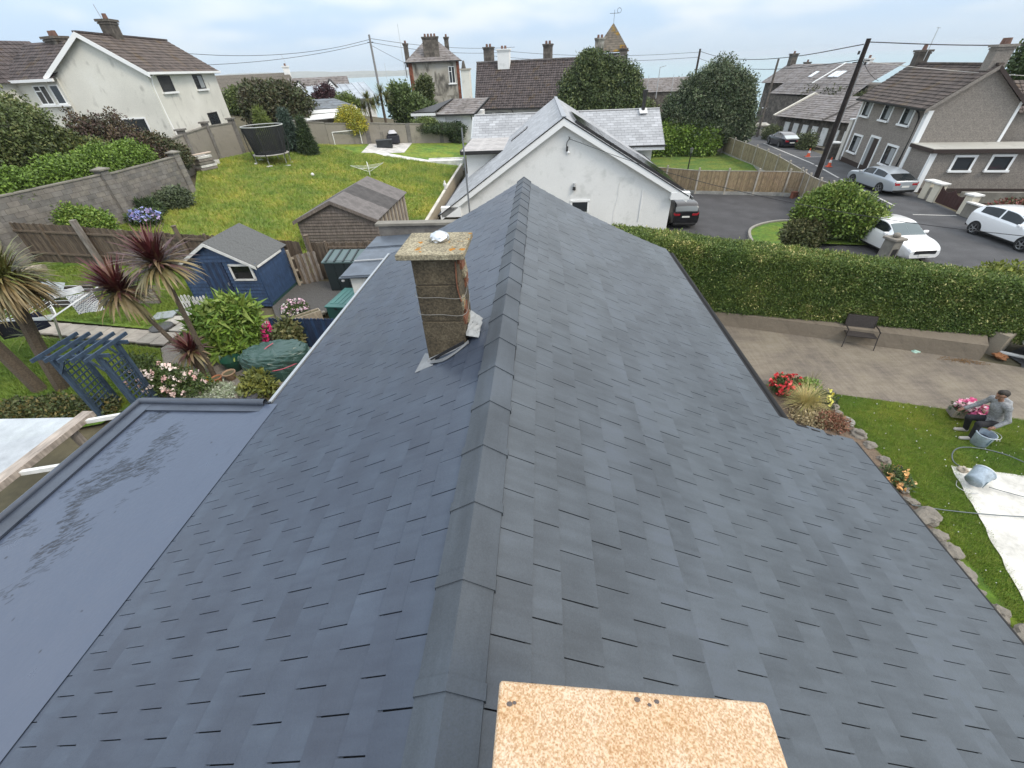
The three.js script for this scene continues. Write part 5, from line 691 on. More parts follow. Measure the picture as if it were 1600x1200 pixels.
{ // rendered garden walls round the lawn
  const seg = (w, a, b, ha, hb, t, m) => { const L = Math.hypot(b[0] - a[0], b[1] - a[1]), nx = -(b[1] - a[1]) / L * t / 2, nz = (b[0] - a[0]) / L * t / 2, ya = terrain(...a) - 0.3, yb = terrain(...b) - 0.3, ta = terrain(...a) + ha, tb = terrain(...b) + hb, q = (p, y, s) => [p[0] + nx * s, y, p[1] + nz * s], f = (A, B, C, D) => [[A, B, C], [A, C, D]];
    part('wall_panel', [tris([...f(q(a, ya, 1), q(b, yb, 1), q(b, tb, 1), q(a, ta, 1)), ...f(q(b, yb, -1), q(a, ya, -1), q(a, ta, -1), q(b, tb, -1)), ...f(q(a, ta, 1), q(b, tb, 1), q(b, tb, -1), q(a, ta, -1)), ...f(q(a, ya, -1), q(a, ya, 1), q(a, ta, 1), q(a, ta, -1)), ...f(q(b, yb, 1), q(b, yb, -1), q(b, tb, -1), q(b, tb, 1))])], m, w); part('coping', [bar([a[0], ta + 0.03, a[1]], [b[0], tb + 0.03, b[1]], t + 0.1, 0.07)], MW.coping, w); };
  const rm = mat([0.27, 0.25, 0.225], 1, { map: TX.stain, bumpMap: TX.bumpSoft, bumpScale: 0.02 });
  const w1 = thing('garden_wall', 'stained rendered wall with piers below the white house', 'wall'); const p1 = [[-25.0, -29.5], [-25.6, -33.3], [-25.9, -36.5], [-25.3, -39.0]]; for (let i = 0; i < 3; i++) seg(w1, p1[i], p1[i + 1], 2.1, 2.1, 0.22, rm); for (const p of p1.slice(1)) part('pier', [bx(0.4, 2.8, 0.4, p[0], terrain(...p) + 1.0, p[1], 0.2), bx(0.6, 0.1, 0.6, p[0], terrain(...p) + 2.42, p[1], 0.2)], MW.block[1], w1);
  const w2 = thing('back_wall', 'long grey rendered wall behind the goal and barbecue', 'wall'); const p2 = [[-23.8, -43.4], [-20.3, -45.3], [-17.2, -47.9], [-13.6, -50.2], [-10.6, -52.5], [-7.4, -54.6]]; for (let i = 0; i < 5; i++) seg(w2, p2[i], p2[i + 1], i ? 1.72 : 1.85, i ? 1.70 : 1.78, 0.22, rm); for (const p of p2.slice(2, 5)) part('pier', [bx(0.42, 2.1, 0.1, p[0], terrain(...p) + 0.75, p[1] + 0.14, 0.6)], MW.block[3], w2);
  { const iv = thing('ivy', 'dark ivy mat hanging over the grey back wall', 'ivy', [-9.6, terrain(-9.6, -52.8), -52.8]); part('stem', [tube([[-1.4, 1.6, -0.1], [0, 1.5, 0.2], [0.2, 0.6, 0.3], [0.1, 0, 0.3]], 0.02, 12, 5)], ML.twig, iv); scatter('foliage', iv, [[-2.2, 1.6, 1.5, 1.5, 0.3, 0.9], [-1.0, 1.45, 0.7, 1.4, 0.5, 0.8], [0.4, 1.2, -0.2, 1.3, 0.7, 0.8], [0.6, 0.7, -0.1, 0.9, 0.8, 0.6]], 1100, LEAF.mid, ML.leaf, GREEN.dark, 81); }
  const kb = thing('low_boundary', 'cream low boundary wall along the white house eaves', 'wall'); const bp = [[-6.85, -24], [-6.9, -30], [-6.95, -36], [-6.95, -42.4]]; for (let i = 0; i < 3; i++) { const a = bp[i], b = bp[i + 1]; part('wall_panel', [bar([a[0], terrain(a[0] - 0.3, a[1]) - 0.25, a[1]], [b[0], terrain(b[0] - 0.3, b[1]) - 0.25, b[1]], 0.14, 0.9)], mat([0.40, 0.35, 0.28], 0.95, { map: TX.stain }), kb); part('coping', [bar([a[0], terrain(a[0] - 0.3, a[1]) + 0.23, a[1]], [b[0], terrain(b[0] - 0.3, b[1]) + 0.23, b[1]], 0.2, 0.06)], mat([0.66, 0.62, 0.54], 0.9, { map: TX.mottle }), kb); }
  single('stone_finial', 'small white ornament standing on the low boundary wall', 'ornament', [fresh(new THREE.LatheGeometry([[0, 0], [0.13, 0], [0.1, 0.1], [0.06, 0.16], [0.14, 0.3], [0.12, 0.42], [0.05, 0.5], [0.07, 0.58], [0, 0.64]].map((q) => new THREE.Vector2(...q)), 14))], MG.white, [-6.9, terrain(-7.2, -33.8) + 0.25, -33.8]);
}
// ---------------------------------------------------------------- on the back lawn
{
  const pv = (poly, lab) => { const o = struct('patio', drape(poly, 0.012, 1), mat([0.60, 0.58, 0.55], 0.9, { map: TX.mottle }), lab); return o; };
  pv([[-16.6, -43.4], [-17.1, -47.4], [-13.4, -50.2], [-13.05, -45.4], [-14.5, -44.4], [-15.4, -43.9]], 'pale paved patio by the back wall');
  struct('garden_path', drape([[-15.5, -43.9], [-14.4, -44.4], [-12.6, -43.9], [-10.3, -43.6], [-10.3, -42.8], [-12.8, -42.8], [-14.4, -43.2]], 0.016, 0.8), MG.white, 'curved white path from the patio');
  const rp = thing('white_ramp_wall', 'white retaining wall and ramp stepping down to the house', 'wall', [-10.3, 0, -43.1]); part('ramp', [slab([0, terrain(-10.3, -43.1) + 0.03, 0.2], [3.3, terrain(-10.3, -43.1) - 0.02, 0.1], [3.3, terrain(-10.3, -43.1) - 0.02, -0.8], [0, terrain(-10.3, -43.1) + 0.03, -0.7], 0.9)], MG.white, rp); part('side_wall', [bx(3.4, 0.9, 0.14, 1.7, 0.78, 0.22, 0.04)], MG.white, rp); part('side_wall', [bx(3.4, 0.9, 0.14, 1.7, 0.86, -0.8, 0.04)], MG.white, rp);
  const t = thing('trampoline', 'round trampoline with black safety net on the back lawn', 'trampoline', [-21.4, terrain(-21.4, -36.6), -36.6]); const R1 = 1.32, hm = 0.72;
  part('mat', [cyl(R1 - 0.2, R1 - 0.2, 0.02, 0, hm, 0, 30)], mat([0.012, 0.012, 0.014], 0.7), t); part('pad_ring', [mv(fresh(new THREE.TorusGeometry(R1 - 0.08, 0.12, 6, 36)).applyMatrix4(new THREE.Matrix4().makeScale(1, 1, 0.35)), 0, hm, 0, 0, Math.PI / 2)], mat([0.46, 0.44, 0.41], 0.7, { map: TX.mottle }), t);
  const nt = []; for (let i = 0; i < 64; i++) { const a = i / 64 * 6.283, b = (i + 1) / 64 * 6.283; nt.push(bar([Math.cos(a) * R1 * 0.86, hm, Math.sin(a) * R1 * 0.86], [Math.cos(a) * R1 * 1.12, hm + 1.9, Math.sin(a) * R1 * 1.12], 0.03)); for (let k = 0; k < 26; k++) { const v = k / 26, r = mix(0.86, 1.12, v) * R1; nt.push(bar([Math.cos(a) * r, hm + v * 1.9, Math.sin(a) * r], [Math.cos(b) * r, hm + v * 1.9, Math.sin(b) * r], 0.03)); } }
  const net = part('safety_net', nt, mat([0.015, 0.016, 0.018], 0.8), t); net.userData.kind = 'stuff';
  part('top_ring', [mv(fresh(new THREE.TorusGeometry(R1 * 1.14, 0.035, 6, 40)), 0, hm + 1.92, 0, 0, Math.PI / 2)], mat([0.42, 0.43, 0.42], 0.6), t);
  for (let k = 0; k < 6; k++) { const a = k / 6 * 6.283 + 0.3; part('pole', [tube([[Math.cos(a) * R1 * 1.0, hm - 0.3, Math.sin(a) * R1], [Math.cos(a) * R1 * 1.12, hm + 0.5, Math.sin(a) * R1 * 1.12], [Math.cos(a) * R1 * 1.14, hm + 1.92, Math.sin(a) * R1 * 1.14]], 0.028, 10, 6)], mat([0.03, 0.03, 0.032], 0.6), t); part('leg', [bar([Math.cos(a) * R1 * 0.98, hm, Math.sin(a) * R1 * 0.98], [Math.cos(a) * R1 * 0.98, 0.05, Math.sin(a) * R1 * 0.98], 0.05)], MW.steel, t); part('foot_pad', [bx(0.42, 0.06, 0.22, Math.cos(a) * R1 * 1.02, 0.05 - 0.13 * Math.cos(a) * R1, Math.sin(a) * R1 * 1.02, k)], MG.white, t); }
  const g = thing('goal', 'white football goal frame against the back wall', 'goal', [-18.75, terrain(-18.75, -46.2) - 0.05, -46.2], 0.58); const gp = mat([0.74, 0.74, 0.73], 0.5), w = 1.32, H = 1.2; for (const s of [-1, 1]) { part('post', [bar([s * w, 0, 0], [s * w, H, 0], 0.06)], gp, g); part('stay', [bar([s * w, H, 0], [s * w, 0.03, -0.7], 0.04), bar([s * w, 0.03, -0.7], [s * w, 0.03, 0], 0.04)], gp, g); } part('crossbar', [bar([-w, H, 0], [w, H, 0], 0.06)], gp, g); part('ground_bar', [bar([-w, 0.03, -0.7], [w, 0.03, -0.7], 0.04)], gp, g);
  { const N = []; for (let i = 0; i <= 22; i++) { const x = mix(-w, w, i / 22); N.push(bar([x, H, 0], [x, 0.03, -0.7], 0.008)); } for (let j = 1; j < 12; j++) { const v = j / 12; N.push(bar([-w, H * (1 - v), -0.7 * v], [w, H * (1 - v), -0.7 * v], 0.008)); } part('net', N, mat([0.5, 0.5, 0.5], 0.8), g).userData.kind = 'stuff'; }
  single('football', 'white football lying on the yellowed lawn', 'ball', [fresh(new THREE.IcosahedronGeometry(0.13, 3))], MG.white, [-17.3, terrain(-17.3, -34.3) + 0.12, -34.3]);
  const bq = thing('barbecue', 'covered black barbecue with pale hood on the patio', 'barbecue', [-14.9, terrain(-14.9, -48.6), -48.6], 0.4); part('cover', [rbx(1.25, 0.75, 0.65, 0.1, 0, 0.45, 0), rbx(0.95, 0.3, 0.6, 0.1, 0, 0.9, 0)], mat([0.012, 0.012, 0.02], 0.6), bq); part('hood', [mv(cyl(0.34, 0.62, 0.26, 0, 0, 0, 4, Math.PI / 4), 0, 1.12, 0)], mat([0.45, 0.44, 0.46], 0.6), bq);
  const sb = thing('patio_box', 'dark grey storage box standing on the patio', 'storage box', [-15.3, terrain(-15.3, -46.7), -46.7], 0.3); part('body', [rbx(1.55, 0.62, 0.75, 0.02, 0, 0.31, 0)], mat([0.022, 0.026, 0.03], 0.5, { map: TX.mottle }), sb); part('lid', [rbx(1.6, 0.07, 0.8, 0.02, 0, 0.65, 0)], mat([0.035, 0.04, 0.045], 0.5), sb);
  single('upright_slab', 'pale slab leaning on the back wall behind the storage box', 'slab', [bx(0.5, 1.0, 0.06, 0, 0.5, 0, 0.5)], MW.coping, [-16.1, terrain(-16.1, -48.5), -48.5]);
  const wl = thing('lawn_airer', 'folded white rotary airer standing on the back lawn', 'washing line', [-13.4, terrain(-13.4, -36.0), -36.0], 0.3); part('pole', [bar([0, -0.1, 0], [0, 1.0, 0], 0.05)], gp, wl); for (const [a, l] of [[0.2, 1.25], [2.9, 1.35], [1.7, 0.9], [4.6, 0.9]]) part('arm', [bar([0, 0.35, 0], [Math.cos(a) * l, 0.95, Math.sin(a) * l], 0.03), bar([0, 0.6, 0], [Math.cos(a) * l * 0.6, 0.68, Math.sin(a) * l * 0.6], 0.02)], gp, wl); { const N = []; for (let k = 0; k < 5; k++) { const r = 0.5 + k * 0.12; N.push(bar([Math.cos(0.2) * 1.25 * r, 0.35 + 0.6 * r, Math.sin(0.2) * 1.25 * r], [Math.cos(1.7) * 0.9 * r, 0.35 + 0.6 * r, Math.sin(1.7) * 0.9 * r], 0.012), bar([Math.cos(2.9) * 1.35 * r, 0.35 + 0.6 * r, Math.sin(2.9) * 1.35 * r], [Math.cos(1.7) * 0.9 * r, 0.35 + 0.6 * r, Math.sin(1.7) * 0.9 * r], 0.012)); } part('line', N, gp, wl); }
  const jk = thing('plank_stack', 'stack of white boards and crates against the garden wall', 'stack', [-24.6, terrain(-24.6, -32.9), -32.9], 1.2); for (let k = 0; k < 5; k++) part('crate', [rbx(1.3 - k * 0.05, 0.16, 0.8, 0.02, (k % 2) * 0.06, 0.1 + k * 0.19, 0)], [MW.grayWood, MG.white, MW.coping][k % 3], jk); part('board', [bx(1.5, 0.05, 0.3, 0.0, 1.08, 0.1, 0.1)], mat([0.55, 0.45, 0.38], 0.9), jk);
  single('broken_block', 'pale block leaning at the foot of the garden wall', 'block', [rbx(0.5, 0.28, 0.24, 0.01, 0, 0.14, 0, 0.4)], MG.white, [-24.9, terrain(-24.9, -34.6), -34.6]);
}
// ---------------------------------------------------------------- white gabled house behind the roof
{
  const h = thing('white_bungalow', 'white gabled bungalow with new grey slates and solar panels', 'house', [1.72, 0, -28.5]), yb = -1.6, X = (x) => x - 1.72, zr = -17.6;
  const yr = 5.62, sR = 0.556, sL = 0.655, base = [0.40, 0.41, 0.43];
  part('wall', [ext([[X(-4.9), yb], [X(8.75), yb], [X(8.75), yr - 0.25 - sR * 7.03], [0, yr - 0.3], [X(-4.9), yr - 0.25 - sL * 6.62]], 17.4).translate(0, 0, -17.4)], MB.white, h);
  const LR = 9.55, LL = 9.55, cR = Math.hypot(1, sR), cL = Math.hypot(1, sL), wR = 7.95, wL = 8.0;
  stuffPart('slates', slateField([-wL, yr - sL * wL, zr], [0, 0, 1], 17.95, [1, sL, 0], wL * cL, 0.6, 0.33, base, 3), MB.newslate, h);
  stuffPart('slates', slateField([wR, yr - sR * wR, 0.35], [0, 0, -1], 17.95, [-1, sR, 0], wR * cR, 0.6, 0.33, base, 4), MB.newslate, h); void LR; void LL;
  part('roof_deck', [slab([0, yr - 0.02, 0.34], [wR, yr - sR * wR - 0.02, 0.34], [wR, yr - sR * wR - 0.02, zr], [0, yr - 0.02, zr], 0.06), slab([0, yr - 0.02, zr], [-wL, yr - sL * wL - 0.02, zr], [-wL, yr - sL * wL - 0.02, 0.34], [0, yr - 0.02, 0.34], 0.06)], MB.oldslate2, h);
  part('ridge_tiles', [bx(0.26, 0.06, 17.9, 0, yr + 0.02, -8.6)], mat([0.27, 0.285, 0.31], 0.5), h);
  for (const [s, sl, w] of [[1, sR, wR], [-1, sL, wL]]) { const q = (x, dy, z) => [s * x, yr - sl * x + dy, z]; const f = s > 0 ? [q(0, -0.05, 0.36), q(0, -0.42, 0.36), q(w - 0.05, -0.38, 0.36), q(w - 0.05, -0.03, 0.36)] : [q(0, -0.05, 0.36), q(w - 0.05, -0.03, 0.36), q(w - 0.05, -0.38, 0.36), q(0, -0.42, 0.36)]; part('bargeboard', [slab(...f, 0.04)], MB.upvc, h); const e = s > 0 ? [q(0, -0.40, 0.34), q(0, -0.40, 0.02), q(w - 0.2, -0.36, 0.02), q(w - 0.2, -0.36, 0.34)] : [q(0, -0.40, 0.34), q(w - 0.2, -0.36, 0.34), q(w - 0.2, -0.36, 0.02), q(0, -0.40, 0.02)]; part('soffit', [slab(...e, -0.02)], MB.upvc, h); part('verge_strip', [bar(q(0, 0.0, 0.37), q(w, 0.0, 0.37), 0.05, 0.05)], MB.dark, h); }
  part('eaves_box', [bx(1.15, 0.42, 0.36, X(9.15), 1.22, 0.2)], MB.upvc, h); part('eaves_box', [bx(1.3, 0.62, 0.36, X(-5.5), 0.55, 0.18)], MB.upvc, h); part('gutter', [tube([[wR + 0.08, yr - sR * wR - 0.05, 0.34], [wR + 0.08, yr - sR * wR - 0.05, zr]], 0.07, 2, 8)], MB.dark, h); part('gutter', [tube([[-wL - 0.08, yr - sL * wL - 0.05, 0.34], [-wL - 0.08, yr - sL * wL - 0.05, -9]], 0.07, 2, 8)], MB.dark, h);
  // wall fittings
  const lp = grp('wall_lamp', h, X(2.52), 1.72, 0.0); part('lamp_body', [cyl(0.09, 0.11, 0.2, 0, 0.05, 0.12, 12)], MB.dark, lp); part('lamp_glass', [cyl(0.085, 0.085, 0.22, 0, 0.25, 0.12, 12)], mat([0.45, 0.46, 0.47], 0.2), lp);
  part('hook_bracket', [tube([[X(2.05), 4.6, 0.02], [X(2.1), 4.55, 0.16], [X(1.95), 4.3, 0.14], [X(1.98), 3.95, 0.1]], 0.025, 16, 6), bx(0.1, 0.26, 0.08, X(1.98), 3.98, 0.06)], MB.dark, h); part('junction_box', [sph(0.1, X(2.06), 3.78, 0.05, 1, 0.8, 0.7, 10)], MB.upvc, h);
  part('wall_cable', [tube([[X(5.7), 3.2, 0.3], [X(5.8), 2.7, 0.06], [X(5.35), 2.0, 0.03], [X(5.35), 1.2, 0.03], [X(5.2), 0.4, 0.03], [X(5.2), -0.8, 0.03]], 0.009, 40, 5)], mat([0.74, 0.74, 0.73], 0.6), h); part('downpipe', [bx(0.05, 1.9, 0.05, X(6.86), 0.6, 0.03)], MB.upvc, h);
  const wn = grp('window', h); part('surround', [bx(1.25, 0.12, 0.06, X(2.95), 0.98, 0.03), bx(0.12, 0.7, 0.06, X(3.5), 0.6, 0.03), bx(0.12, 0.7, 0.06, X(2.4), 0.6, 0.03)], MB.upvc, wn); part('pane', [bx(1.0, 0.6, 0.02, X(2.95), 0.62, 0.02)], MB.glass, wn);
  // roof window on the near slope, solar array on the other
  const rw = grp('roof_window', h); { const q = (x, z, n) => [X(x), yr - sL * -X(x) + n, z]; part('roof_window_frame', [slab(q(-2.0, -9.6, 0.07), q(-0.7, -9.6, 0.07), q(-0.7, -11.0, 0.07), q(-2.0, -11.0, 0.07), 0.12)], MB.dark, rw); part('pane', [slab(q(-1.9, -9.7, 0.085), q(-0.8, -9.7, 0.085), q(-0.8, -10.9, 0.085), q(-1.9, -10.9, 0.085), 0.01)], MB.glass, rw); }
  const sol = grp('solar_array', h); for (let i = 0; i < 4; i++) for (let j = 0; j < 5; j++) { const x0 = 0.75 + i * 1.74, x1 = x0 + 1.7, z0 = -0.35 - j * 1.13, z1 = z0 - 1.1, q = (x, z, n) => [x, yr - sR * x + n, z]; part('solar_panel', [slab(q(x0, z0, 0.2), q(x1, z0, 0.2), q(x1, z1, 0.2), q(x0, z1, 0.2), 0.04)], MB.panel, sol); }
  for (let j = 0; j < 6; j++) part('mounting_rail', [bar([0.6, yr - sR * 0.6 + 0.1, -0.4 - j * 1.1], [7.75, yr - sR * 7.75 + 0.1, -0.4 - j * 1.1], 0.04)], MB.alu, sol); part('array_edge', [bar([0.7, yr - sR * 0.7 + 0.12, -0.3], [7.75, yr - sR * 7.75 + 0.12, -0.3], 0.03, 0.14)], MB.dark, sol); part('array_clip', [0.1, 0.22, 0.34].map((k) => bx(0.14, 0.1, 0.1, mix(0.6, 7.6, k), yr - sR * mix(0.6, 7.6, k) + 0.14, -0.25)), MB.dark, sol);
  // rear cross wing
  const wg = thing('bungalow_wing', 'rear slated wing of the white bungalow with black flue', 'house', [0, 0, -46]); const wy = 4.47, we = 2.1, wd = 4.05, sl = (wy - we) / wd;
  part('wall', [bx(16.6, 4.2, 6.6, 2.15, 0.2, -0.3), extX([[-3.6, 2.2], [3.0, 2.2], [-0.2, 4.3]], 16.5).translate(-6.1, 0, 0)], MB.white, wg);
  stuffPart('slates', slateField([4.0, we, wd], [1, 0, 0], 7.25, [0, sl, -1], wd * Math.hypot(1, sl), 0.6, 0.33, base, 5), MB.newslate, wg); stuffPart('slates', slateField([-5.9, wy - sl * 2.75, 2.75], [1, 0, 0], 7.5, [0, sl, -1], 2.75 * Math.hypot(1, sl), 0.6, 0.33, base, 6), MB.newslate, wg); stuffPart('slates', slateField([11.25, we, -wd], [-1, 0, 0], 17.1, [0, sl, 1], wd * Math.hypot(1, sl), 0.6, 0.33, base, 7), MB.newslate, wg);
  part('roof_deck', [slab([4.0, we - 0.02, wd], [11.25, we - 0.02, wd], [11.25, wy - 0.02, 0], [4.0, wy - 0.02, 0], 0.06), slab([-5.9, wy - sl * 2.75 - 0.02, 2.75], [3, wy - sl * 2.75 - 0.02, 2.75], [3, wy - 0.02, 0], [-5.9, wy - 0.02, 0], 0.06)], MB.oldslate2, wg);
  part('ridge_tiles', [bx(17.1, 0.06, 0.24, 2.7, wy + 0.02, 0)], mat([0.5, 0.5, 0.5], 0.6), wg); part('gutter', [bx(7.4, 0.12, 0.12, 7.65, we - 0.06, wd + 0.08)], MB.dark, wg); part('fascia', [bx(7.3, 0.26, 0.05, 7.6, we - 0.24, wd - 0.02), bx(3.4, 0.04, 0.8, 9.6, we - 0.36, wd - 0.4)], MB.upvc, wg);
  const fl = grp('flue', wg, 9.7, wy - 0.3, 0.4); part('pipe', [cyl(0.16, 0.16, 1.2, 0, 0.75, 0, 14)], MB.dark, fl); part('cowl', [cyl(0.23, 0.19, 0.5, 0, 1.5, 0, 14)], MB.dark, fl); part('flashing', [bx(0.7, 0.05, 0.7, 0, 0.2, 0.15, 0, 0.52)], mat([0.62, 0.62, 0.62], 0.5), fl);
  const fr = thing('flat_roof_porch', 'pale flat-roofed porch with dark edge at the rear of the bungalow', 'porch', [-4.6, 0, -40.2]); part('wall', [bx(2.6, 3.8, 6.0, 0.3, 0.9, 0)], MB.white, fr); part('roof_sheet', [slab([-1.3, 2.84, 3.6], [2.5, 2.84, 3.6], [2.5, 2.9, -3.2], [-1.3, 2.9, -3.2], 0.06)], mat([0.46, 0.44, 0.43], 0.8, { map: TX.mottle }), fr); part('roof_edge', [bx(3.9, 0.26, 0.08, 0.6, 2.72, 3.64), bx(0.08, 0.26, 6.8, -1.34, 2.75, 0.2)], MB.dark, fr);
}
// ---------------------------------------------------------------- hedge, low wall, concrete drive
{
  const h = thing('privet_hedge', 'long clipped privet hedge along the concrete drive', 'hedge'), R = rng(91), im = [];
  const front = (x) => -14.27 + (x - 7.15) * 0.2266, topY = (x) => 3.02 - 0.07 * (x - 4) + 0.06 * noise(x * 0.7, 1.3), thick = (x) => 1.55 - 0.03 * (x - 4);
  // twiggy core just inside the leaves
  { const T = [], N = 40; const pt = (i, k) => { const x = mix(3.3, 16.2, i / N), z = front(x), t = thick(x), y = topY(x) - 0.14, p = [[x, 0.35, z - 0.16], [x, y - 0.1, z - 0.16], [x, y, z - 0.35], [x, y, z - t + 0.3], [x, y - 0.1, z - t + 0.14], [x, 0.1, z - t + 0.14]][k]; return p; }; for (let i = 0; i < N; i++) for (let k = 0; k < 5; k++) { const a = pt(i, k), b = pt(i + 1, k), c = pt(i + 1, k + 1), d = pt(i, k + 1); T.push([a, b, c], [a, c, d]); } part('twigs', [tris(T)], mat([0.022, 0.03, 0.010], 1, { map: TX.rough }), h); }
  const N = 46000, leaf = new THREE.InstancedMesh(LEAF.small, ML.leaf, N); leaf.name = 'foliage'; leaf.userData.kind = 'stuff';
  for (let i = 0; i < N; i++) {
    const x = mix(3.2, 16.3, R()), z0 = front(x), t = thick(x), y1 = topY(x), f = R(); let y, z;
    if (f < 0.62) { y = mix(0.42, y1, R()); z = z0 - rr(0, 0.14, R) - 0.12 * ss(y1 - 0.3, y1, y); } else if (f < 0.94) { z = z0 - R() * t; y = y1 - rr(0, 0.12, R) - 0.1 * Math.pow(Math.abs((z - (z0 - t / 2)) / (t / 2)), 4); } else { y = mix(0.2, y1, R()); z = z0 - t + rr(0, 0.12, R); }
    if (R() < 0.03) { y += 0.08 * R(); z += 0.05 * R(); }
    dummy.position.set(x, y + 0.03 * noise(x * 3, y * 3, z * 3), z + 0.05 * noise(x * 2.2, y * 2.2, 4)); dummy.rotation.set(R() * 6.3, R() * 6.3, R() * 6.3); const s = 0.6 + 0.6 * R(); dummy.scale.set(s, s, s); dummy.updateMatrix(); leaf.setMatrixAt(i, dummy.matrix);
    const pch = fbm(x * 0.8, y * 0.9, z * 0.5, 3) + 0.12 * ss(y1 - 0.35, y1, y), c = R() < 0.045 + 0.09 * ss(0.05, 0.3, pch) ? [0.34, 0.33, 0.13] : GREEN.hedge[R() * 3 | 0], v = 1.32 * (0.75 + 0.5 * R()) * (1 + 0.5 * pch); tint.setRGB(c[0] * v * (1 + 0.35 * pch), c[1] * v, c[2] * v); leaf.setColorAt(i, tint);
  }
  leaf.castShadow = leaf.receiveShadow = true; h.add(leaf); void im;
  const w = thing('low_concrete_wall', 'low stained concrete wall under the hedge', 'wall'); { const T = [], f = (A, B, C, D) => [[A, B, C], [A, C, D]]; const F = [[3.3, -15.0], [7.35, -14.1], [11, -12.95], [14.6, -11.78]], B = [[3.3, -15.6], [7.35, -14.7], [11, -13.9], [15.2, -12.7]]; for (let i = 0; i < 3; i++) { const y = 0.46 + 0.02 * i, y2 = 0.46 + 0.02 * (i + 1), a = F[i], b = F[i + 1], c = B[i + 1], d = B[i]; T.push(...f([a[0], -0.1, a[1]], [b[0], -0.1, b[1]], [b[0] + 0.02, y2, b[1] - 0.08], [a[0] + 0.02, y, a[1] - 0.08]), ...f([a[0] + 0.02, y, a[1] - 0.08], [b[0] + 0.02, y2, b[1] - 0.08], [c[0], y2 + 0.03, c[1]], [d[0], y + 0.03, d[1]])); } T.push(...f([14.6, -0.1, -11.78], [15.6, -0.1, -12.6], [15.3, 0.55, -12.7], [14.62, 0.52, -11.86])); part('wall_body', [tris(T)], mat([0.185, 0.155, 0.125], 1, { map: TX.stain, bumpMap: TX.bumpSoft, bumpScale: 0.03, side: THREE.DoubleSide }), w); part('end_pier', [mv(bx(0.55, 0.8, 0.5), 15.45, 0.3, -12.45, 0.5)], mat([0.30, 0.265, 0.22], 1, { map: TX.stain }), w); }
}
{ // two-seat garden bench on the drive
  const b = thing('garden_bench', 'dark brown metal and mesh armchair on the concrete drive', 'chair', [11.35, 0, -12.85], -0.27), m = mat([0.03, 0.024, 0.022], 0.5), ms = mat([0.045, 0.036, 0.033], 0.7, { map: TX.rough });
  part('seat', [rbx(0.86, 0.03, 0.5, 0.01, 0, 0.41, 0.02)], ms, b); part('backrest', [rbx(0.84, 0.44, 0.025, 0.01, 0, 0.68, -0.28, 0, -0.22)], ms, b);
  for (const s of [-1, 1]) { part('leg', [tube([[s * 0.46, 0.0, 0.38], [s * 0.45, 0.42, 0.26], [s * 0.45, 0.6, 0.22]], 0.016, 10, 6)], m, b); part('leg', [tube([[s * 0.46, 0.0, -0.44], [s * 0.44, 0.45, -0.24], [s * 0.43, 0.9, -0.34]], 0.016, 10, 6)], m, b); part('armrest', [tube([[s * 0.45, 0.6, 0.24], [s * 0.46, 0.62, 0.0], [s * 0.44, 0.62, -0.26]], 0.02, 8, 6)], m, b); }
  part('frame_rail', [bar([-0.45, 0.40, 0.27], [0.45, 0.40, 0.27], 0.03)], m, b); part('frame_rail', [bar([-0.43, 0.9, -0.34], [0.43, 0.9, -0.34], 0.03)], m, b);
  single('plastic_wrapper', 'crumpled pale green wrapper on the concrete', 'litter', [rockGeo(0.09, 4)], mat([0.30, 0.45, 0.38], 0.4), [13.0, 0.0, -12.3]);
  single('white_pipe', 'white plastic pipe lying by the end of the hedge', 'pipe', [mv(cyl(0.055, 0.055, 0.95, 0, 0, 0, 14), 0, 0.06, 0, 0.9, Math.PI / 2)], MG.white, [15.75, 0.0, -12.05], 0.1);
  single('canvas_bag', 'orange brown bag slumped by the white pipe', 'bag', [rockGeo(0.16, 6)], mat([0.28, 0.12, 0.05], 0.9), [15.3, 0.07, -11.95]);
  single('leaf_litter', 'patch of brown dead leaves at the wall foot', 'litter', [(() => { const R = rng(5), T = []; for (let i = 0; i < 260; i++) { const x = (R() + R() - 1) * 0.75, z = (R() + R() - 1) * 0.16, a = R() * 6, l = 0.02 + R() * 0.025; T.push([[x, 0.006 + R() * 0.02, z], [x + Math.cos(a) * l, 0.012, z + Math.sin(a) * l], [x + Math.cos(a + 1.2) * l, 0.008 + R() * 0.02, z + Math.sin(a + 1.2) * l]]); } return tris(T); })()], mat([0.15, 0.085, 0.035], 1, { side: THREE.DoubleSide }), [14.1, 0.0, -11.75], -0.3).userData.kind = 'stuff';
}
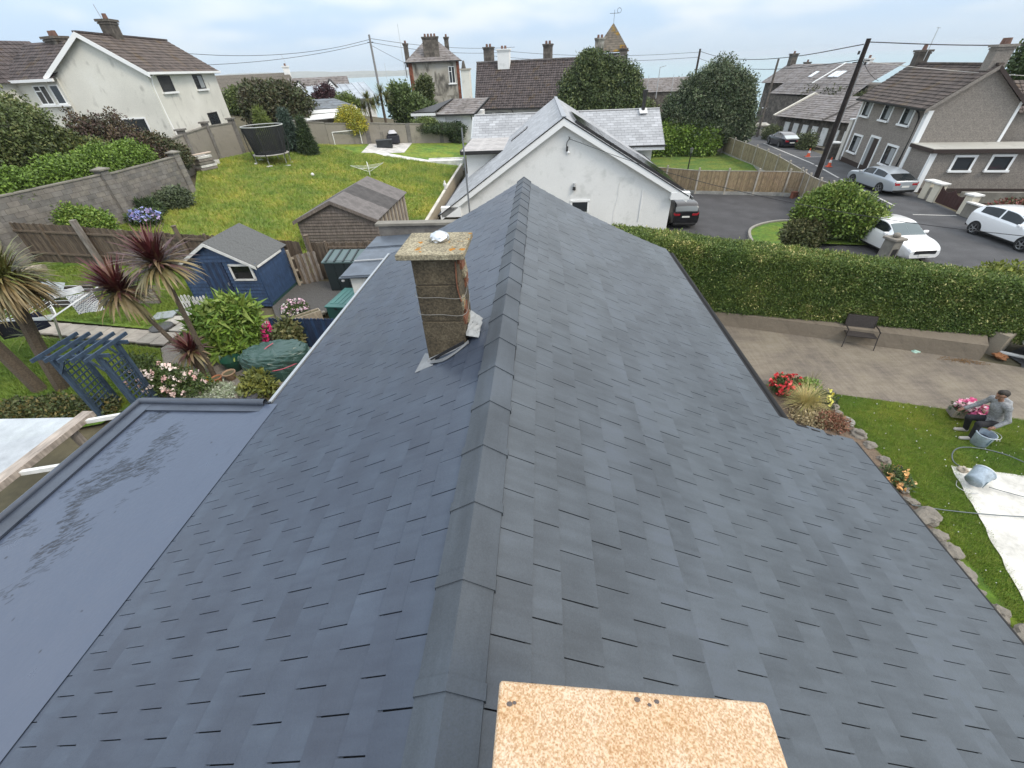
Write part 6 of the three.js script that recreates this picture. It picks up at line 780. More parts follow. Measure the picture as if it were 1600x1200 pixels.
{ // rockery under the eaves
  const R = rng(41), lab = ['round grey rock edging the lawn', 'long brown rock edging the lawn']; void lab;
  const spots = [[8.75, -10.1, 0.2], [8.6, -9.7, 0.16], [8.75, -9.45, 0.22], [8.75, -9.1, 0.14], [8.85, -8.75, 0.2], [8.85, -8.3, 0.2], [8.9, -7.9, 0.17], [8.95, -7.4, 0.16], [8.9, -6.95, 0.13], [8.8, -6.5, 0.15], [8.75, -6.15, 0.14], [8.75, -5.75, 0.26], [8.7, -5.3, 0.18], [8.65, -4.95, 0.22], [8.55, -4.5, 0.27], [8.5, -4.1, 0.18], [8.6, -3.75, 0.24], [8.75, -3.3, 0.3]];
  const names = ['grey rock at the top corner of the rockery', 'brown rock behind the yellow flowers', 'dark rock under the yellow flowers', 'pale rock next to the yellow flowers', 'bright white topped rock in the rockery', 'grey rock below the white topped one', 'mossy rock where the eaves step out', 'flat brown rock beside the eaves corner', 'small rock above the peach flowers', 'small rock below the peach flowers', 'tawny stone further down the lawn edge', 'large boulder where the cable crosses the lawn edge', 'mid grey rock after the large boulder', 'rounded rock pair member nearer the gutter', 'broad grey boulder against the gutter', 'small stone between the two broad boulders', 'pale boulder near the last bend of the gutter', 'last big boulder by the picture edge'];
  spots.forEach(([x, z, r], i) => rock(names[i], x, z, r * 0.78, i + 71, i === 4 ? MG.kerb : undefined, 'rocks along the lawn edge')); void R;
  struct('rockery_bed', drape([[5, -10.6], [8.6, -10.3], [8.9, -9], [9.0, -7.5], [8.7, -5], [8.6, -3], [5, -3]], 0.012, 1), mat([0.24, 0.175, 0.125], 1, { map: TX.rough, bumpMap: TX.bumpFine, bumpScale: 0.02 }), 'brown stony soil of the rockery');
  { const s = shrub('red_geranium', 'red geraniums at the corner of the roof', [7.75, 0, -10.1], [[0, 0.25, 0, 0.42, 0.26, 0.34]], 240, LEAF.small, GREEN.mid, 101, { category: 'plant' }); blossoms(s, [[0, 0.32, 0, 0.42, 0.26, 0.34]], 46, [[0.68, 0.05, 0.06], [0.72, 0.10, 0.10]], 102, LEAF.petal2, [0.8, 1.3]); }
  { const s = thing('feather_grass', 'pale golden feather grass clump beside the geraniums', 'grass clump', [7.95, 0, -9.35]); rawMesh('blades', straps(900, 0.62, 0.006, 12, (el, R2) => (R2() < 0.6 ? [0.50, 0.40, 0.18] : [0.34, 0.33, 0.11]), { up: 0.35, droop: 1.6, base: 0.1 }), ML.strap, s); }
  { const s = shrub('yellow_daisy', 'yellow flowered grey green plant beside the rocks', [8.5, 0, -9.55], [[0, 0.2, 0, 0.34, 0.2, 0.28]], 180, LEAF.small, GREEN.dark, 103, { category: 'plant' }); blossoms(s, [[0, 0.26, 0, 0.36, 0.2, 0.3]], 16, [[0.75, 0.70, 0.18], [0.7, 0.6, 0.1]], 104); }
  shrub('lime_shrub', 'small lime green shrub behind the feather grass', [8.3, 0, -10.0], [[0, 0.25, 0, 0.32, 0.25, 0.26]], 180, LEAF.small, GREEN.bright, 105);
  { const s = thing('dry_reeds', 'dry upright reeds behind the rockery', 'plant', [8.55, 0, -10.25]); rawMesh('blades', straps(26, 0.62, 0.012, 13, () => [0.26, 0.22, 0.12], { up: 0.15, droop: 0.4 }), ML.strap, s); }
  shrub('rusty_heather', 'rust brown heather by the white topped rock', [8.35, 0, -8.7], [[0, 0.12, 0, 0.36, 0.14, 0.34]], 220, LEAF.small, [[0.24, 0.10, 0.06], [0.30, 0.16, 0.09], [0.16, 0.10, 0.05]], 106, { category: 'plant' });
  shrub('straw_groundcover', 'straw coloured dry groundcover under the eaves', [7.9, 0, -8.9], [[0, 0.1, 0, 0.5, 0.12, 0.4]], 240, LEAF.small, [[0.34, 0.27, 0.15], [0.24, 0.2, 0.11]], 107, { category: 'plant' });
  { const s = shrub('peach_flowers', 'peach coloured flowers between the lawn edge stones', [8.8, 0, -6.75], [[0, 0.12, 0, 0.2, 0.14, 0.3]], 90, LEAF.small, GREEN.mid, 108, { category: 'plant' }); blossoms(s, [[0, 0.18, 0, 0.22, 0.14, 0.32]], 14, [[0.78, 0.42, 0.16], [0.75, 0.5, 0.25]], 109); }
}
{ // dust sheet, paint tubs, hoses
  const ds = thing('dust_sheet', 'white dust sheet spread on the lawn with paint spots', 'dust sheet', [10.4, 0, -7.26]); { const T = [], n = 34, m = 34, A = [0, 0], B = [3.2, 0.62], C = [2.3, 4.6], D = [-1.35, 3.9]; const P = (i, j) => { const u = i / n, v = j / m, x = mix(mix(A[0], B[0], u), mix(D[0], C[0], u), v), z = mix(mix(A[1], B[1], u), mix(D[1], C[1], u), v); const wob = (j > 0 && i === 0 ? 0.05 * noise(z * 3, 2.2) : 0); return [x + wob, 0.016 + 0.014 * noise(x * 1.6 + z * 2.4, z * 0.8, 1) + 0.012 * noise(x * 6, z * 6, 3), z]; }; for (let i = 0; i < n; i++) for (let j = 0; j < m; j++) { const a = P(i, j), b = P(i, j + 1), c = P(i + 1, j + 1), d = P(i + 1, j); T.push([a, b, c], [a, c, d]); } part('sheet', [tris(T)], mat([0.70, 0.68, 0.63], 0.95, { map: respaced(TX.mottle, 1.6), side: THREE.DoubleSide }), ds); }
  const sp = mat([0.10, 0.17, 0.20], 0.6); for (const [x, z, a, b] of [[1.6, 1.55, 0.2, 0.1], [1.75, 1.15, 0.15, 0.07], [1.15, 1.25, 0.1, 0.02], [1.1, 1.55, 0.09, 0.02], [1.35, 1.7, 0.03, 0.02]]) part('paint_spot', [sph(1, x, 0.055, z, a, 0.008, b, 12)], sp, ds);
  const tub = (label, p, turn, tilt) => { const t = thing('paint_tub', label, 'bucket', p, turn), pl = mat([0.42, 0.50, 0.58], 0.4, { map: respaced(TX.mottle, 0.5), side: THREE.DoubleSide }); const body = part('tub', [mv(fresh(new THREE.LatheGeometry([[0, 0], [0.165, 0], [0.19, 0.33], [0.205, 0.335], [0.205, 0.36], [0.18, 0.36], [0.155, 0.02]].map((q) => new THREE.Vector2(...q)), 26)), 0, tilt ? 0.19 : 0, 0, 0, 0, tilt)], pl, t); void body; const g2 = mat([0.05, 0.06, 0.08], 0.4); if (!tilt) part('paint', [cyl(0.17, 0.17, 0.01, 0, 0.2, 0, 22)], g2, t); part('handle', [tilt ? tube([[-0.05, 0.02, 0.2], [-0.28, 0.06, 0.1], [-0.3, 0.06, -0.1], [-0.05, 0.02, -0.2]], 0.008, 14, 5) : tube([[-0.05, 0.33, 0.2], [0.2, 0.36, 0.14], [0.26, 0.37, 0], [0.2, 0.36, -0.14], [-0.05, 0.33, -0.2]], 0.008, 16, 5)], MW.steel, t); part('paint_run', [mv(bx(0.02, 0.2, 0.012, 0, 0, 0), 0.06, 0.22, 0.175)], sp, t); return t; };
  tub('white paint bucket beside the crouching person', [11.63, 0, -8.04], -0.4, 0); { const t2 = tub('pale blue paint tub tipped on the dust sheet', [10.3, 0.02, -6.62], 0.5, -1.2); part('lid', [mv(cyl(0.2, 0.2, 0.03, 0, 0.36, 0, 24), 0, 0.19, 0, 0, 0, -1.2)], MG.white, t2); }
  single('paint_rag', 'stained rag at the corner of the dust sheet', 'rag', [rockGeo(0.11, 9)], mat([0.38, 0.33, 0.27], 0.9), [10.55, 0.04, -7.12]);
  const hose = mat([0.10, 0.12, 0.13], 0.5); single('hose', 'dark hose looping from the paint bucket onto the dust sheet', 'hose', [tube([[10.62, 0.05, -7.1], [10.55, 0.02, -7.35], [10.72, 0.02, -7.65], [11.05, 0.02, -7.86], [11.5, 0.02, -7.85], [11.95, 0.02, -7.65], [12.3, 0.02, -7.25], [12.7, 0.02, -6.9]], 0.014, 60, 6)], hose); single('spray_line', 'thin grey cable lying straight across lawn and dust sheet', 'cable', [tube([[8.6, 0.12, -6.0], [9.3, 0.03, -5.95], [10.0, 0.06, -5.85], [10.9, 0.07, -5.8], [12.2, 0.07, -5.9]], 0.012, 30, 6)], hose); single('tub_cable', 'dark cable trailing from the tipped tub over the sheet', 'cable', [tube([[10.65, 0.1, -6.55], [10.95, 0.065, -6.45], [11.3, 0.065, -6.3], [11.9, 0.065, -6.15], [12.4, 0.065, -6.2]], 0.01, 30, 6)], hose);
  const pl = thing('flower_planter', 'wooden planter with pink petunias held by the person', 'planter', [11.9, 0.1, -8.98], -0.25); for (const s of [-1, 1]) part('side_board', [bx(0.62, 0.2, 0.02, 0, 0.12, s * 0.14)], MW.pale, pl); for (const s of [-1, 1]) part('end_board', [bx(0.02, 0.2, 0.28, s * 0.31, 0.12, 0)], MW.grayWood, pl); part('soil', [bx(0.58, 0.04, 0.25, 0, 0.18, 0)], MG.earth, pl); scatter('foliage', pl, [[0, 0.26, 0, 0.3, 0.1, 0.16]], 90, LEAF.small, ML.leaf, GREEN.dark, 121); blossoms(pl, [[0.05, 0.32, 0, 0.27, 0.13, 0.15]], 46, [[0.75, 0.16, 0.34], [0.78, 0.28, 0.42], [0.78, 0.6, 0.62]], 122, LEAF.petal2, [0.9, 1.5]);
}
// ---------------------------------------------------------------- boarded fences with concrete posts
{
  const postM = mat([0.46, 0.42, 0.36], 0.95, { map: TX.mottle }), gb = mat([0.40, 0.39, 0.36], 0.95, { map: TX.mottle }), bd = [[0.36, 0.255, 0.155], [0.31, 0.22, 0.14], [0.40, 0.29, 0.18]].map((c) => mat(c, 0.95, { map: TX.wood })), bd2 = [[0.33, 0.27, 0.17], [0.29, 0.24, 0.155], [0.36, 0.30, 0.19]].map((c) => mat(c, 0.95, { map: TX.wood }));
  const run = (name, label, pts, boards, per) => { const f = thing(name, label, 'fence'), R = rng(pts.length * 7); for (let i = 0; i < pts.length; i++) { const [x, z, y] = pts[i]; part('concrete_post', [rbx(0.13, 2.15, 0.13, 0.015, x, y + 1.0, z)], postM, f); if (i + 1 === pts.length) break; const [x1, z1, y1] = pts[i + 1], n = per, q = (t) => [mix(x, x1, t), mix(y, y1, t), mix(z, z1, t)], yaw = Math.atan2(-(z1 - z), x1 - x), L = Math.hypot(x1 - x, z1 - z); part('gravel_board', [bar([x, y + 0.13, z], [x1, y1 + 0.13, z1], 0.05, 0.3)], gb, f); part('top_rail', [bar([x, y + 1.86, z], [x1, y1 + 1.86, z1], 0.06, 0.05)], postM, f); for (let k = 0; k < n; k++) { const p = q((k + 0.5) / n); part('board', [bx(L / n - 0.012, 1.55, 0.022, p[0], p[1] + 1.06, p[2], yaw + (k % 2 ? 0.05 : -0.05))], boards[R() * 3 | 0], f); } part('backing_rail', [bar([...q(0).map((v, j) => v + (j === 1 ? 0.7 : 0))], [...q(1).map((v, j) => v + (j === 1 ? 0.7 : 0))], 0.02, 0.08)], bd[1], f); } return f; };
  const a = [[9.3, -42.2], [11.55, -40.9], [13.86, -39.5], [16.16, -39.05], [18.4, -38.62], [20.66, -38.18], [21.6, -37.7]].map(([x, z]) => [x, z, -1.42]);
  run('boarded_fence', 'boarded fence with concrete posts across the driveway end', a, bd, 15);
  const b = [[22.55, -58.5], [22.6, -55.6], [22.72, -53.0], [22.85, -50.2], [22.8, -47.5], [22.6, -44.6], [22.2, -41.6], [21.8, -38.6], [21.35, -36.4], [20.75, -33.9], [20.0, -31.2], [19.2, -28.8]].map(([x, z]) => [x, z, -1.42 + 0.9 * ss(-37, -27, z)]);
  run('roadside_fence', 'long boarded fence with concrete posts beside the road', b, bd2, 13);
  single('brick_stub', 'small red brick stub at the corner of the boarded fence', 'bricks', [bx(0.4, 0.5, 0.35, 0, 0.25, 0)], MB.brick, [21.15, -1.4, -37.35], 0.3);
  const lp = thing('garden_lamp', 'black lamp post on the yard lawn', 'lamp post', [15.8, -1.4, -48.8]); part('post', [cyl(0.05, 0.07, 1.7, 0, 0.85, 0, 10)], MB.dark, lp); part('lantern', [mv(cyl(0.17, 0.1, 0.36, 0, 0, 0, 6), 0, 1.9, 0)], mat([0.16, 0.17, 0.17], 0.3), lp); part('cap', [cyl(0.02, 0.2, 0.14, 0, 2.14, 0, 6)], MB.dark, lp);
  shrub('yard_hedge', 'glossy laurel hedge behind the yard lawn', [16.9, -1.5, -58.6], [[-3.2, 1.5, 0.3, 1.7, 1.8, 1.2], [-1.2, 1.5, 0.1, 1.7, 1.9, 1.2], [1.0, 1.5, 0.3, 1.7, 1.8, 1.2], [3.0, 1.4, 0.8, 1.6, 1.7, 1.2]], 2600, LEAF.big, [[0.15, 0.24, 0.03], [0.11, 0.18, 0.025], [0.2, 0.28, 0.045]], 131, { category: 'hedge', shell: 0.7 });
}
{ // bush on the grass island, gate pier
  const s = shrub('island_bush', 'dense bright green bush on the grass island', [15.75, -0.1, -23.4], [[0.5, 1.5, 0.2, 1.2, 1.0, 1.0], [-0.6, 1.5, -0.3, 1.1, 1.0, 0.95], [1.4, 1.1, 0.5, 0.85, 0.85, 0.8], [0.0, 2.1, -0.2, 0.9, 0.7, 0.75]], 2600, LEAF.mid, [[0.13, 0.2, 0.025], [0.095, 0.155, 0.022], [0.2, 0.25, 0.045]], 133, { shell: 0.62, scale: [0.8, 1.4] }); scatter('foliage', s, [[0.5, 1.5, 0.2, 1.0, 0.85, 0.85], [-0.6, 1.4, -0.3, 0.9, 0.85, 0.8], [1.4, 1.0, 0.5, 0.7, 0.7, 0.65]], 1400, LEAF.mid, ML.leaf, GREEN.mid, 134);
  shrub('olive_bush', 'olive brown bush next to the bright island bush', [14.5, -0.4, -23.2], [[0, 0.8, 0, 1.0, 0.85, 0.8], [0.5, 1.2, -0.1, 0.75, 0.65, 0.65]], 1500, LEAF.mid, GREEN.olive, 135);
  const g = thing('gate_pier', 'stone gate pier with flat cap beside the parked white car', 'gate pier', [16.5, -0.05, -19.75], 0.3); part('pier', [rbx(0.5, 1.25, 0.5, 0.02, 0, 0.62, 0)], MW.coping, g); part('cap', [rbx(0.66, 0.1, 0.66, 0.02, 0, 1.3, 0)], MW.rock, g); part('finial', [sph(0.15, 0, 1.44, 0, 1, 0.8, 1, 12)], MW.rock, g); part('opening', [bx(0.28, 0.55, 0.02, 0, 0.6, 0.26)], MB.dark, g);
  const r = thing('iron_railing', 'dark iron railing beside the gate pier', 'railing', [13.3, -0.3, -19.4], 0.2); part('rail', [bar([0, 0.75, 0], [2.0, 0.75, 0], 0.035), bar([0, 0.2, 0], [2.0, 0.2, 0], 0.035)], MB.dark, r); for (let k = 0; k < 9; k++) part('baluster', [bar([0.1 + k * 0.225, 0, 0], [0.1 + k * 0.225, 0.85, 0], 0.02)], MB.dark, r);
  shrub('hedge_shoots', 'taller yellow green shoots rising behind the privet hedge', [15.5, 0.9, -13.7], [[0, 0.9, 0, 0.9, 0.6, 0.5], [1.3, 0.7, 0.2, 0.9, 0.6, 0.5]], 700, LEAF.mid, [[0.20, 0.22, 0.03], [0.14, 0.17, 0.03]], 136);
}
// ---------------------------------------------------------------- cars
const MC = { tyre: mat([0.018, 0.018, 0.019], 0.85), arch: mat([0.006, 0.006, 0.007], 0.9), alloy: mat([0.42, 0.43, 0.44], 0.3, { metalness: 0.8 }), glass: mat([0.015, 0.018, 0.02], 0.05), screen: mat([0.10, 0.13, 0.14], 0.06), red: mat([0.32, 0.012, 0.02], 0.2), lamp: mat([0.55, 0.57, 0.6], 0.12), plate: mat([0.72, 0.72, 0.68], 0.5), chrome: mat([0.6, 0.61, 0.62], 0.15, { metalness: 0.9 }), black: mat([0.012, 0.012, 0.013], 0.45) };
// stations: [x / L, top y, belt half width, belt y, top half width, bottom y]
function car(name, label, pos, turn, { L, W, st, color, wb, r = 0.33, glassFrom, sideWin, tailAt, hatch, dark, plateText }) {
  const c = thing(name, label, 'car', pos, turn, 'parked cars'), paint = mat(color, 0.28, { phys: true, clearcoat: 0.8, clearcoatRoughness: 0.06, metalness: dark ? 0.2 : 0.1 });
  // refine the stations with a smooth curve
  const N = 40, ipl = (j, k) => { const t = k / N * (st.length - 1), i = Math.min(st.length - 2, Math.floor(t)), f = t - i, p = (q) => st[clamp(q, 0, st.length - 1)][j]; const a = p(i - 1), b = p(i), d = p(i + 1), e = p(i + 2); return b + 0.5 * f * (d - a + f * (2 * a - 5 * b + 4 * d - e + f * (3 * (b - d) + e - a))); };
  const S = []; for (let k = 0; k <= N; k++) S.push([0, 1, 2, 3, 4, 5].map((j) => ipl(j, k)));
  const sec = (q) => { const [x, yt, hb, yb, ht, y0] = q, X = x * L; return [[X, y0, 0], [X, y0, hb * 0.86], [X, y0 + 0.08, hb * 0.97], [X, mix(y0, yb, 0.55), hb * 1.0], [X, yb - 0.02, hb * 0.975], [X, yb + 0.03, hb * 0.93], [X, mix(yb, yt, 0.9), mix(hb * 0.93, ht, 0.86)], [X, yt - 0.012, ht * 0.86], [X, yt, 0]]; };
  const K = 8, at = (t, k, s, off = 0) => { const i = Math.min(N - 1, Math.floor(t)), f = t - i, j = Math.min(K - 1, Math.floor(k)), g = k - j, A = sec(S[i]), B = sec(S[i + 1]), m = (u, v, w) => u.map((q, n) => mix(q, v[n], w)), p = m(m(A[j], A[j + 1], g), m(B[j], B[j + 1], g), f); if (!off) return [p[0], p[1], p[2] * s]; const du = V(...B[j]).sub(V(...A[j])), dv = V(...A[j + 1]).sub(V(...A[j])), n = du.cross(dv).normalize(); if (n.z < 0 && j < 7) n.negate(); if (j >= 6 && n.y < 0) n.negate(); return [p[0] + n.x * off, p[1] + n.y * off, (p[2] + n.z * off) * s]; };
  const T = [], f4 = (A, B, C, D, flip) => flip ? [[A, C, B], [A, D, C]] : [[A, B, C], [A, C, D]];
  for (const s of [1, -1]) for (let i = 0; i < N; i++) for (let k = 0; k < K; k++) T.push(...f4(at(i, k, s), at(i + 1, k, s), at(i + 1, k + 1, s), at(i, k + 1, s), s < 0));
  for (const i of [0, N]) for (const s of [1, -1]) for (let k = 1; k < K; k++) T.push([at(i, 0, s), at(i, k, s), at(i, k + 1, s)]);
  { const g = tris(T); const q = g.clone(); q.deleteAttribute('uv'); q.deleteAttribute('normal'); part('body', [creased(g, 0.7)], paint, c); }
  const patch = (t0, t1, k0, k1, s, off, n = 8, m = 4) => { const P = []; for (let i = 0; i < n; i++) for (let j = 0; j < m; j++) { const a = mix(t0, t1, i / n), b = mix(t0, t1, (i + 1) / n), p = mix(k0, k1, j / m), q = mix(k0, k1, (j + 1) / m); P.push(...f4(at(a, p, s, off), at(b, p, s, off), at(b, q, s, off), at(a, q, s, off), s < 0)); } return tris(P); };
  for (const s of [1, -1]) for (const [a, b] of sideWin) part('side_window', [patch(a, b, 5.15, 5.92, s, 0.006)], MC.glass, c);
  part('windscreen', [patch(glassFrom[0], glassFrom[1], 6.15, 7.999, 1, 0.008), patch(glassFrom[0], glassFrom[1], 6.15, 7.999, -1, 0.008)], MC.screen, c); part('rear_window', [patch(hatch[0], hatch[1], 6.2, 7.999, 1, 0.008), patch(hatch[0], hatch[1], 6.2, 7.999, -1, 0.008)], hatch[2] ?? MC.glass, c);
  for (const s of [1, -1]) { part('tail_light', [patch(tailAt[0], tailAt[1], 4.1, 5.4, s, 0.008, 3, 4)], MC.red, c); part('headlight', [patch(37.2, 39.2, 4.0, 5.3, s, 0.008, 3, 4)], MC.lamp, c); part('wing_mirror', [rbx(0.14, 0.13, 0.2, 0.04, S[Math.round(glassFrom[1]) - 6][0] * L + 0.3, S[26][3] + 0.12, s * (W / 2 + 0.06))], paint, c); for (const e of [-1, 1]) { const wx = e * wb / 2 + 0.04, w = grp('wheel', c, wx, r, s * (W / 2 - 0.10)); part('arch', [mv(cyl(r * 1.14, r * 1.14, 0.03, 0, 0, 0, 26), 0, 0.015, s * 0.088, 0, Math.PI / 2)], MC.arch, w); part('tyre', [mv(fresh(new THREE.TorusGeometry(r - 0.085, 0.085, 8, 26)).applyMatrix4(new THREE.Matrix4().makeScale(1, 1, 1.2)), 0, 0, s * 0.03)], MC.tyre, w); const sp = [mv(cyl(r * 0.2, r * 0.2, 0.04, 0, 0, 0, 12), 0, 0, s * 0.1, 0, Math.PI / 2)]; for (let k = 0; k < 5; k++) { const a = k * 1.2566; sp.push(bar([0, 0, s * 0.105], [Math.cos(a) * r * 0.7, Math.sin(a) * r * 0.7, s * 0.105], 0.07, 0.03)); } sp.push(mv(fresh(new THREE.TorusGeometry(r * 0.68, 0.025, 6, 24)), 0, 0, s * 0.1)); part('rim', sp, MC.alloy, w); } }
  const rx = S[0][0] * L, fx = S[N][0] * L; part('number_plate', [bx(0.015, 0.11, 0.5, rx - 0.012, S[0][1] - 0.24, 0)], MC.plate, c); part('number_plate', [bx(0.015, 0.11, 0.5, fx + 0.012, 0.45, 0)], MC.plate, c); for (const s of [1, -1]) part('tail_light', [rbx(0.05, 0.15, W * 0.2, 0.02, rx + 0.02, S[0][1] - 0.10, s * W * 0.31)], MC.red, c); part('grille', [rbx(0.03, 0.16, 1.0, 0.01, fx + 0.006, 0.58, 0)], MC.black, c); part('bumper_trim', [rbx(0.04, 0.14, W * 0.8, 0.015, rx + 0.0, 0.34, 0)], MC.black, c); part('sill', [bx(wb - 0.7, 0.06, W * 0.96, 0.04, 0.24, 0)], MC.black, c); void plateText; return c;
}
function creased(g, ang) { const q = new THREE.BufferGeometry(); q.setAttribute('position', g.attributes.position.clone()); const p = q.attributes.position, map = new Map(), fn = []; const A = V(), B = V(), C = V(); for (let i = 0; i < p.count; i += 3) { A.fromBufferAttribute(p, i); B.fromBufferAttribute(p, i + 1); C.fromBufferAttribute(p, i + 2); fn.push(B.clone().sub(A).cross(C.clone().sub(A))); for (let k = 0; k < 3; k++) { const key = [p.getX(i + k), p.getY(i + k), p.getZ(i + k)].map((v) => Math.round(v * 2000)).join(); if (!map.has(key)) map.set(key, []); map.get(key).push(i / 3); } } const nr = new Float32Array(p.count * 3); for (let i = 0; i < p.count; i++) { const f = fn[Math.floor(i / 3)].clone().normalize(), key = [p.getX(i), p.getY(i), p.getZ(i)].map((v) => Math.round(v * 2000)).join(), n = V(); for (const j of map.get(key)) if (fn[j].clone().normalize().dot(f) > Math.cos(ang)) n.add(fn[j]); n.normalize(); nr.set([n.x, n.y, n.z], i * 3); } q.setAttribute('normal', new THREE.BufferAttribute(nr, 3)); q.setAttribute('uv', new THREE.BufferAttribute(new Float32Array(p.count * 2), 2)); return q; }
const stFast = (W) => [[-0.5, 0.86, W * 0.42, 0.80, W * 0.34, 0.36], [-0.485, 1.0, W * 0.46, 0.88, W * 0.38, 0.30], [-0.40, 1.10, W * 0.49, 0.93, W * 0.38, 0.24], [-0.30, 1.28, W * 0.5, 0.94, W * 0.36, 0.22], [-0.17, 1.42, W * 0.5, 0.94, W * 0.345, 0.21], [-0.03, 1.46, W * 0.5, 0.93, W * 0.35, 0.21], [0.08, 1.42, W * 0.5, 0.92, W * 0.345, 0.21], [0.17, 1.20, W * 0.5, 0.91, W * 0.37, 0.21], [0.25, 0.99, W * 0.49, 0.90, W * 0.41, 0.22], [0.36, 0.93, W * 0.48, 0.84, W * 0.40, 0.23], [0.45, 0.83, W * 0.45, 0.72, W * 0.36, 0.26], [0.495, 0.66, W * 0.38, 0.58, W * 0.3, 0.32]];
const stHatch = (W) => [[-0.5, 0.95, W * 0.40, 0.86, W * 0.33, 0.40], [-0.48, 1.12, W * 0.46, 0.96, W * 0.37, 0.32], [-0.41, 1.34, W * 0.49, 0.99, W * 0.36, 0.26], [-0.32, 1.46, W * 0.5, 0.98, W * 0.35, 0.23], [-0.2, 1.52, W * 0.5, 0.96, W * 0.35, 0.22], [-0.06, 1.53, W * 0.5, 0.94, W * 0.35, 0.22], [0.06, 1.48, W * 0.5, 0.93, W * 0.345, 0.22], [0.17, 1.27, W * 0.5, 0.92, W * 0.36, 0.22], [0.27, 1.03, W * 0.49, 0.91, W * 0.40, 0.22], [0.37, 0.95, W * 0.48, 0.84, W * 0.39, 0.23], [0.45, 0.84, W * 0.44, 0.72, W * 0.35, 0.26], [0.495, 0.66, W * 0.38, 0.56, W * 0.3, 0.32]];
const stSuv = (W) => [[-0.5, 1.08, W * 0.43, 0.98, W * 0.36, 0.42], [-0.488, 1.3, W * 0.48, 1.06, W * 0.39, 0.36], [-0.45, 1.58, W * 0.5, 1.08, W * 0.385, 0.32], [-0.36, 1.70, W * 0.5, 1.08, W * 0.38, 0.30], [-0.2, 1.73, W * 0.5, 1.07, W * 0.38, 0.30], [-0.03, 1.72, W * 0.5, 1.06, W * 0.38, 0.30], [0.1, 1.66, W * 0.5, 1.05, W * 0.375, 0.30], [0.2, 1.38, W * 0.5, 1.04, W * 0.39, 0.30], [0.28, 1.14, W * 0.49, 1.03, W * 0.42, 0.30], [0.38, 1.08, W * 0.48, 0.96, W * 0.41, 0.31], [0.46, 0.97, W * 0.46, 0.84, W * 0.38, 0.33], [0.495, 0.76, W * 0.4, 0.66, W * 0.33, 0.38]];
const road = (x, z) => terrain(x, z) - 0.01;
car('silver_car', 'silver liftback car parked outside the grey house', [24.95, road(24.95, -34.1), -34.1], Math.PI / 2 + 0.06, { L: 4.86, W: 1.86, wb: 2.85, st: stFast(1.86), color: [0.34, 0.37, 0.40], sideWin: [[11.5, 17.3], [17.9, 24.8]], glassFrom: [22.6, 28.8], hatch: [3.2, 10.5], tailAt: [0.6, 2.6], dark: true });
car('dark_saloon', 'dark blue saloon car parked by the stone cottage wall', [28.75, road(28.75, -57.6), -57.4], Math.PI / 2 - 0.03, { L: 4.9, W: 1.84, wb: 2.87, st: stFast(1.84), color: [0.012, 0.014, 0.025], sideWin: [[11.5, 17.3], [17.9, 24.8]], glassFrom: [22.6, 28.8], hatch: [4.4, 10.2, mat([0.40, 0.45, 0.47], 0.12)], tailAt: [0.6, 2.6], dark: true });
car('white_hatchback', 'white hatchback with dark windows facing along the road', [24.55, road(24.55, -22.7), -22.7], -Math.PI / 2 + 0.06, { L: 3.98, W: 1.75, wb: 2.6, r: 0.31, st: stHatch(1.75), color: [0.78, 0.79, 0.80], sideWin: [[9, 16.8], [17.4, 25.2]], glassFrom: [23, 29.5], hatch: [2.8, 8], tailAt: [0.6, 3.4] });
car('white_saloon', 'white car nose-on behind the hedge beside the bush', [17.95, 0.0, -22.0], -Math.PI / 2 + 0.08, { L: 4.6, W: 1.82, wb: 2.8, st: stFast(1.82), color: [0.80, 0.80, 0.80], sideWin: [[11.5, 17.3], [17.9, 24.8]], glassFrom: [22.6, 28.8], hatch: [3.2, 10.5], tailAt: [0.6, 2.6] });
car('black_suv', 'black estate car parked tail-out beside the white bungalow', [10.35, terrain(10.35, -32.3), -32.3], Math.PI / 2, { L: 4.75, W: 1.9, wb: 2.8, r: 0.36, st: stSuv(1.9), color: [0.008, 0.008, 0.010], sideWin: [[7, 15.5], [16.2, 24.5]], glassFrom: [23, 29], hatch: [2.2, 6.0, mat([0.16, 0.18, 0.19], 0.15)], tailAt: [0.3, 2.8], dark: true });
{ const rk = thing('roof_rack', 'pale roof bars on the black estate car', 'roof rack', [10.35, terrain(10.35, -32.3) + 1.74, -32.3]); for (const s of [-1, 1]) part('bar', [bar([s * 0.6, 0.05, 1.2], [s * 0.6, 0.05, -1.2], 0.05)], MC.alloy, rk); }
car('dark_van_tail', 'dark car nose at the picture edge past the hedge end', [18.0, 0, -11.2], Math.PI - 0.4, { L: 4.5, W: 1.85, wb: 2.7, st: stSuv(1.85), color: [0.035, 0.04, 0.045], sideWin: [[7, 15.5], [16.2, 24.5]], glassFrom: [23, 29], hatch: [2.2, 6.0], tailAt: [0.3, 2.8], dark: true });
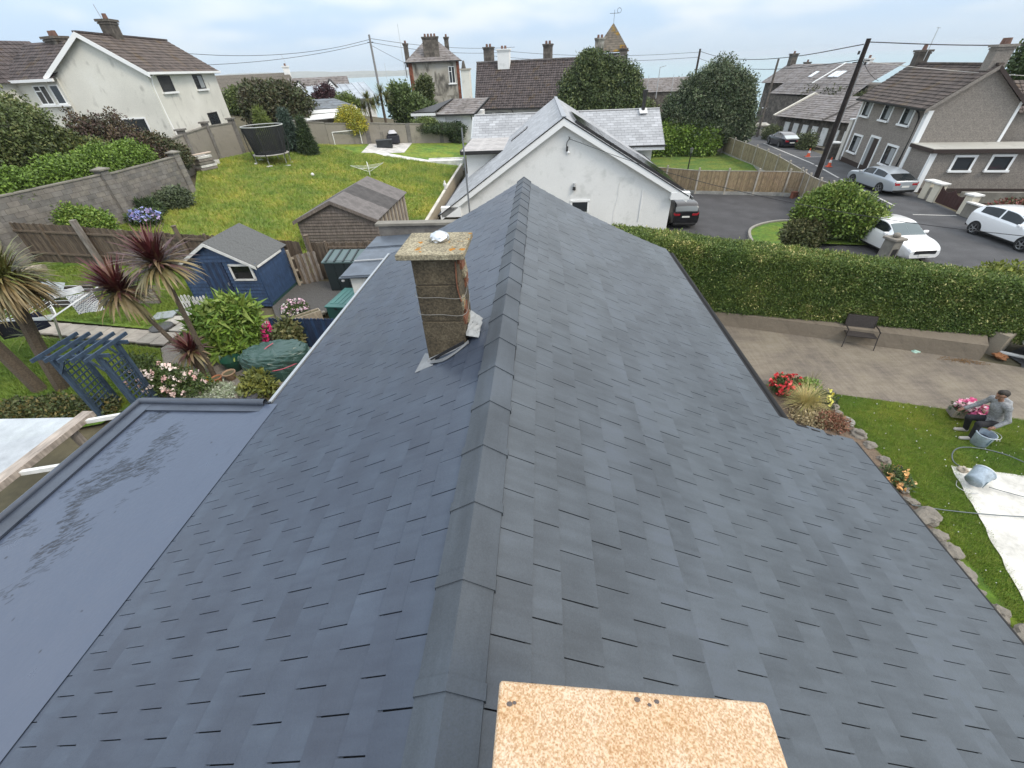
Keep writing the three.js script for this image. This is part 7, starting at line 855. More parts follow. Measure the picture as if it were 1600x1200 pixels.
// ---------------------------------------------------------------- grey house by the road
{
  const h = thing('grey_house', 'grey pebbledashed house with brown tiles and white framed windows', 'house', [28.25, 0, -44.75], -1.7085), L = 9.6, D = 5.15, e = 4.85, r = 7.0;
  part('wall', [bx(L, e + 0.3, D, L / 2, e / 2 - 0.15, -D / 2), extX([[-0.01, e], [-D + 0.01, e], [-D / 2, r - 0.12]], L - 0.02).translate(0.01, 0, 0)], MB.dashGray, h);
  rpart('roof_tiles', [tiled([-0.3, e - 0.14, 0.4], [L + 0.25, e - 0.14, 0.4], [L + 0.25, r, -D / 2], [-0.3, r, -D / 2], 13, 0.045), tiled([L + 0.25, e - 0.14, -D - 0.4], [-0.3, e - 0.14, -D - 0.4], [-0.3, r, -D / 2], [L + 0.25, r, -D / 2], 13, 0.045)], MB.tileBrown, h);
  part('ridge_tiles', [bx(L + 0.55, 0.12, 0.28, L / 2, r + 0.04, -D / 2)], MB.tileBrown, h);
  part('bargeboard', [slab([L + 0.28, r, -D / 2], [L + 0.28, e - 0.16, 0.42], [L + 0.28, e - 0.4, 0.42], [L + 0.28, r - 0.24, -D / 2], -0.05)], MB.dashGray, h); part('bargeboard', [slab([L + 0.28, r, -D / 2], [L + 0.28, r - 0.24, -D / 2], [L + 0.28, e - 0.4, -D - 0.42], [L + 0.28, e - 0.16, -D - 0.42], -0.05)], MB.brownTrim, h);
  part('gutter', [bx(L + 0.6, 0.12, 0.13, L / 2, e - 0.2, 0.44)], MB.dark, h); part('downpipe', [tube([[8.85, e - 0.25, 0.42], [8.9, e - 0.6, 0.09], [8.95, 0, 0.09]], 0.05, 14, 8)], MB.dark, h);
  part('quoin', [bx(0.3, e - 0.3, 0.05, L - 0.15, e / 2 - 0.1, 0.025), bx(0.05, e - 0.3, 0.3, L + 0.025, e / 2 - 0.1, -0.12)], MB.upvc, h, 'white painted corner band'); part('quoin', [bx(0.2, e - 0.3, 0.05, 0.1, e / 2 - 0.1, 0.025)], MB.upvc, h); part('quoin', [bx(0.05, 2.4, 0.16, L + 0.025, 3.8, -D + 0.1)], MB.upvc, h); part('plinth', [bx(L, 0.35, 0.05, L / 2, 0.15, 0.025)], MB.brownTrim, h);
  for (const x of [1.25, 4.5, 7.4]) win(h, x, 4.1, 1.15, 1.05, 0, { surround: MB.upvc, blind: true }); for (const x of [1.6, 7.35]) win(h, x, 1.52, 1.35, 1.2, 0, { surround: MB.upvc, blind: true });
  const d = grp('door', h); part('surround', [bx(0.14, 2.35, 0.06, 3.76, 1.17, 0.03), bx(0.14, 2.35, 0.06, 5.24, 1.17, 0.03), bx(1.6, 0.14, 0.06, 4.5, 2.4, 0.03)], MB.upvc, d); part('door_panel', [bx(0.85, 2.3, 0.04, 4.74, 1.17, 0.02)], MB.brownTrim, d); part('side_light', [bx(0.5, 2.3, 0.03, 4.07, 1.17, 0.018)], MB.blind, d);
  chimney(h, 0.6, r - 0.5, -D / 2, 0.7, 1.25, 0.8, MB.stone, 1); chimney(h, L - 0.4, r - 0.45, -D / 2, 0.75, 1.35, 0.9, MB.dashGray, 2); part('aerial', [tube([[1.15, r + 0.2, -D / 2], [1.2, r + 2.2, -D / 2]], 0.025, 3, 5), bar([0.95, r + 2.2, -D / 2], [1.45, r + 2.15, -D / 2], 0.03)], MB.alu, h);
  // single-storey extension
  const x = thing('grey_extension', 'flat-roofed grey extension with two white framed windows', 'extension', [26.59, 0, -32.76], -1.7085 + Math.PI / 2), W = 8.5, eh = 2.5; // local z+ faces along the road
  part('wall', [bx(W, eh + 0.3, 2.5, W / 2, eh / 2 - 0.15, -1.26)], MB.dashGray, x); part('roof_slab', [bx(W + 0.3, 0.05, 2.75, W / 2, eh + 0.17, -1.15)], mat([0.42, 0.41, 0.39], 0.7, { map: TX.stain }), x); part('fascia', [bx(W + 0.36, 0.22, 0.05, W / 2, eh + 0.06, 0.26), bx(0.05, 0.22, 2.75, -0.17, eh + 0.06, -1.12)], MB.brownTrim, x); part('quoin', [bx(0.28, eh - 0.1, 0.05, 0.14, eh / 2 - 0.05, 0.02), bx(0.05, eh - 0.1, 0.1, -0.02, eh / 2 - 0.05, -0.06)], MB.upvc, x); part('plinth', [bx(W, 0.3, 0.04, W / 2, 0.1, 0.02), bx(0.04, 0.3, 2.4, -0.02, 0.1, -1.2)], MB.brownTrim, x);
  win(x, 2.05, 1.78, 1.0, 0.78, 0, { surround: MB.upvc, split: 0 }); win(x, 4.15, 1.8, 1.05, 0.8, 0, { surround: MB.upvc, split: 0 });
  const bk = thing('grey_back_house', 'darker grey house rear behind the gable', 'house', [33.2, 0, -36.2], -1.7085 + Math.PI / 2); part('wall', [bx(7, 4.4, 4, 3.0, 2.2, -1)], MB.dashGray, bk); rpart('roof_tiles', [tiled([-0.8, 4.3, 1.3], [6.8, 4.3, 1.3], [6.8, 6.0, -1.2], [-0.8, 6.0, -1.2], 9, 0.04)], MB.tileBrown, bk);
  // front wall, gate
  const m = mat([0.62, 0.58, 0.50], 0.9, { map: TX.stain }), pier = (label, px, pz, hh, w = 0.48) => { const p = thing('gate_pillar', label, 'gate pillar', [px, 0, pz], 0.1, 'cream pillars of the brown gate'); part('shaft', [rbx(w, hh, w, 0.02, 0, hh / 2, 0)], m, p); part('cap', [rbx(w + 0.16, 0.1, w + 0.16, 0.02, 0, hh + 0.05, 0)], MG.white, p); }; pier('cream pillar at the house end of the front wall', 26.2, -31.1, 1.02); pier('cream pillar hinging the brown gate by the house', 26.1, -30.2, 1.05); pier('cream pillar at the free end of the brown gate', 25.85, -27.35, 1.05);
  single('front_wall', 'low cream wall between the two close pillars', 'wall', [rbx(0.22, 0.75, 0.7, 0.01, 0, 0.37, 0)], MW.coping, [26.15, 0, -30.65]); const fw = thing('front_wall', 'rough low front wall with white coping past the gate', 'wall', [25.65, 0, -26.3], 0.06); part('wall_body', [bx(0.22, 0.72, 1.75, 0, 0.36, 0)], MW.coping, fw); part('coping', [bx(0.34, 0.07, 1.8, 0, 0.755, 0)], MG.white, fw);
  const g = thing('brown_gate', 'dark brown timber double gate with dipped top', 'gate', [26.02, 0.08, -29.95], -1.66); for (let k = 0; k < 17; k++) { const t = k / 16, hh = 0.92 - 0.22 * Math.abs(Math.sin(t * Math.PI * 2)); part('plank', [bx(0.135, hh, 0.03, 0.1 + t * 2.2, hh / 2, (k % 2) * 0.006)], mat([0.06, 0.022, 0.018], 0.6, { map: TX.wood }), g); } for (const y of [0.18, 0.6]) part('rail', [bx(2.3, 0.09, 0.03, 1.2, y, -0.03)], mat([0.05, 0.02, 0.016], 0.6), g);
  const yd = thing('yard_wall', 'low grey garden wall in front of the extension', 'wall', [27.2, 0, -29.9], -0.13); part('wall_body', [bx(5.5, 0.65, 0.2, 2.9, 0.32, 0)], MW.coping, yd); part('wall_body', [bx(4.6, 0.8, 0.2, 6.4, 0.4, 1.2)], MW.block[2], yd);
  shrub('red_shrub', 'low red and green shrub behind the front wall', [27.4, 0.1, -26.2], [[0, 0.4, 0, 1.2, 0.45, 0.9], [1.4, 0.45, -0.2, 1.1, 0.5, 0.8]], 800, LEAF.mid, [[0.20, 0.05, 0.04], [0.10, 0.11, 0.05], [0.07, 0.07, 0.03]], 141);
  const rb = thing('red_slide', 'red plastic slide by the extension wall', 'slide', [32.0, 0.0, -29.6], 0.4); part('chute', [slab([0, 1.1, 0.3], [0, 1.1, -0.3], [1.2, 0.2, -0.3], [1.2, 0.2, 0.3], 0.06)], mat([0.45, 0.01, 0.015], 0.4), rb); part('side', [bar([0, 1.18, 0.33], [1.25, 0.28, 0.33], 0.06, 0.2), bar([0, 1.18, -0.33], [1.25, 0.28, -0.33], 0.06, 0.2), bx(0.5, 1.1, 0.7, -0.2, 0.55, 0)], mat([0.42, 0.01, 0.015], 0.4), rb);
}
{ // cones, poles
  const cone = (label, x, z) => { const c = thing('traffic_cone', label, 'traffic cone', [x, road(x, z), z], 0, 'traffic cones on the road edge'); part('base', [rbx(0.42, 0.05, 0.42, 0.01, 0, 0.03, 0)], mat([0.55, 0.07, 0.03], 0.6), c); part('cone', [cyl(0.035, 0.16, 0.7, 0, 0.4, 0, 14)], mat([0.6, 0.09, 0.03], 0.6), c); part('white_band', [cyl(0.075, 0.115, 0.2, 0, 0.45, 0, 14)], MG.white, c); };
  cone('orange cone standing by the dark saloon', 27.0, -47.9); cone('orange cone with white band beside the leaning pole', 25.75, -41.9);
  const pole = thing('utility_pole', 'tall dark wooden utility pole beside the road', 'utility pole', [22.75, 0, -38.0]); part('shaft', [cyl(0.14, 0.19, 8.9, 0, 4.2, 0, 12)], mat([0.022, 0.015, 0.013], 0.95, { map: TX.wood }), pole); part('insulator_bracket', [bar([-0.5, 7.35, 0], [0.6, 7.45, 0], 0.06), bx(0.1, 0.2, 0.1, 0.35, 7.3, 0.05), bx(0.1, 0.2, 0.1, -0.35, 7.9, 0.05)], MB.dark, pole); part('conduit', [cyl(0.03, 0.03, 7.5, 0.2, 3.8, 0.05, 8)], mat([0.3, 0.3, 0.3], 0.6), pole);
  const p2 = thing('utility_pole', 'slim grey wooden pole beside the far end of the road', 'utility pole', [30.2, -1.6, -67.7]); part('shaft', [cyl(0.12, 0.17, 9.2, 0, 4.5, 0, 10)], mat([0.16, 0.14, 0.12], 0.95, { map: TX.wood }), p2);
  const p3 = thing('utility_pole', 'slender pole rising left of the stone villa', 'utility pole', [-22.75, 2.0, -71.3]); part('shaft', [cyl(0.13, 0.17, 10, 0, 5.0, 0, 10)], mat([0.22, 0.22, 0.22], 0.9), p3); part('insulator_bracket', [bar([-0.4, 9.2, 0], [0.4, 9.2, 0], 0.08)], MB.dark, p3);
  const p4 = thing('utility_pole', 'short dark pole top above the large tree', 'utility pole', [24.35, -2, -81.5]); part('shaft', [cyl(0.14, 0.2, 11, 0, 5.5, 0, 10)], mat([0.05, 0.04, 0.035], 0.95), p4);
  const wire = (label, a, b, sag, r = 0.018, m = MB.cable) => single('overhead_wire', label, 'overhead wire', [tube([0, 0.2, 0.4, 0.6, 0.8, 1].map((t) => [mix(a[0], b[0], t), mix(a[1], b[1], t) - sag * 4 * t * (1 - t), mix(a[2], b[2], t)]), r, 24, 5)], m, undefined, 0, 'overhead wires');
  wire('overhead wire from the dark pole to the picture edge', [22.85, 8.45, -37.9], [46, 8.2, -30.5], 0.5, 0.03); wire('overhead wire between the dark pole and the pole above the tree', [22.6, 8.35, -38.1], [24.35, 8.7, -81.5], 0.9, 0.03); wire('second lower wire to the pole above the tree', [22.7, 7.5, -38.1], [24.3, 7.9, -81.5], 0.9, 0.025);
  wire('pale wire from the dark pole to the grey gable', [22.95, 7.4, -37.9], [40, 5.9, -31], 0.3, 0.02, mat([0.45, 0.42, 0.38], 0.7)); wire('thin service wire to the grey house chimney', [22.9, 7.4, -37.9], [27.7, 6.0, -43], 0.15, 0.015); wire('thin wire across the far trees to the tower', [24.3, 8.6, -81.5], [-8, 10.2, -86], 0.6, 0.025); wire('second wire across the far trees', [24.3, 8.0, -81.5], [-8, 9.4, -86], 0.6, 0.025);
  wire('black cable from the bungalow gable over the driveway', [2.1, 4.5, -28.35], [20.5, 1.9, -17.5], 0.75, 0.014);
  wire('wire from the slender pole towards the white house', [-22.75, 11.5, -71.3], [-37, 10.3, -52], 0.8, 0.025); wire('lower wire from the slender pole towards the white house', [-22.75, 11.2, -71.3], [-44, 9.6, -50], 0.9, 0.025); wire('wire from the slender pole past the stone villa', [-22.75, 11.6, -71.3], [-4, 10.4, -88], 0.5, 0.025); wire('second wire from the slender pole past the stone villa', [-22.75, 11.2, -71.3], [-6, 9.8, -88], 0.5, 0.025); wire('steep stay wire from the slender pole', [-22.75, 10.9, -71.3], [-12.5, 6.4, -70.8], 0.15, 0.02);
}
// ---------------------------------------------------------------- shrubs and conifers behind the block wall
const lobesAlong = (pts, seed, j = 0.25) => { const R = rng(seed); return pts.map(([x, y, z, a, b, c]) => [x + rr(-j, j, R), y + rr(-j, j, R), z + rr(-j, j, R), a, b, c]); };
shrub('clipped_hedge', 'bright green hedge standing behind the block wall', [-24.4, 3.2, -20.5], lobesAlong([[-0.3, 1.0, 5.6, 1.0, 0.9, 1.4], [0.2, 1.1, 3.4, 0.9, 0.9, 1.4], [0.5, 1.2, 1.2, 0.9, 0.9, 1.4], [0.8, 1.3, -1.0, 0.9, 0.9, 1.4], [0.9, 1.4, -3.2, 0.9, 0.9, 1.4], [0.9, 1.4, -5.2, 0.9, 0.85, 1.3]], 3, 0.1), 4200, LEAF.mid, [[0.11, 0.19, 0.02], [0.15, 0.24, 0.03], [0.08, 0.14, 0.02]], 151, { category: 'hedge' });
shrub('escallonia', 'wide dark green shrub with wind-swept crown by the picture edge', [-28.3, 3.4, -22.0], [[0, 2.2, 0, 2.6, 1.9, 2.2], [-2.4, 2.3, 1.5, 2.4, 1.8, 2.2], [1.3, 2.6, -1.2, 1.8, 1.7, 1.8], [-1.2, 3.2, -0.5, 2.0, 1.2, 1.8], [0.6, 3.4, -2.0, 1.6, 1.1, 1.4]], 5200, LEAF.mid, [[0.075, 0.105, 0.028], [0.10, 0.13, 0.036], [0.15, 0.165, 0.055], [0.05, 0.07, 0.022]], 152, { scale: [0.8, 1.5], ragged: 0.45 });
shrub('griselinia', 'rounded olive green shrub in front of the white house', [-26.6, 3.2, -24.6], [[0, 1.7, 0, 1.7, 1.4, 1.6], [0.9, 1.3, -1.0, 1.4, 1.1, 1.3], [-0.8, 2.0, 0.6, 1.4, 1.1, 1.2]], 2400, LEAF.mid, [[0.09, 0.115, 0.025], [0.06, 0.085, 0.022], [0.13, 0.14, 0.035]], 153, { scale: [0.9, 1.6] });
shrub('smoke_bush', 'bronze purple smoke bush against the white gable', [-26.4, 3.2, -28.4], [[0, 1.7, 0, 1.4, 1.6, 1.5], [0.7, 1.2, -1.3, 1.2, 1.1, 1.2], [-0.6, 2.5, 0.8, 1.1, 1.0, 1.0], [0.8, 1.6, 0.6, 1.0, 1.1, 1.0]], 2300, LEAF.mid, GREEN.bronze, 154, { scale: [0.8, 1.4], ragged: 0.45 });
shrub('pittosporum', 'grey green shrub with reddish tips behind the hedge', [-25.6, 3.0, -30.2], [[0, 1.3, 0, 1.1, 1.1, 1.1], [0.5, 0.9, -0.9, 0.9, 0.8, 0.9]], 1100, LEAF.mid, [[0.075, 0.09, 0.04], [0.10, 0.085, 0.04], [0.06, 0.075, 0.03]], 155, { scale: [0.9, 1.5] });
shrub('rusty_shrub', 'rust brown low shrub at the picture edge', [-29.5, 3.2, -18.6], [[0, 1.4, 0, 1.5, 1.0, 1.3]], 900, LEAF.mid, [[0.15, 0.07, 0.03], [0.10, 0.06, 0.025], [0.07, 0.07, 0.025]], 156, { scale: [0.9, 1.6] });
const conif = (label, x, z, h, w, colors, seed, name = 'dwarf_conifer') => { const t = thing(name, label, 'conifer', [x, terrain(x, z), z]); part('trunk', [cyl(0.05, 0.1, h * 0.8, 0, h * 0.4, 0, 8)], ML.bark, t); const l = []; for (let k = 0; k < 6; k++) { const v = k / 6; l.push([0, h * (0.12 + v * 0.78), 0, w * (1 - v * 0.82), h * 0.16, w * (1 - v * 0.82)]); } scatter('crown', t, l, 900, LEAF.needle, ML.leaf, colors, seed, { scale: [1, 1.8] }); return t; };
conif('yellow green conifer between the villa and trampoline', -23.6, -40.6, 3.4, 1.0, [[0.13, 0.17, 0.03], [0.09, 0.12, 0.025]], 161); conif('blue grey conifer behind the trampoline net', -21.9, -41.2, 3.5, 0.95, GREEN.blue, 162); conif('dark slim cypress beside the trampoline', -20.2, -40.6, 3.0, 0.7, GREEN.dark, 163, 'cypress');
shrub('villa_shrubbery', 'tall dark shrubbery to the right of the white villa', [-26.5, 3.0, -47.5], [[0, 2.4, 0, 2.2, 2.0, 2.0], [2.3, 2.2, -0.5, 1.9, 1.8, 1.8], [1.0, 3.0, -1.5, 1.8, 1.5, 1.6], [-1.2, 3.2, -1, 1.7, 1.5, 1.6]], 2600, LEAF.big, [[0.05, 0.065, 0.022], [0.075, 0.075, 0.03], [0.06, 0.05, 0.025]], 164);
shrub('privet_clump', 'mid green shrubs in front of the thatched roof', [-34.5, 3.0, -57], [[0, 2.6, 0, 2.6, 1.6, 1.8], [3.2, 2.4, 0, 2.2, 1.3, 1.6], [6.0, 2.0, 0.6, 2.0, 1.3, 1.5]], 1900, LEAF.big, [[0.085, 0.12, 0.025], [0.11, 0.14, 0.04], [0.06, 0.085, 0.02]], 165);
shrub('golden_shrub', 'rounded golden yellow shrub behind the back wall', [-18.6, 2.7, -47.6], [[0, 1.7, 0, 1.25, 1.15, 1.1], [0.6, 1.3, 0.3, 1.0, 0.9, 0.9], [-0.5, 1.4, 0.2, 0.9, 0.9, 0.9]], 1500, LEAF.mid, GREEN.yellow, 166);
shrub('purple_shrub', 'dark purple shrub in front of the zinc roofs', [-22.9, 3.0, -53.2], [[0, 2.8, 0, 1.25, 1.3, 1.1], [-0.8, 2.4, 0.2, 0.9, 1.0, 0.9]], 900, LEAF.mid, GREEN.purple, 167, { scale: [1, 1.8] });
shrub('variegated_shrub', 'pale variegated shrub above the hipped garage', [-26.2, 3.2, -51.5], [[0, 2.2, 0, 1.9, 0.9, 1.2], [2.0, 2.0, 0, 1.2, 0.8, 1.0]], 900, LEAF.mid, [[0.13, 0.16, 0.06], [0.09, 0.12, 0.04]], 168, { scale: [1, 1.7] });
shrub('bay_shrub', 'fresh green shrub between purple shrub and palms', [-20.4, 2.8, -52.2], [[0, 2.5, 0, 1.3, 0.9, 1.0]], 700, LEAF.mid, [[0.09, 0.13, 0.025], [0.12, 0.16, 0.03]], 169, { scale: [1, 1.6] });
for (const [i, [x, z, h, lab]] of [[-18.2, -52.6, 3.9, 'spiky garden palm behind the golden shrub'], [-16.9, -53.4, 4.4, 'taller spiky garden palm next to the dark trees']].entries()) { const t = thing('garden_palm', lab, 'palm tree', [x, 2.2, z]); part('trunk', [cyl(0.11, 0.16, h - 0.6, 0, (h - 0.6) / 2, 0, 8)], ML.bark, t); for (const [dx, dy, dz] of [[0, h - 0.4, 0], [0.6, h - 1.0, 0.2], [-0.5, h - 1.3, 0.1]]) { const o = rawMesh('leaves', straps(110, 0.95, 0.07, 14 + i, (el, R) => (R() < 0.6 ? [0.12, 0.15, 0.05] : [0.18, 0.16, 0.07]), { up: 0.7 }), ML.strap, t); o.position.set(dx, dy, dz); } }
shrub('holm_oak', 'dark leafy tree left of the stone villa', [-15.3, 2.0, -56.2], [[0, 2.8, 0, 1.5, 1.9, 1.3], [1.5, 2.2, 0.2, 1.3, 1.4, 1.2], [-0.7, 3.4, 0, 1.0, 1.2, 0.9], [3.0, 1.7, 0.4, 1.3, 1.1, 1.1]], 2000, LEAF.big, [[0.08, 0.12, 0.03], [0.11, 0.15, 0.045], [0.06, 0.09, 0.026]], 170, { category: 'tree' });
shrub('villa_climber', 'leafy climber against the stone villa wall', [-15.4, 2.0, -66.5], [[0, 2.6, 0, 1.0, 2.2, 0.7], [0.5, 4.0, 0, 0.8, 1.2, 0.6]], 700, LEAF.big, [[0.07, 0.095, 0.025], [0.10, 0.12, 0.04]], 171);
shrub('white_flower_hedge', 'low yellow green shrub in front of the low white annexe', [-12.2, 1.6, -51.9], [[0, 1.7, 0, 1.3, 0.6, 0.8]], 420, LEAF.mid, [[0.14, 0.18, 0.05], [0.10, 0.14, 0.03]], 172, { scale: [1, 1.6] });
// ---------------------------------------------------------------- big trees
tree('sycamore', 'large round tree rising behind the bungalow ridge', [6.9, -1.2, -57.0], { trunkH: 3.2, trunkR: 0.32, lobes: [[0, 5.2, 0, 3.1, 2.6, 2.4], [-2.3, 4.4, 0.4, 2.3, 2.3, 2.0], [2.5, 4.6, 0.3, 2.4, 2.2, 2.0], [-0.9, 7.9, 0, 2.0, 2.1, 1.8], [2.2, 7.5, -0.3, 2.1, 1.7, 1.6], [-2.4, 6.9, -0.2, 1.9, 1.8, 1.6], [0.8, 3.0, 0.9, 2.9, 1.9, 1.8], [3.8, 5.6, 0.3, 1.4, 1.5, 1.2], [-1.2, 9.3, 0, 1.3, 0.9, 1.0], [0.9, 8.5, 0, 1.2, 1.0, 0.9], [-3.5, 5.6, 0, 1.2, 1.3, 1.0], [3.0, 3.2, 0.6, 1.6, 1.4, 1.2]], n: 8600, leaf: LEAF.tree, colors: [[0.06, 0.09, 0.028], [0.085, 0.12, 0.035], [0.14, 0.165, 0.055], [0.045, 0.068, 0.024]], seed: 181 });
tree('alder', 'small yellow green tree between the flue and the large trees', [13.0, -1.4, -61.6], { trunkH: 2, trunkR: 0.15, lobes: [[0, 3.6, 0, 1.6, 1.7, 1.4], [-1.0, 4.6, 0, 1.2, 1.3, 1.1], [1.3, 2.8, 0.3, 1.4, 1.3, 1.2]], n: 1500, leaf: LEAF.tree, colors: [[0.10, 0.13, 0.035], [0.075, 0.10, 0.028], [0.14, 0.16, 0.05]], seed: 182 });
tree('holm_tree', 'broad dark tree beside the road with silvery leaf tips', [20.2, -1.4, -59.6], { trunkH: 2.8, trunkR: 0.34, lobes: [[0, 4.4, 0, 3.2, 2.6, 2.4], [-3.0, 3.6, -0.2, 2.3, 2.2, 2.0], [2.8, 4.0, 0.2, 2.4, 2.4, 2.0], [0.6, 7.0, -0.2, 2.5, 2.0, 2.0], [-1.6, 6.0, -0.2, 2.0, 2.0, 1.8], [2.8, 6.0, 0.3, 1.9, 1.8, 1.6], [0.4, 2.4, 0.8, 3.2, 1.6, 1.8], [-3.8, 4.8, -0.4, 1.2, 1.4, 1.1], [3.6, 2.6, 0.8, 1.8, 1.6, 1.5]], n: 7600, leaf: LEAF.tree, colors: [[0.065, 0.095, 0.044], [0.09, 0.125, 0.054], [0.15, 0.17, 0.095], [0.05, 0.07, 0.03]], seed: 183 });
tree('edge_pine', 'ragged dark tree behind the grey gable at the picture edge', [37.5, 0, -40], { trunkH: 5, trunkR: 0.2, lobes: [[0, 6.4, 0, 2.0, 1.5, 1.8], [1.5, 5.2, 0.8, 1.8, 1.4, 1.6], [-1.2, 7.4, -0.2, 1.2, 1.0, 1.1]], n: 1500, leaf: LEAF.tree, colors: GREEN.mid, seed: 184 });
// ---------------------------------------------------------------- long brown-roofed house, stone villa, tower
{
  const th = -0.131, h = thing('brown_roofed_house', 'long white house under a wide dark brown tiled roof', 'house', [-7.6, 0, -61.4], th), L = 17.5, e = 3.9, r = 8.5, D = 6.1;
  part('wall', [bx(L - 0.8, e + 1.5, 10, L / 2, (e - 1.5) / 2, -5.5)], MB.white, h); rpart('roof_tiles', [tiled([-0.2, e, 0.4], [L, e, 0.4], [L, r, -D], [-1.2, r, -D], 20, 0.06)], MB.tileDark, h); rpart('roof_tiles', [tiled([L, e, -2 * D - 0.4], [-0.2, e, -2 * D - 0.4], [-1.2, r, -D], [L, r, -D], 10, 0.06)], MB.oldslate, h); part('ridge_tiles', [bx(L + 1.2, 0.14, 0.5, L / 2 - 0.6, r + 0.02, -D)], MB.oldslate, h); part('gutter', [bx(L + 0.2, 0.14, 0.14, L / 2, e - 0.08, 0.5)], MB.dark, h); part('downpipe', [tube([[4.4, e, 0.45], [4.6, e - 0.5, 0.1], [4.6, 1, 0.1]], 0.06, 10, 6)], MB.dark, h);
  win(h, 1.3, 3.05, 1.0, 0.7, -0.49, { split: 0 }); win(h, 3.0, 3.05, 1.6, 0.7, -0.49, { split: 0 }); win(h, 6.6, 3.05, 1.6, 0.7, -0.49, { frame: MB.upvc, split: 0.5 });
  chimney(h, 0.3, r - 0.6, -D - 0.8, 1.2, 2.0, 0.9, MB.stone, 2); chimney(h, 2.6, r - 1.2, -D + 0.7, 1.5, 2.3, 1.0, MB.white, 2, 'white rendered chimney'); chimney(h, 8.0, r - 0.5, -D - 0.8, 1.1, 1.9, 0.9, MB.stone, 2); chimney(h, 14.4, r - 0.4, -D - 0.8, 1.1, 2.1, 0.9, MB.cement, 2);
  const a = thing('low_annexe', 'low white annexe with slate roof and tall white chimney', 'house', [-9.4, 0, -53.6], -0.1); part('wall', [bx(5.0, 4.6, 4.5, 0.2, 1.8, -2.4), bx(3.6, 4.6, 3.5, -2.6, 1.9, -1.6)], MB.white, a); rpart('roof_slates', [tiled([-1.8, 4.05, 0.4], [2.6, 4.05, 0.4], [3.6, 5.3, -2.8], [-0.6, 5.3, -2.8], 8, 0.03)], MB.oldslate, a); part('roof_edge', [bx(4.6, 0.16, 0.12, 0.4, 4.0, 0.46), bar([2.65, 4.0, 0.4], [3.7, 5.25, -2.8], 0.14, 0.2)], MB.dark, a); part('flat_roof_edge', [slab([-4.4, 4.35, 0.6], [-1.8, 4.35, 0.6], [-0.4, 5.35, -2.6], [-3.9, 4.5, -2.6], 0.12)], MB.dark, a); part('fascia', [bx(2.8, 0.25, 0.08, -3.1, 4.12, 0.62)], MB.upvc, a); win(a, -3.3, 3.2, 1.0, 0.7, 0.16, { split: 0 }); win(a, 0.6, 3.2, 0.7, 0.5, -0.14, { frame: MB.upvc, split: 0 }); part('downpipe', [tube([[2.2, 3.9, 0.3], [2.3, 3.4, 0.1], [2.6, 2.4, 0.1]], 0.05, 10, 6)], MB.dark, a);
  const tc = thing('tall_chimney', 'tall white painted chimney stack on the annexe roof', 'chimney', [-8.2, 0, -58.5], -0.1); part('stack', [bx(0.95, 8.0, 0.8, 0, 3.9, 0)], mat([0.68, 0.67, 0.64], 0.95, { map: TX.stain }), tc); part('cap', [bx(1.15, 0.14, 1.0, 0, 7.9, 0)], MB.cement, tc); part('cowl', [cyl(0.1, 0.28, 0.75, -0.2, 8.3, 0, 8)], MB.stone, tc);
  const v = thing('stone_villa', 'tall grey cement rendered villa with brick corners and hipped slate roof', 'house', [-17.65, 0, -69.7], 0.206); const W = 6.85, ev = 8.85;
  part('wall', [bx(W, ev + 1, 7.5, W / 2, (ev - 1) / 2, -3.75)], MB.cement, v); rpart('roof_slates', [tiled([-0.4, ev, 0.4], [W + 0.4, ev, 0.4], [W / 2 + 0.9, ev + 2.3, -3.7], [W / 2 - 0.9, ev + 2.3, -3.7], 9, 0.03), tiled([W + 0.4, ev, 0.4], [W + 0.4, ev, -7.9], [W / 2 + 0.9, ev + 2.3, -4.2], [W / 2 + 0.9, ev + 2.3, -3.7], 9, 0.03), tiled([-0.4, ev, -7.9], [-0.4, ev, 0.4], [W / 2 - 0.9, ev + 2.3, -3.7], [W / 2 - 0.9, ev + 2.3, -4.2], 9, 0.03)], MB.oldslate, v); part('gutter', [bx(W + 0.9, 0.12, 0.12, W / 2, ev - 0.03, 0.45)], MB.dark, v); part('quoin', [bx(0.5, ev, 0.06, 0.28, ev / 2, 0.03)], MB.brick, v, 'red brick corner band'); part('quoin', [bx(0.34, ev, 0.06, W - 0.18, ev / 2, 0.03), bx(0.06, ev, 0.34, W + 0.03, ev / 2, -0.16)], MB.brick, v);
  chimney(v, W / 2 - 0.05, ev - 0.1, -0.9, 2.1, 2.6, 0.9, MB.stone, 4, 'broad chimney with four pots'); chimney(v, -0.1, ev - 0.5, -3.5, 0.6, 2.5, 0.8, MB.stone, 1); chimney(v, W - 1.2, ev + 0.7, -5.2, 0.6, 1.9, 0.8, MB.stone, 1); win(v, 5.8, 7.3, 0.85, 1.9, 0, { frame: MB.upvc, split: 0.5 }); win(v, 5.95, 3.6, 0.8, 1.7, 0, { frame: MB.upvc, split: 0.5 }); part('downpipe', [cyl(0.05, 0.05, 1.6, -0.35, ev - 0.85, 0.3, 8)], MB.dark, v);
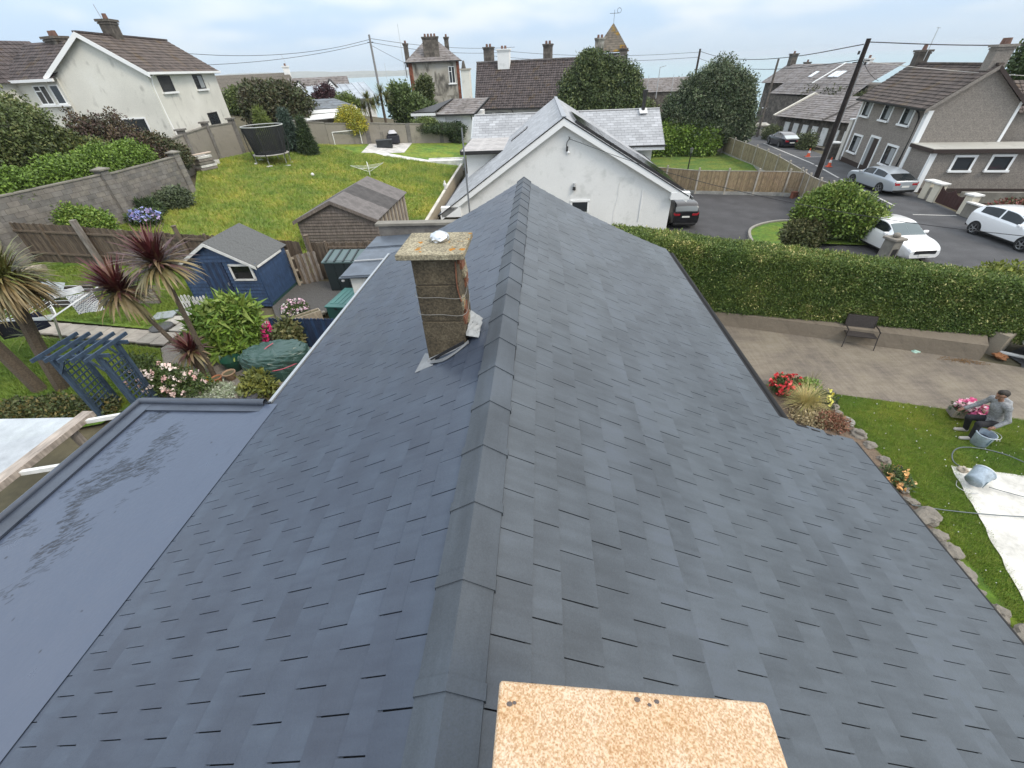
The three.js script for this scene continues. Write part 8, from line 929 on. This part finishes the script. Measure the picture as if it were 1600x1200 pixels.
  const t = thing('spire_tower', 'square tower with steep lichen stained pyramid roof', 'tower', [11.8, -6, -87.2], -0.13); part('wall', [bx(4.4, 15, 4.4, 0, 7.5, 0)], MB.stone, t); const ly = mat([0.24, 0.215, 0.155], 1, { map: dataTex(256, 6, (u, w, r) => { const l = ss(0.02, 0.18, tnoise(u, w, 7, 3.4, 4)); const k = 0.85 + 0.3 * tnoise(u, w, 20, 1.1, 3) + (r() - 0.5) * 0.1; return [k * mix(0.9, 1.15, l), k * mix(0.88, 0.95, l), k * mix(0.92, 0.5, l)]; }) }); const q = 2.75, ap = [0, 18.75, 0], ey = 15.15; for (const [a1, b1] of [[[-q, q], [q, q]], [[q, q], [q, -q]], [[q, -q], [-q, -q]], [[-q, -q], [-q, q]]]) rpart('roof_slates', [tiled([a1[0], ey, a1[1]], [b1[0], ey, b1[1]], ap, ap, 12, 0.03)], ly, t); part('louvre', [bx(1.4, 1.6, 0.1, 0.9, 13.6, 2.22)], MB.dark, t); part('weather_vane', [bar(ap, [0, 20.3, 0], 0.05), bar([-0.7, 19.9, 0], [0.7, 19.9, 0], 0.05), mv(fresh(new THREE.TorusGeometry(0.3, 0.03, 5, 14)), 0.7, 20.2, 0)], MB.dark, t); chimney(t, 1.9, 13.8, 2.9, 1.2, 1.6, 0.9, MB.stone, 2);
  const dr = thing('distant_slate_roof', 'distant slate roof with small chimney between the two trees', 'house', [18.5, -8, -98]); part('wall', [bx(12, 11, 6, 5, 5.5, -3)], MB.stone, dr); rpart('roof_slates', [tiled([-1, 11, 0.3], [11, 11, 0.3], [11, 13.1, -3], [-1, 13.1, -3], 8, 0.03)], MB.oldslate, dr); chimney(dr, 0.6, 12.6, -3, 0.9, 1.1, 0.8, MB.stone, 1); const sl = thing('street_lamp', 'grey street lamp arm against the sea', 'street lamp', [22.4, 2, -97.5]); part('post', [cyl(0.06, 0.09, 4.8, 0, 2.4, 0, 8)], MB.alu, sl); part('arm', [bar([0, 4.75, 0], [1.0, 4.95, 0], 0.09)], MB.alu, sl); for (const [i, x] of [[0, 20.6], [1, 25.2]]) single('thin_post', ['thin grey post left of the street lamp', 'thin grey post right of the street lamp'][i], 'post', [cyl(0.04, 0.06, 3.6, 0, 1.8, 0, 6)], MB.alu, [x, 2, -97.8]);
}
{ // roofs towards the bay
  const h = thing('thatched_house', 'long low house with weathered grey thatched roof', 'house', [-46.5, 2.5, -70.5], 0.5); part('wall', [bx(11.5, 3.4, 6, 5, 1.7, -3)], MB.white, h); rpart('roof_thatch', [tiled([-1, 3.2, 0.6], [11.3, 3.2, 0.6], [10.4, 5.9, -3.2], [-1, 5.9, -3.2], 6, 0.02)], mat([0.175, 0.155, 0.13], 1, { map: respaced(TX.rough, 2) }), h); chimney(h, 10.2, 4.9, -3.2, 0.9, 1.7, 0.7, MB.white, 1, 'white chimney'); part('aerial', [bar([10.5, 6.5, -3.2], [10.1, 8.2, -3.2], 0.04)], MB.alu, h);
  const d = thing('dormer_house', 'slate house with two white dormer gables', 'house', [-35.0, 2.5, -69.0], 0.35); part('wall', [bx(8.5, 3, 5, 4, 1.5, -2.5)], MB.white, d); rpart('roof_slates', [tiled([-0.4, 3.0, 0.3], [8.6, 3.0, 0.3], [8.2, 5.2, -2.6], [0, 5.2, -2.6], 8, 0.03)], MB.oldslate, d); for (const x of [1.6, 5.8]) { const g = grp('dormer', d, x, 3.0, 0.5); part('gable', [ext([[-1.4, 0], [1.4, 0], [0, 1.75]], 2.4).translate(0, 0, -2.4)], MB.white, g); part('bargeboard', [slab([0, 1.95, 0.1], [-1.75, -0.2, 0.1], [-1.75, -0.2, -2.4], [0, 1.95, -2.4], 0.12), slab([0, 1.95, -2.4], [1.75, -0.2, -2.4], [1.75, -0.2, 0.1], [0, 1.95, 0.1], 0.12)], MB.oldslate2, g); part('pane', [bx(0.5, 0.6, 0.04, 0, 0.6, 0.02)], MB.glass, g); }
  const z1 = thing('zinc_roof_barn', 'long pale zinc roofed building in front of the bay', 'building', [-30.0, 2, -63.5], 0.55); part('wall', [bx(9.0, 3.2, 7, 4.2, 1.6, -4)], MB.white, z1); part('roof_sheet', [slab([-0.6, 3.1, 0.6], [9.0, 3.3, 0.6], [9.2, 4.9, -7.4], [-0.2, 4.7, -7.4], 0.1)], MB.zinc, z1); for (let k = 0; k < 11; k++) part('standing_seam', [bar([-0.3 + k * 0.93, 3.17 + k * 0.02, 0.6], [-0.05 + k * 0.93, 4.77 + k * 0.02, -7.4], 0.05, 0.06)], MB.alu, z1);
  const z2 = thing('zinc_lean_to', 'lower pale metal roof beside the purple shrub', 'building', [-36.2, 2.2, -60.5], 0.5); part('wall', [bx(6.5, 2.0, 4, 3.2, 1.0, -2.4)], MB.cement, z2); part('roof_sheet', [slab([-0.4, 2.1, 0.3], [6.8, 2.3, 0.3], [6.8, 3.7, -4.6], [-0.4, 3.6, -4.6], 0.1)], MB.zinc, z2); for (let k = 0; k < 8; k++) part('standing_seam', [bar([0.0 + k * 0.93, 2.17 + k * 0.02, 0.3], [0.0 + k * 0.93, 3.67 + k * 0.01, -4.6], 0.05, 0.06)], MB.alu, z2);
  const g = thing('hipped_garage', 'low garage with blue grey hipped roof and white fascia', 'garage', [-24.4, 2.75, -47.4], 0.42); part('wall', [bx(6.0, 2.2, 4.2, 3.0, 1.1, -2.0)], MB.cement, g); rpart('roof_slates', [tiled([-0.5, 2.55, 0.5], [6.4, 2.55, 0.5], [4.4, 3.25, -2.6], [2.0, 3.25, -2.6], 4, 0.02), tiled([6.4, 2.55, 0.5], [6.4, 2.55, -4.8], [4.4, 3.25, -2.7], [4.4, 3.25, -2.6], 4, 0.02), tiled([-0.5, 2.55, -4.8], [-0.5, 2.55, 0.5], [2.0, 3.25, -2.6], [2.0, 3.25, -2.7], 4, 0.02)], mat([0.15, 0.17, 0.195], 0.7, { map: TX.oldslate }), g); part('fascia', [bx(6.9, 0.3, 0.06, 2.95, 2.36, 0.52)], MB.upvc, g); part('porch_sheet', [slab([-0.2, 1.75, 1.6], [5.6, 1.9, 1.6], [5.8, 2.2, 0.55], [-0.3, 2.1, 0.55], 0.08)], MB.upvc, g);
  for (const [i, [x, z, hh]] of [[-37.1, -145, 26], [-38.6, -146, 30], [-52, -172, 22], [-44, -168, 20]].entries()) single('boat_mast', ['nearer thin mast over the bay', 'tallest thin mast over the bay', 'short white mast by the slender pole', 'second short mast by the slender pole'][i], 'mast', [cyl(0.06, 0.09, hh, 0, hh / 2, 0, 6)], mat([0.5, 0.52, 0.54], 0.5), [x, -12, z]);
}
{ // stone terrace, slate cottage by the road
  const u = [3.0, 20], a0 = Math.atan2(-20, 4.4); void u;
  const t = thing('stone_terrace', 'long stone house with mossy slate roof and roof windows', 'house', [37.4, -3, -87.2], -1.42); part('wall', [bx(22, 7.4, 6.5, 11, 3.7, -3.6)], MB.stone, t); rpart('roof_slates', [tiled([-0.3, 7.25, 0.3], [22.5, 7.6, 0.3], [22.5, 9.65, -3.6], [-0.3, 9.55, -3.6], 12, 0.03)], MB.oldslate, t); rpart('roof_slates', [tiled([5.5, 6.1, 1.9], [22.5, 6.4, 1.9], [22.5, 7.9, -0.2], [6.0, 7.7, -0.2], 6, 0.03)], MB.oldslate, t); part('lower_wall', [bx(16.5, 6.0, 2.2, 14, 3.0, 0.6)], MB.stone, t); part('gable_wall', [extX([[0.2, 7.2], [-7.2, 7.2], [-3.6, 9.4]], 0.4).translate(-0.1, 0, 0)], MB.stone, t); chimney(t, 0.5, 9.0, -3.6, 0.9, 1.8, 0.9, MB.stone, 1); chimney(t, -1.2, 8.0, -7.5, 0.7, 1.6, 0.7, MB.stone, 1); chimney(t, 16.5, 9.3, -3.6, 0.8, 0.7, 0.6, MB.white, 1);
  part('lead_roll', [bar([12.4, 7.5, 0.3], [12.6, 9.68, -3.6], 0.22, 0.1)], MB.white, t); for (const [x, w] of [[9.4, 0.7], [13.5, 0.9], [14.6, 0.9]]) { const k = (x) => 7.28 + x * 0.015; part('roof_window', [slab([x, k(x) + 0.75, -0.85], [x + w, k(x) + 0.75, -0.85], [x + w, k(x) + 1.35, -1.9], [x, k(x) + 1.35, -1.9], 0.08)], mat([0.62, 0.66, 0.7], 0.12), t); } win(t, 1.8, 5.2, 0.8, 2.6, -0.35, { split: 0 }); win(t, 4.2, 2.6, 1.0, 0.8, -0.35, { split: 0 }); void a0;
  shrub('wall_ivy', 'dark creeper covering the top of the stone terrace wall', [39.5, 2.2, -68.5], [[-0.6, 0.8, -5.5, 0.9, 0.9, 2.6], [0, 0.8, -1.0, 0.9, 0.9, 2.6], [0.5, 0.7, 3.0, 0.9, 0.8, 2.2]], 900, LEAF.big, [[0.06, 0.075, 0.025], [0.085, 0.08, 0.04]], 191);
  const c = thing('slate_cottage', 'low stone cottage with rough grey slate roof beside the road', 'cottage', [31.4, -1.6, -66.0], -1.4), L = 17.6; // local x runs up the road towards the grey house, z+ faces the road
  part('wall', [bx(L, 3.3, 7, L / 2, 1.65, -3.8)], MB.stone, c); rpart('roof_slates', [tiled([-0.2, 3.15, 0.3], [L + 0.1, 3.6, 0.3], [L + 0.1, 5.5, -4.4], [-0.2, 5.3, -4.4], 12, 0.035), tiled([L + 0.1, 3.6, -9.1], [-0.2, 3.15, -9.1], [-0.2, 5.3, -4.4], [L + 0.1, 5.5, -4.4], 8, 0.03)], MB.oldslate, c); part('verge_coping', [bar([-0.3, 3.22, 0.35], [-0.3, 5.42, -4.4], 0.35, 0.16), bar([-0.3, 5.42, -4.4], [-0.3, 3.3, -9], 0.35, 0.16)], mat([0.56, 0.54, 0.50], 0.95, { map: TX.stain }), c); part('verge_coping', [bar([8.6, 3.5, 0.4], [8.6, 5.5, -4.4], 0.2, 0.08)], MB.oldslate2, c); for (let k = 0; k < 7; k++) part('buttress_panel', [bx(0.9, 2.3, 0.12, 2.0 + k * 1.7, 1.5, -0.28)], MB.white, c);
  shrub('cottage_creeper', 'green creeper along the cottage wall', [30.6, -1.3, -60.5], [[-0.2, 1.0, -3.4, 0.8, 1.0, 1.8], [0, 0.6, 0, 0.7, 0.6, 2.6], [-0.6, 0.9, 4.4, 0.7, 0.9, 1.2], [-1.1, 1.4, 7.0, 0.8, 1.0, 0.9]], 1300, LEAF.mid, [[0.075, 0.095, 0.03], [0.10, 0.12, 0.04], [0.055, 0.07, 0.025]], 192, { scale: [1, 1.8] });
  single('roadside_wall', 'low mossy stone wall behind the dark saloon', 'wall', [bx(0.35, 1.0, 14, 0, 0.5, 0)], MB.stone, [30.7, -1.3, -56.5], 0.14);
  const wg = thing('white_gable', 'plain pale gable wall between cottage and grey house', 'wall', [28.3, -0.4, -45.6], -1.55); part('wall_body', [ext([[0, 0], [0.4, 0], [0.4, 3.6], [0, 3.4]], 5).translate(0, 0, -5)], mat([0.62, 0.60, 0.58], 0.9, { map: TX.stain }), wg); part('coping', [bx(0.5, 0.1, 5.1, 0.2, 3.55, -2.5)], MB.upvc, wg);
  const gp = thing('stone_pillar', 'square rough stone gate pillar with white cap by the cone', 'gate pillar', [28.2, -0.2, -46.3]); part('shaft', [rbx(0.75, 1.35, 0.75, 0.02, 0, 0.67, 0)], MB.stone, gp); part('cap', [rbx(0.95, 0.12, 0.95, 0.02, 0, 1.4, 0)], MG.white, gp); const gt = thing('dark_gate', 'narrow dark gate beside the stone pillar', 'gate', [28.6, -0.35, -47.4], -1.45); for (let k = 0; k < 5; k++) part('plank', [bx(0.17, 1.1, 0.03, k * 0.18, 0.55, 0)], MB.brownTrim, gt);
  single('garage_door_wall', 'small grey garage end at the far bend of the road', 'garage', [bx(3.2, 2.2, 3.0, 0, 1.1, 0), bx(3.5, 0.15, 3.3, 0, 2.25, 0)], MB.cement, [31.2, -2.2, -71.5], -0.2);
}
// ---------------------------------------------------------------- the person crouching on the lawn
function blob(bones, c, half, res, k = 0.03) {      // one smooth surface round tapered bones [a, b, ra, rb]
  const mc = new MarchingCubes(res, new THREE.MeshStandardMaterial(), false, false, 60000); mc.isolation = 0; const h = res / 2;
  for (let z = 0; z < res; z++) for (let y = 0; y < res; y++) for (let x = 0; x < res; x++) {
    const p = V((x - h) / h * half[0] + c[0], (y - h) / h * half[1] + c[1], (z - h) / h * half[2] + c[2]); let d = 1e9;
    for (const b of bones) { const ab = b.B.clone().sub(b.A), t = clamp(p.clone().sub(b.A).dot(ab) / Math.max(1e-9, ab.lengthSq())), q = p.distanceTo(b.A.clone().addScaledVector(ab, t)) - mix(b.ra, b.rb, t); const hh = clamp(0.5 + 0.5 * (d - q) / k); d = mix(d, q, hh) - k * hh * (1 - hh); }
    mc.field[x + y * res + z * res * res] = -d;
  }
  mc.update(); const n = mc.count ?? mc.geometry.drawRange.count, pos = new Float32Array(n * 3), nor = new Float32Array(n * 3);
  for (let i = 0; i < n; i++) { for (let j = 0; j < 3; j++) { pos[i * 3 + j] = mc.positionArray[i * 3 + j] * half[j] + c[j]; nor[i * 3 + j] = mc.normalArray[i * 3 + j]; } }
  const g = new THREE.BufferGeometry(); g.setAttribute('position', new THREE.BufferAttribute(pos, 3)); g.setAttribute('uv', new THREE.BufferAttribute(new Float32Array(n * 2), 2)); g.setAttribute('normal', new THREE.BufferAttribute(nor, 3)); 
  // orient every triangle with its normal
  for (let i = 0; i < n; i += 3) { const a = V(pos[i * 3], pos[i * 3 + 1], pos[i * 3 + 2]), b = V(pos[i * 3 + 3], pos[i * 3 + 4], pos[i * 3 + 5]), d = V(pos[i * 3 + 6], pos[i * 3 + 7], pos[i * 3 + 8]); b.sub(a).cross(d.sub(a)); if (b.dot(V(nor[i * 3], nor[i * 3 + 1], nor[i * 3 + 2])) < 0) { for (const arr of [pos, nor]) for (let j = 0; j < 3; j++) { const t = arr[i * 3 + 3 + j]; arr[i * 3 + 3 + j] = arr[i * 3 + 6 + j]; arr[i * 3 + 6 + j] = t; } } }
  return creased(g, 1.2);
}
{
  const bone = (a, b, ra, rb) => ({ A: V(...a), B: V(...b), ra, rb });
  const P = { pel: [12.08, 0.43, -8.42], wst: [12.1, 0.62, -8.45], chest: [12.02, 0.88, -8.48], neck: [11.95, 1.08, -8.5], head: [11.88, 1.235, -8.51], hN: [12.04, 0.43, -8.31], hF: [12.04, 0.43, -8.54], kN: [11.6, 0.50, -8.25], kF: [11.62, 0.46, -8.55], aN: [11.62, 0.08, -8.2], aF: [11.74, 0.08, -8.52], tN: [11.4, 0.045, -8.21], tF: [11.52, 0.045, -8.54], sN: [12.0, 0.99, -8.29], sF: [11.96, 0.99, -8.68], eN: [12.06, 0.70, -8.14], wN: [11.84, 0.55, -8.1], eF: [11.84, 0.74, -8.76], wF: [11.64, 0.58, -8.78] };
  const arm = (s, e, w, r) => [bone(P[s], P[e], 0.052 + r, 0.042 + r), bone(P[e], P[w], 0.042 + r, 0.03 + r)], leg = (h, k, a, r) => [bone(P[h], P[k], 0.085 + r, 0.06 + r), bone(P[k], P[a], 0.058 + r, 0.042 + r)];
  const p = thing('person', 'person in grey hooded top and black trousers crouching with flowers', 'person', [-0.1, 0, 0.02]);
  const trunk = [bone(P.pel, P.wst, 0.13, 0.12), bone(P.wst, P.chest, 0.12, 0.145), bone(P.sN, P.sF, 0.06, 0.06), bone(P.chest, P.neck, 0.1, 0.05)];
  const hand = (w, dir, side) => { const o = V(...w), d = V(...dir).normalize(), up = V(0, 1, 0), s = d.clone().cross(up).normalize().multiplyScalar(side), out = [bone(o.toArray(), o.clone().addScaledVector(d, 0.075).toArray(), 0.026, 0.03)]; for (let i = 0; i < 4; i++) { const b = o.clone().addScaledVector(d, 0.08).addScaledVector(s, (i - 1.5) * 0.02), m = b.clone().addScaledVector(d, 0.045 - Math.abs(i - 1.3) * 0.006), e = m.clone().addScaledVector(d, 0.02).addScaledVector(up, -0.035); out.push(bone(b.toArray(), m.toArray(), 0.0095, 0.009), bone(m.toArray(), e.toArray(), 0.009, 0.008)); } const t = o.clone().addScaledVector(d, 0.03).addScaledVector(s, -0.03), te = t.clone().addScaledVector(d, 0.04).addScaledVector(s, -0.025).addScaledVector(up, -0.02); out.push(bone(t.toArray(), te.toArray(), 0.012, 0.009)); return out; };
  const H = P.head, f = [-1, 0, 0.02], head = [bone([H[0] + 0.015, H[1] + 0.02, H[2]], [H[0] - 0.02, H[1] + 0.02, H[2]], 0.088, 0.085), bone([H[0] - 0.03, H[1] - 0.06, H[2]], [H[0] - 0.06, H[1] - 0.085, H[2]], 0.06, 0.035), bone([H[0] - 0.1, H[1] + 0.01, H[2]], [H[0] - 0.118, H[1] - 0.02, H[2]], 0.010, 0.014), bone([H[0] + 0.01, H[1] + 0.015, H[2] + 0.085], [H[0] + 0.015, H[1] - 0.02, H[2] + 0.083], 0.014, 0.01), bone([H[0] + 0.01, H[1] + 0.015, H[2] - 0.085], [H[0] + 0.015, H[1] - 0.02, H[2] - 0.083], 0.014, 0.01), bone(P.neck, [H[0] + 0.02, H[1] - 0.06, H[2]], 0.05, 0.052), bone([H[0] - 0.085, H[1] - 0.055, H[2] - 0.02], [H[0] - 0.085, H[1] - 0.055, H[2] + 0.02], 0.012, 0.012)]; void f;
  const skin = mat([0.22, 0.115, 0.075], 0.55);
  const bodyGeo = [blob([...trunk, ...arm('sN', 'eN', 'wN', -0.004), ...arm('sF', 'eF', 'wF', -0.004), ...leg('hN', 'kN', 'aN', -0.004), ...leg('hF', 'kF', 'aF', -0.004)], [11.85, 0.6, -8.45], [0.55, 0.65, 0.55], 64), blob(head, [H[0], H[1] - 0.03, H[2]], [0.18, 0.2, 0.18], 56, 0.012), blob(hand(P.wN, [-0.9, -0.35, 0.1], 1), [P.wN[0] - 0.07, P.wN[1] - 0.04, P.wN[2]], [0.15, 0.13, 0.13], 56, 0.008), blob(hand(P.wF, [-0.85, -0.5, -0.05], -1), [P.wF[0] - 0.07, P.wF[1] - 0.05, P.wF[2]], [0.15, 0.14, 0.13], 56, 0.008)];
  part('body', bodyGeo, skin, p);
  part('hoodie', [blob([...trunk.map((b) => ({ ...b, ra: b.ra + 0.022, rb: b.rb + (b === trunk[3] ? -0.01 : 0.022) })), ...arm('sN', 'eN', 'wN', 0.016), ...arm('sF', 'eF', 'wF', 0.016)], [11.95, 0.72, -8.45], [0.5, 0.5, 0.5], 60)], mat([0.29, 0.30, 0.31], 0.95, { map: TX.rough }), p, 'grey hooded sweatshirt');
  part('hood', [blob([bone([12.06, 1.02, -8.38], [12.06, 1.02, -8.6], 0.06, 0.06), bone([12.1, 1.07, -8.42], [12.1, 1.07, -8.56], 0.05, 0.05), bone([11.98, 1.05, -8.4], [12.06, 1.04, -8.36], 0.03, 0.04), bone([11.98, 1.05, -8.6], [12.06, 1.04, -8.63], 0.03, 0.04)], [12.05, 1.04, -8.49], [0.22, 0.2, 0.26], 40, 0.03)], mat([0.42, 0.43, 0.44], 0.95, { map: TX.rough }), p, 'pale grey lowered hood');
  part('trousers', [blob([bone(P.pel, [12.09, 0.52, -8.43], 0.145, 0.14), ...leg('hN', 'kN', 'aN', 0.014), ...leg('hF', 'kF', 'aF', 0.014)], [11.85, 0.35, -8.42], [0.45, 0.42, 0.4], 54)], mat([0.012, 0.012, 0.015], 0.9), p, 'black trousers');
  part('shoe', [blob([bone([P.aN[0] + 0.03, 0.05, P.aN[2]], P.tN, 0.05, 0.042), bone(P.aN, [P.aN[0], 0.05, P.aN[2]], 0.05, 0.05)], [11.52, 0.08, -8.2], [0.25, 0.14, 0.14], 40, 0.02)], mat([0.42, 0.38, 0.34], 0.8), p); part('shoe', [blob([bone([P.aF[0] + 0.03, 0.05, P.aF[2]], P.tF, 0.05, 0.042), bone(P.aF, [P.aF[0], 0.05, P.aF[2]], 0.05, 0.05)], [11.64, 0.08, -8.53], [0.25, 0.14, 0.14], 40, 0.02)], mat([0.42, 0.38, 0.34], 0.8), p);
  part('hair', [blob([bone([H[0] + 0.03, H[1] + 0.05, H[2]], [H[0] - 0.05, H[1] + 0.08, H[2]], 0.092, 0.07), bone([H[0] + 0.065, H[1] - 0.02, H[2]], [H[0] + 0.04, H[1] + 0.05, H[2]], 0.062, 0.085)], [H[0], H[1] + 0.04, H[2]], [0.16, 0.16, 0.14], 40, 0.03)], mat([0.018, 0.013, 0.010], 0.7), p, 'short dark hair');
  for (const s of [-1, 1]) part('eye', [sph(0.011, H[0] - 0.093, H[1] + 0.012, H[2] + s * 0.034, 0.6, 0.7, 1, 8)], mat([0.03, 0.02, 0.015], 0.3), p);
}
// ---------------------------------------------------------------- grass blades
{
  const lawnPoly = [[8.95, -10.05], [10.87, -9.62], [13.54, -8.95], [16.5, -8.15], [16.5, -1.5], [8.85, -1.5], [8.95, -7]];
  const onSheet = (x, z) => inside([[10.46, -7.2], [13.6, -6.6], [12.7, -2.7], [9.12, -3.4]], x, z);
  grassOn(lawnPoly, 52000, 'short grass blades on the lawn beside the dust sheet', [[0.165, 0.25, 0.02], [0.2, 0.28, 0.03], [0.125, 0.205, 0.018], [0.25, 0.28, 0.055]], 201, { h: 0.045, blades: 9, scale: [0.7, 1.3], avoid: onSheet });
  { const R = rng(202), im = new THREE.InstancedMesh(fresh(new THREE.SphereGeometry(0.016, 6, 4)), MG.white, 170); im.name = 'clover_flowers'; im.userData = { kind: 'stuff', label: 'tiny white clover heads dotted over the lawn', category: 'flowers' }; for (let i = 0; i < 170; i++) { let x, z; do { x = mix(8.9, 15, R()); z = mix(-9.9, -2, R()); } while (!inside(lawnPoly, x, z) || onSheet(x, z)); dummy.position.set(x, 0.035, z); dummy.rotation.set(0, 0, 0); dummy.scale.setScalar(0.4 + R() * 0.6); dummy.updateMatrix(); im.setMatrixAt(i, dummy.matrix); } scene.add(im); }
  grassOn([[-24, -11.5], [-17.9, -11.35], [-12.4, -10.95], [-11.2, -9.6], [-11.3, -7.6], [-14, -6.4], [-24, -6.2]], 22000, 'grass blades on the lawn round the pergola', [[0.14, 0.215, 0.022], [0.17, 0.24, 0.028], [0.11, 0.18, 0.02]], 203, { h: 0.06, blades: 9, y: -0.01, scale: [0.8, 1.8] });
  grassOn([[-23.5, -17.2], [-16, -17.2], [-13.8, -16.4], [-13.8, -13.6], [-13.0, -12.3], [-17.9, -12.6], [-22, -12.8]], 14000, 'grass blades on the lawn behind the path', [[0.14, 0.215, 0.022], [0.17, 0.24, 0.028], [0.11, 0.18, 0.02]], 204, { h: 0.06, blades: 9, y: -0.01, scale: [0.8, 1.8] });
  grassOn([[-7.1, -19], [-7.1, -42], [-13, -43], [-17, -43], [-20.2, -45], [-23.3, -43], [-25.3, -36], [-25.2, -33], [-22.2, -28], [-22.0, -22], [-22.8, -18.6], [-12, -18.2]], 60000, 'longer yellowed grass over the back lawn', [[0.22, 0.30, 0.035], [0.28, 0.33, 0.05], [0.17, 0.255, 0.028], [0.35, 0.35, 0.09]], 205, { h: 0.07, blades: 8, y: -0.01, scale: [1.0, 2.6] });
}
scene.fog = new THREE.FogExp2(0xdfe8f0, 0.00016);
renderer.render(scene, camera);
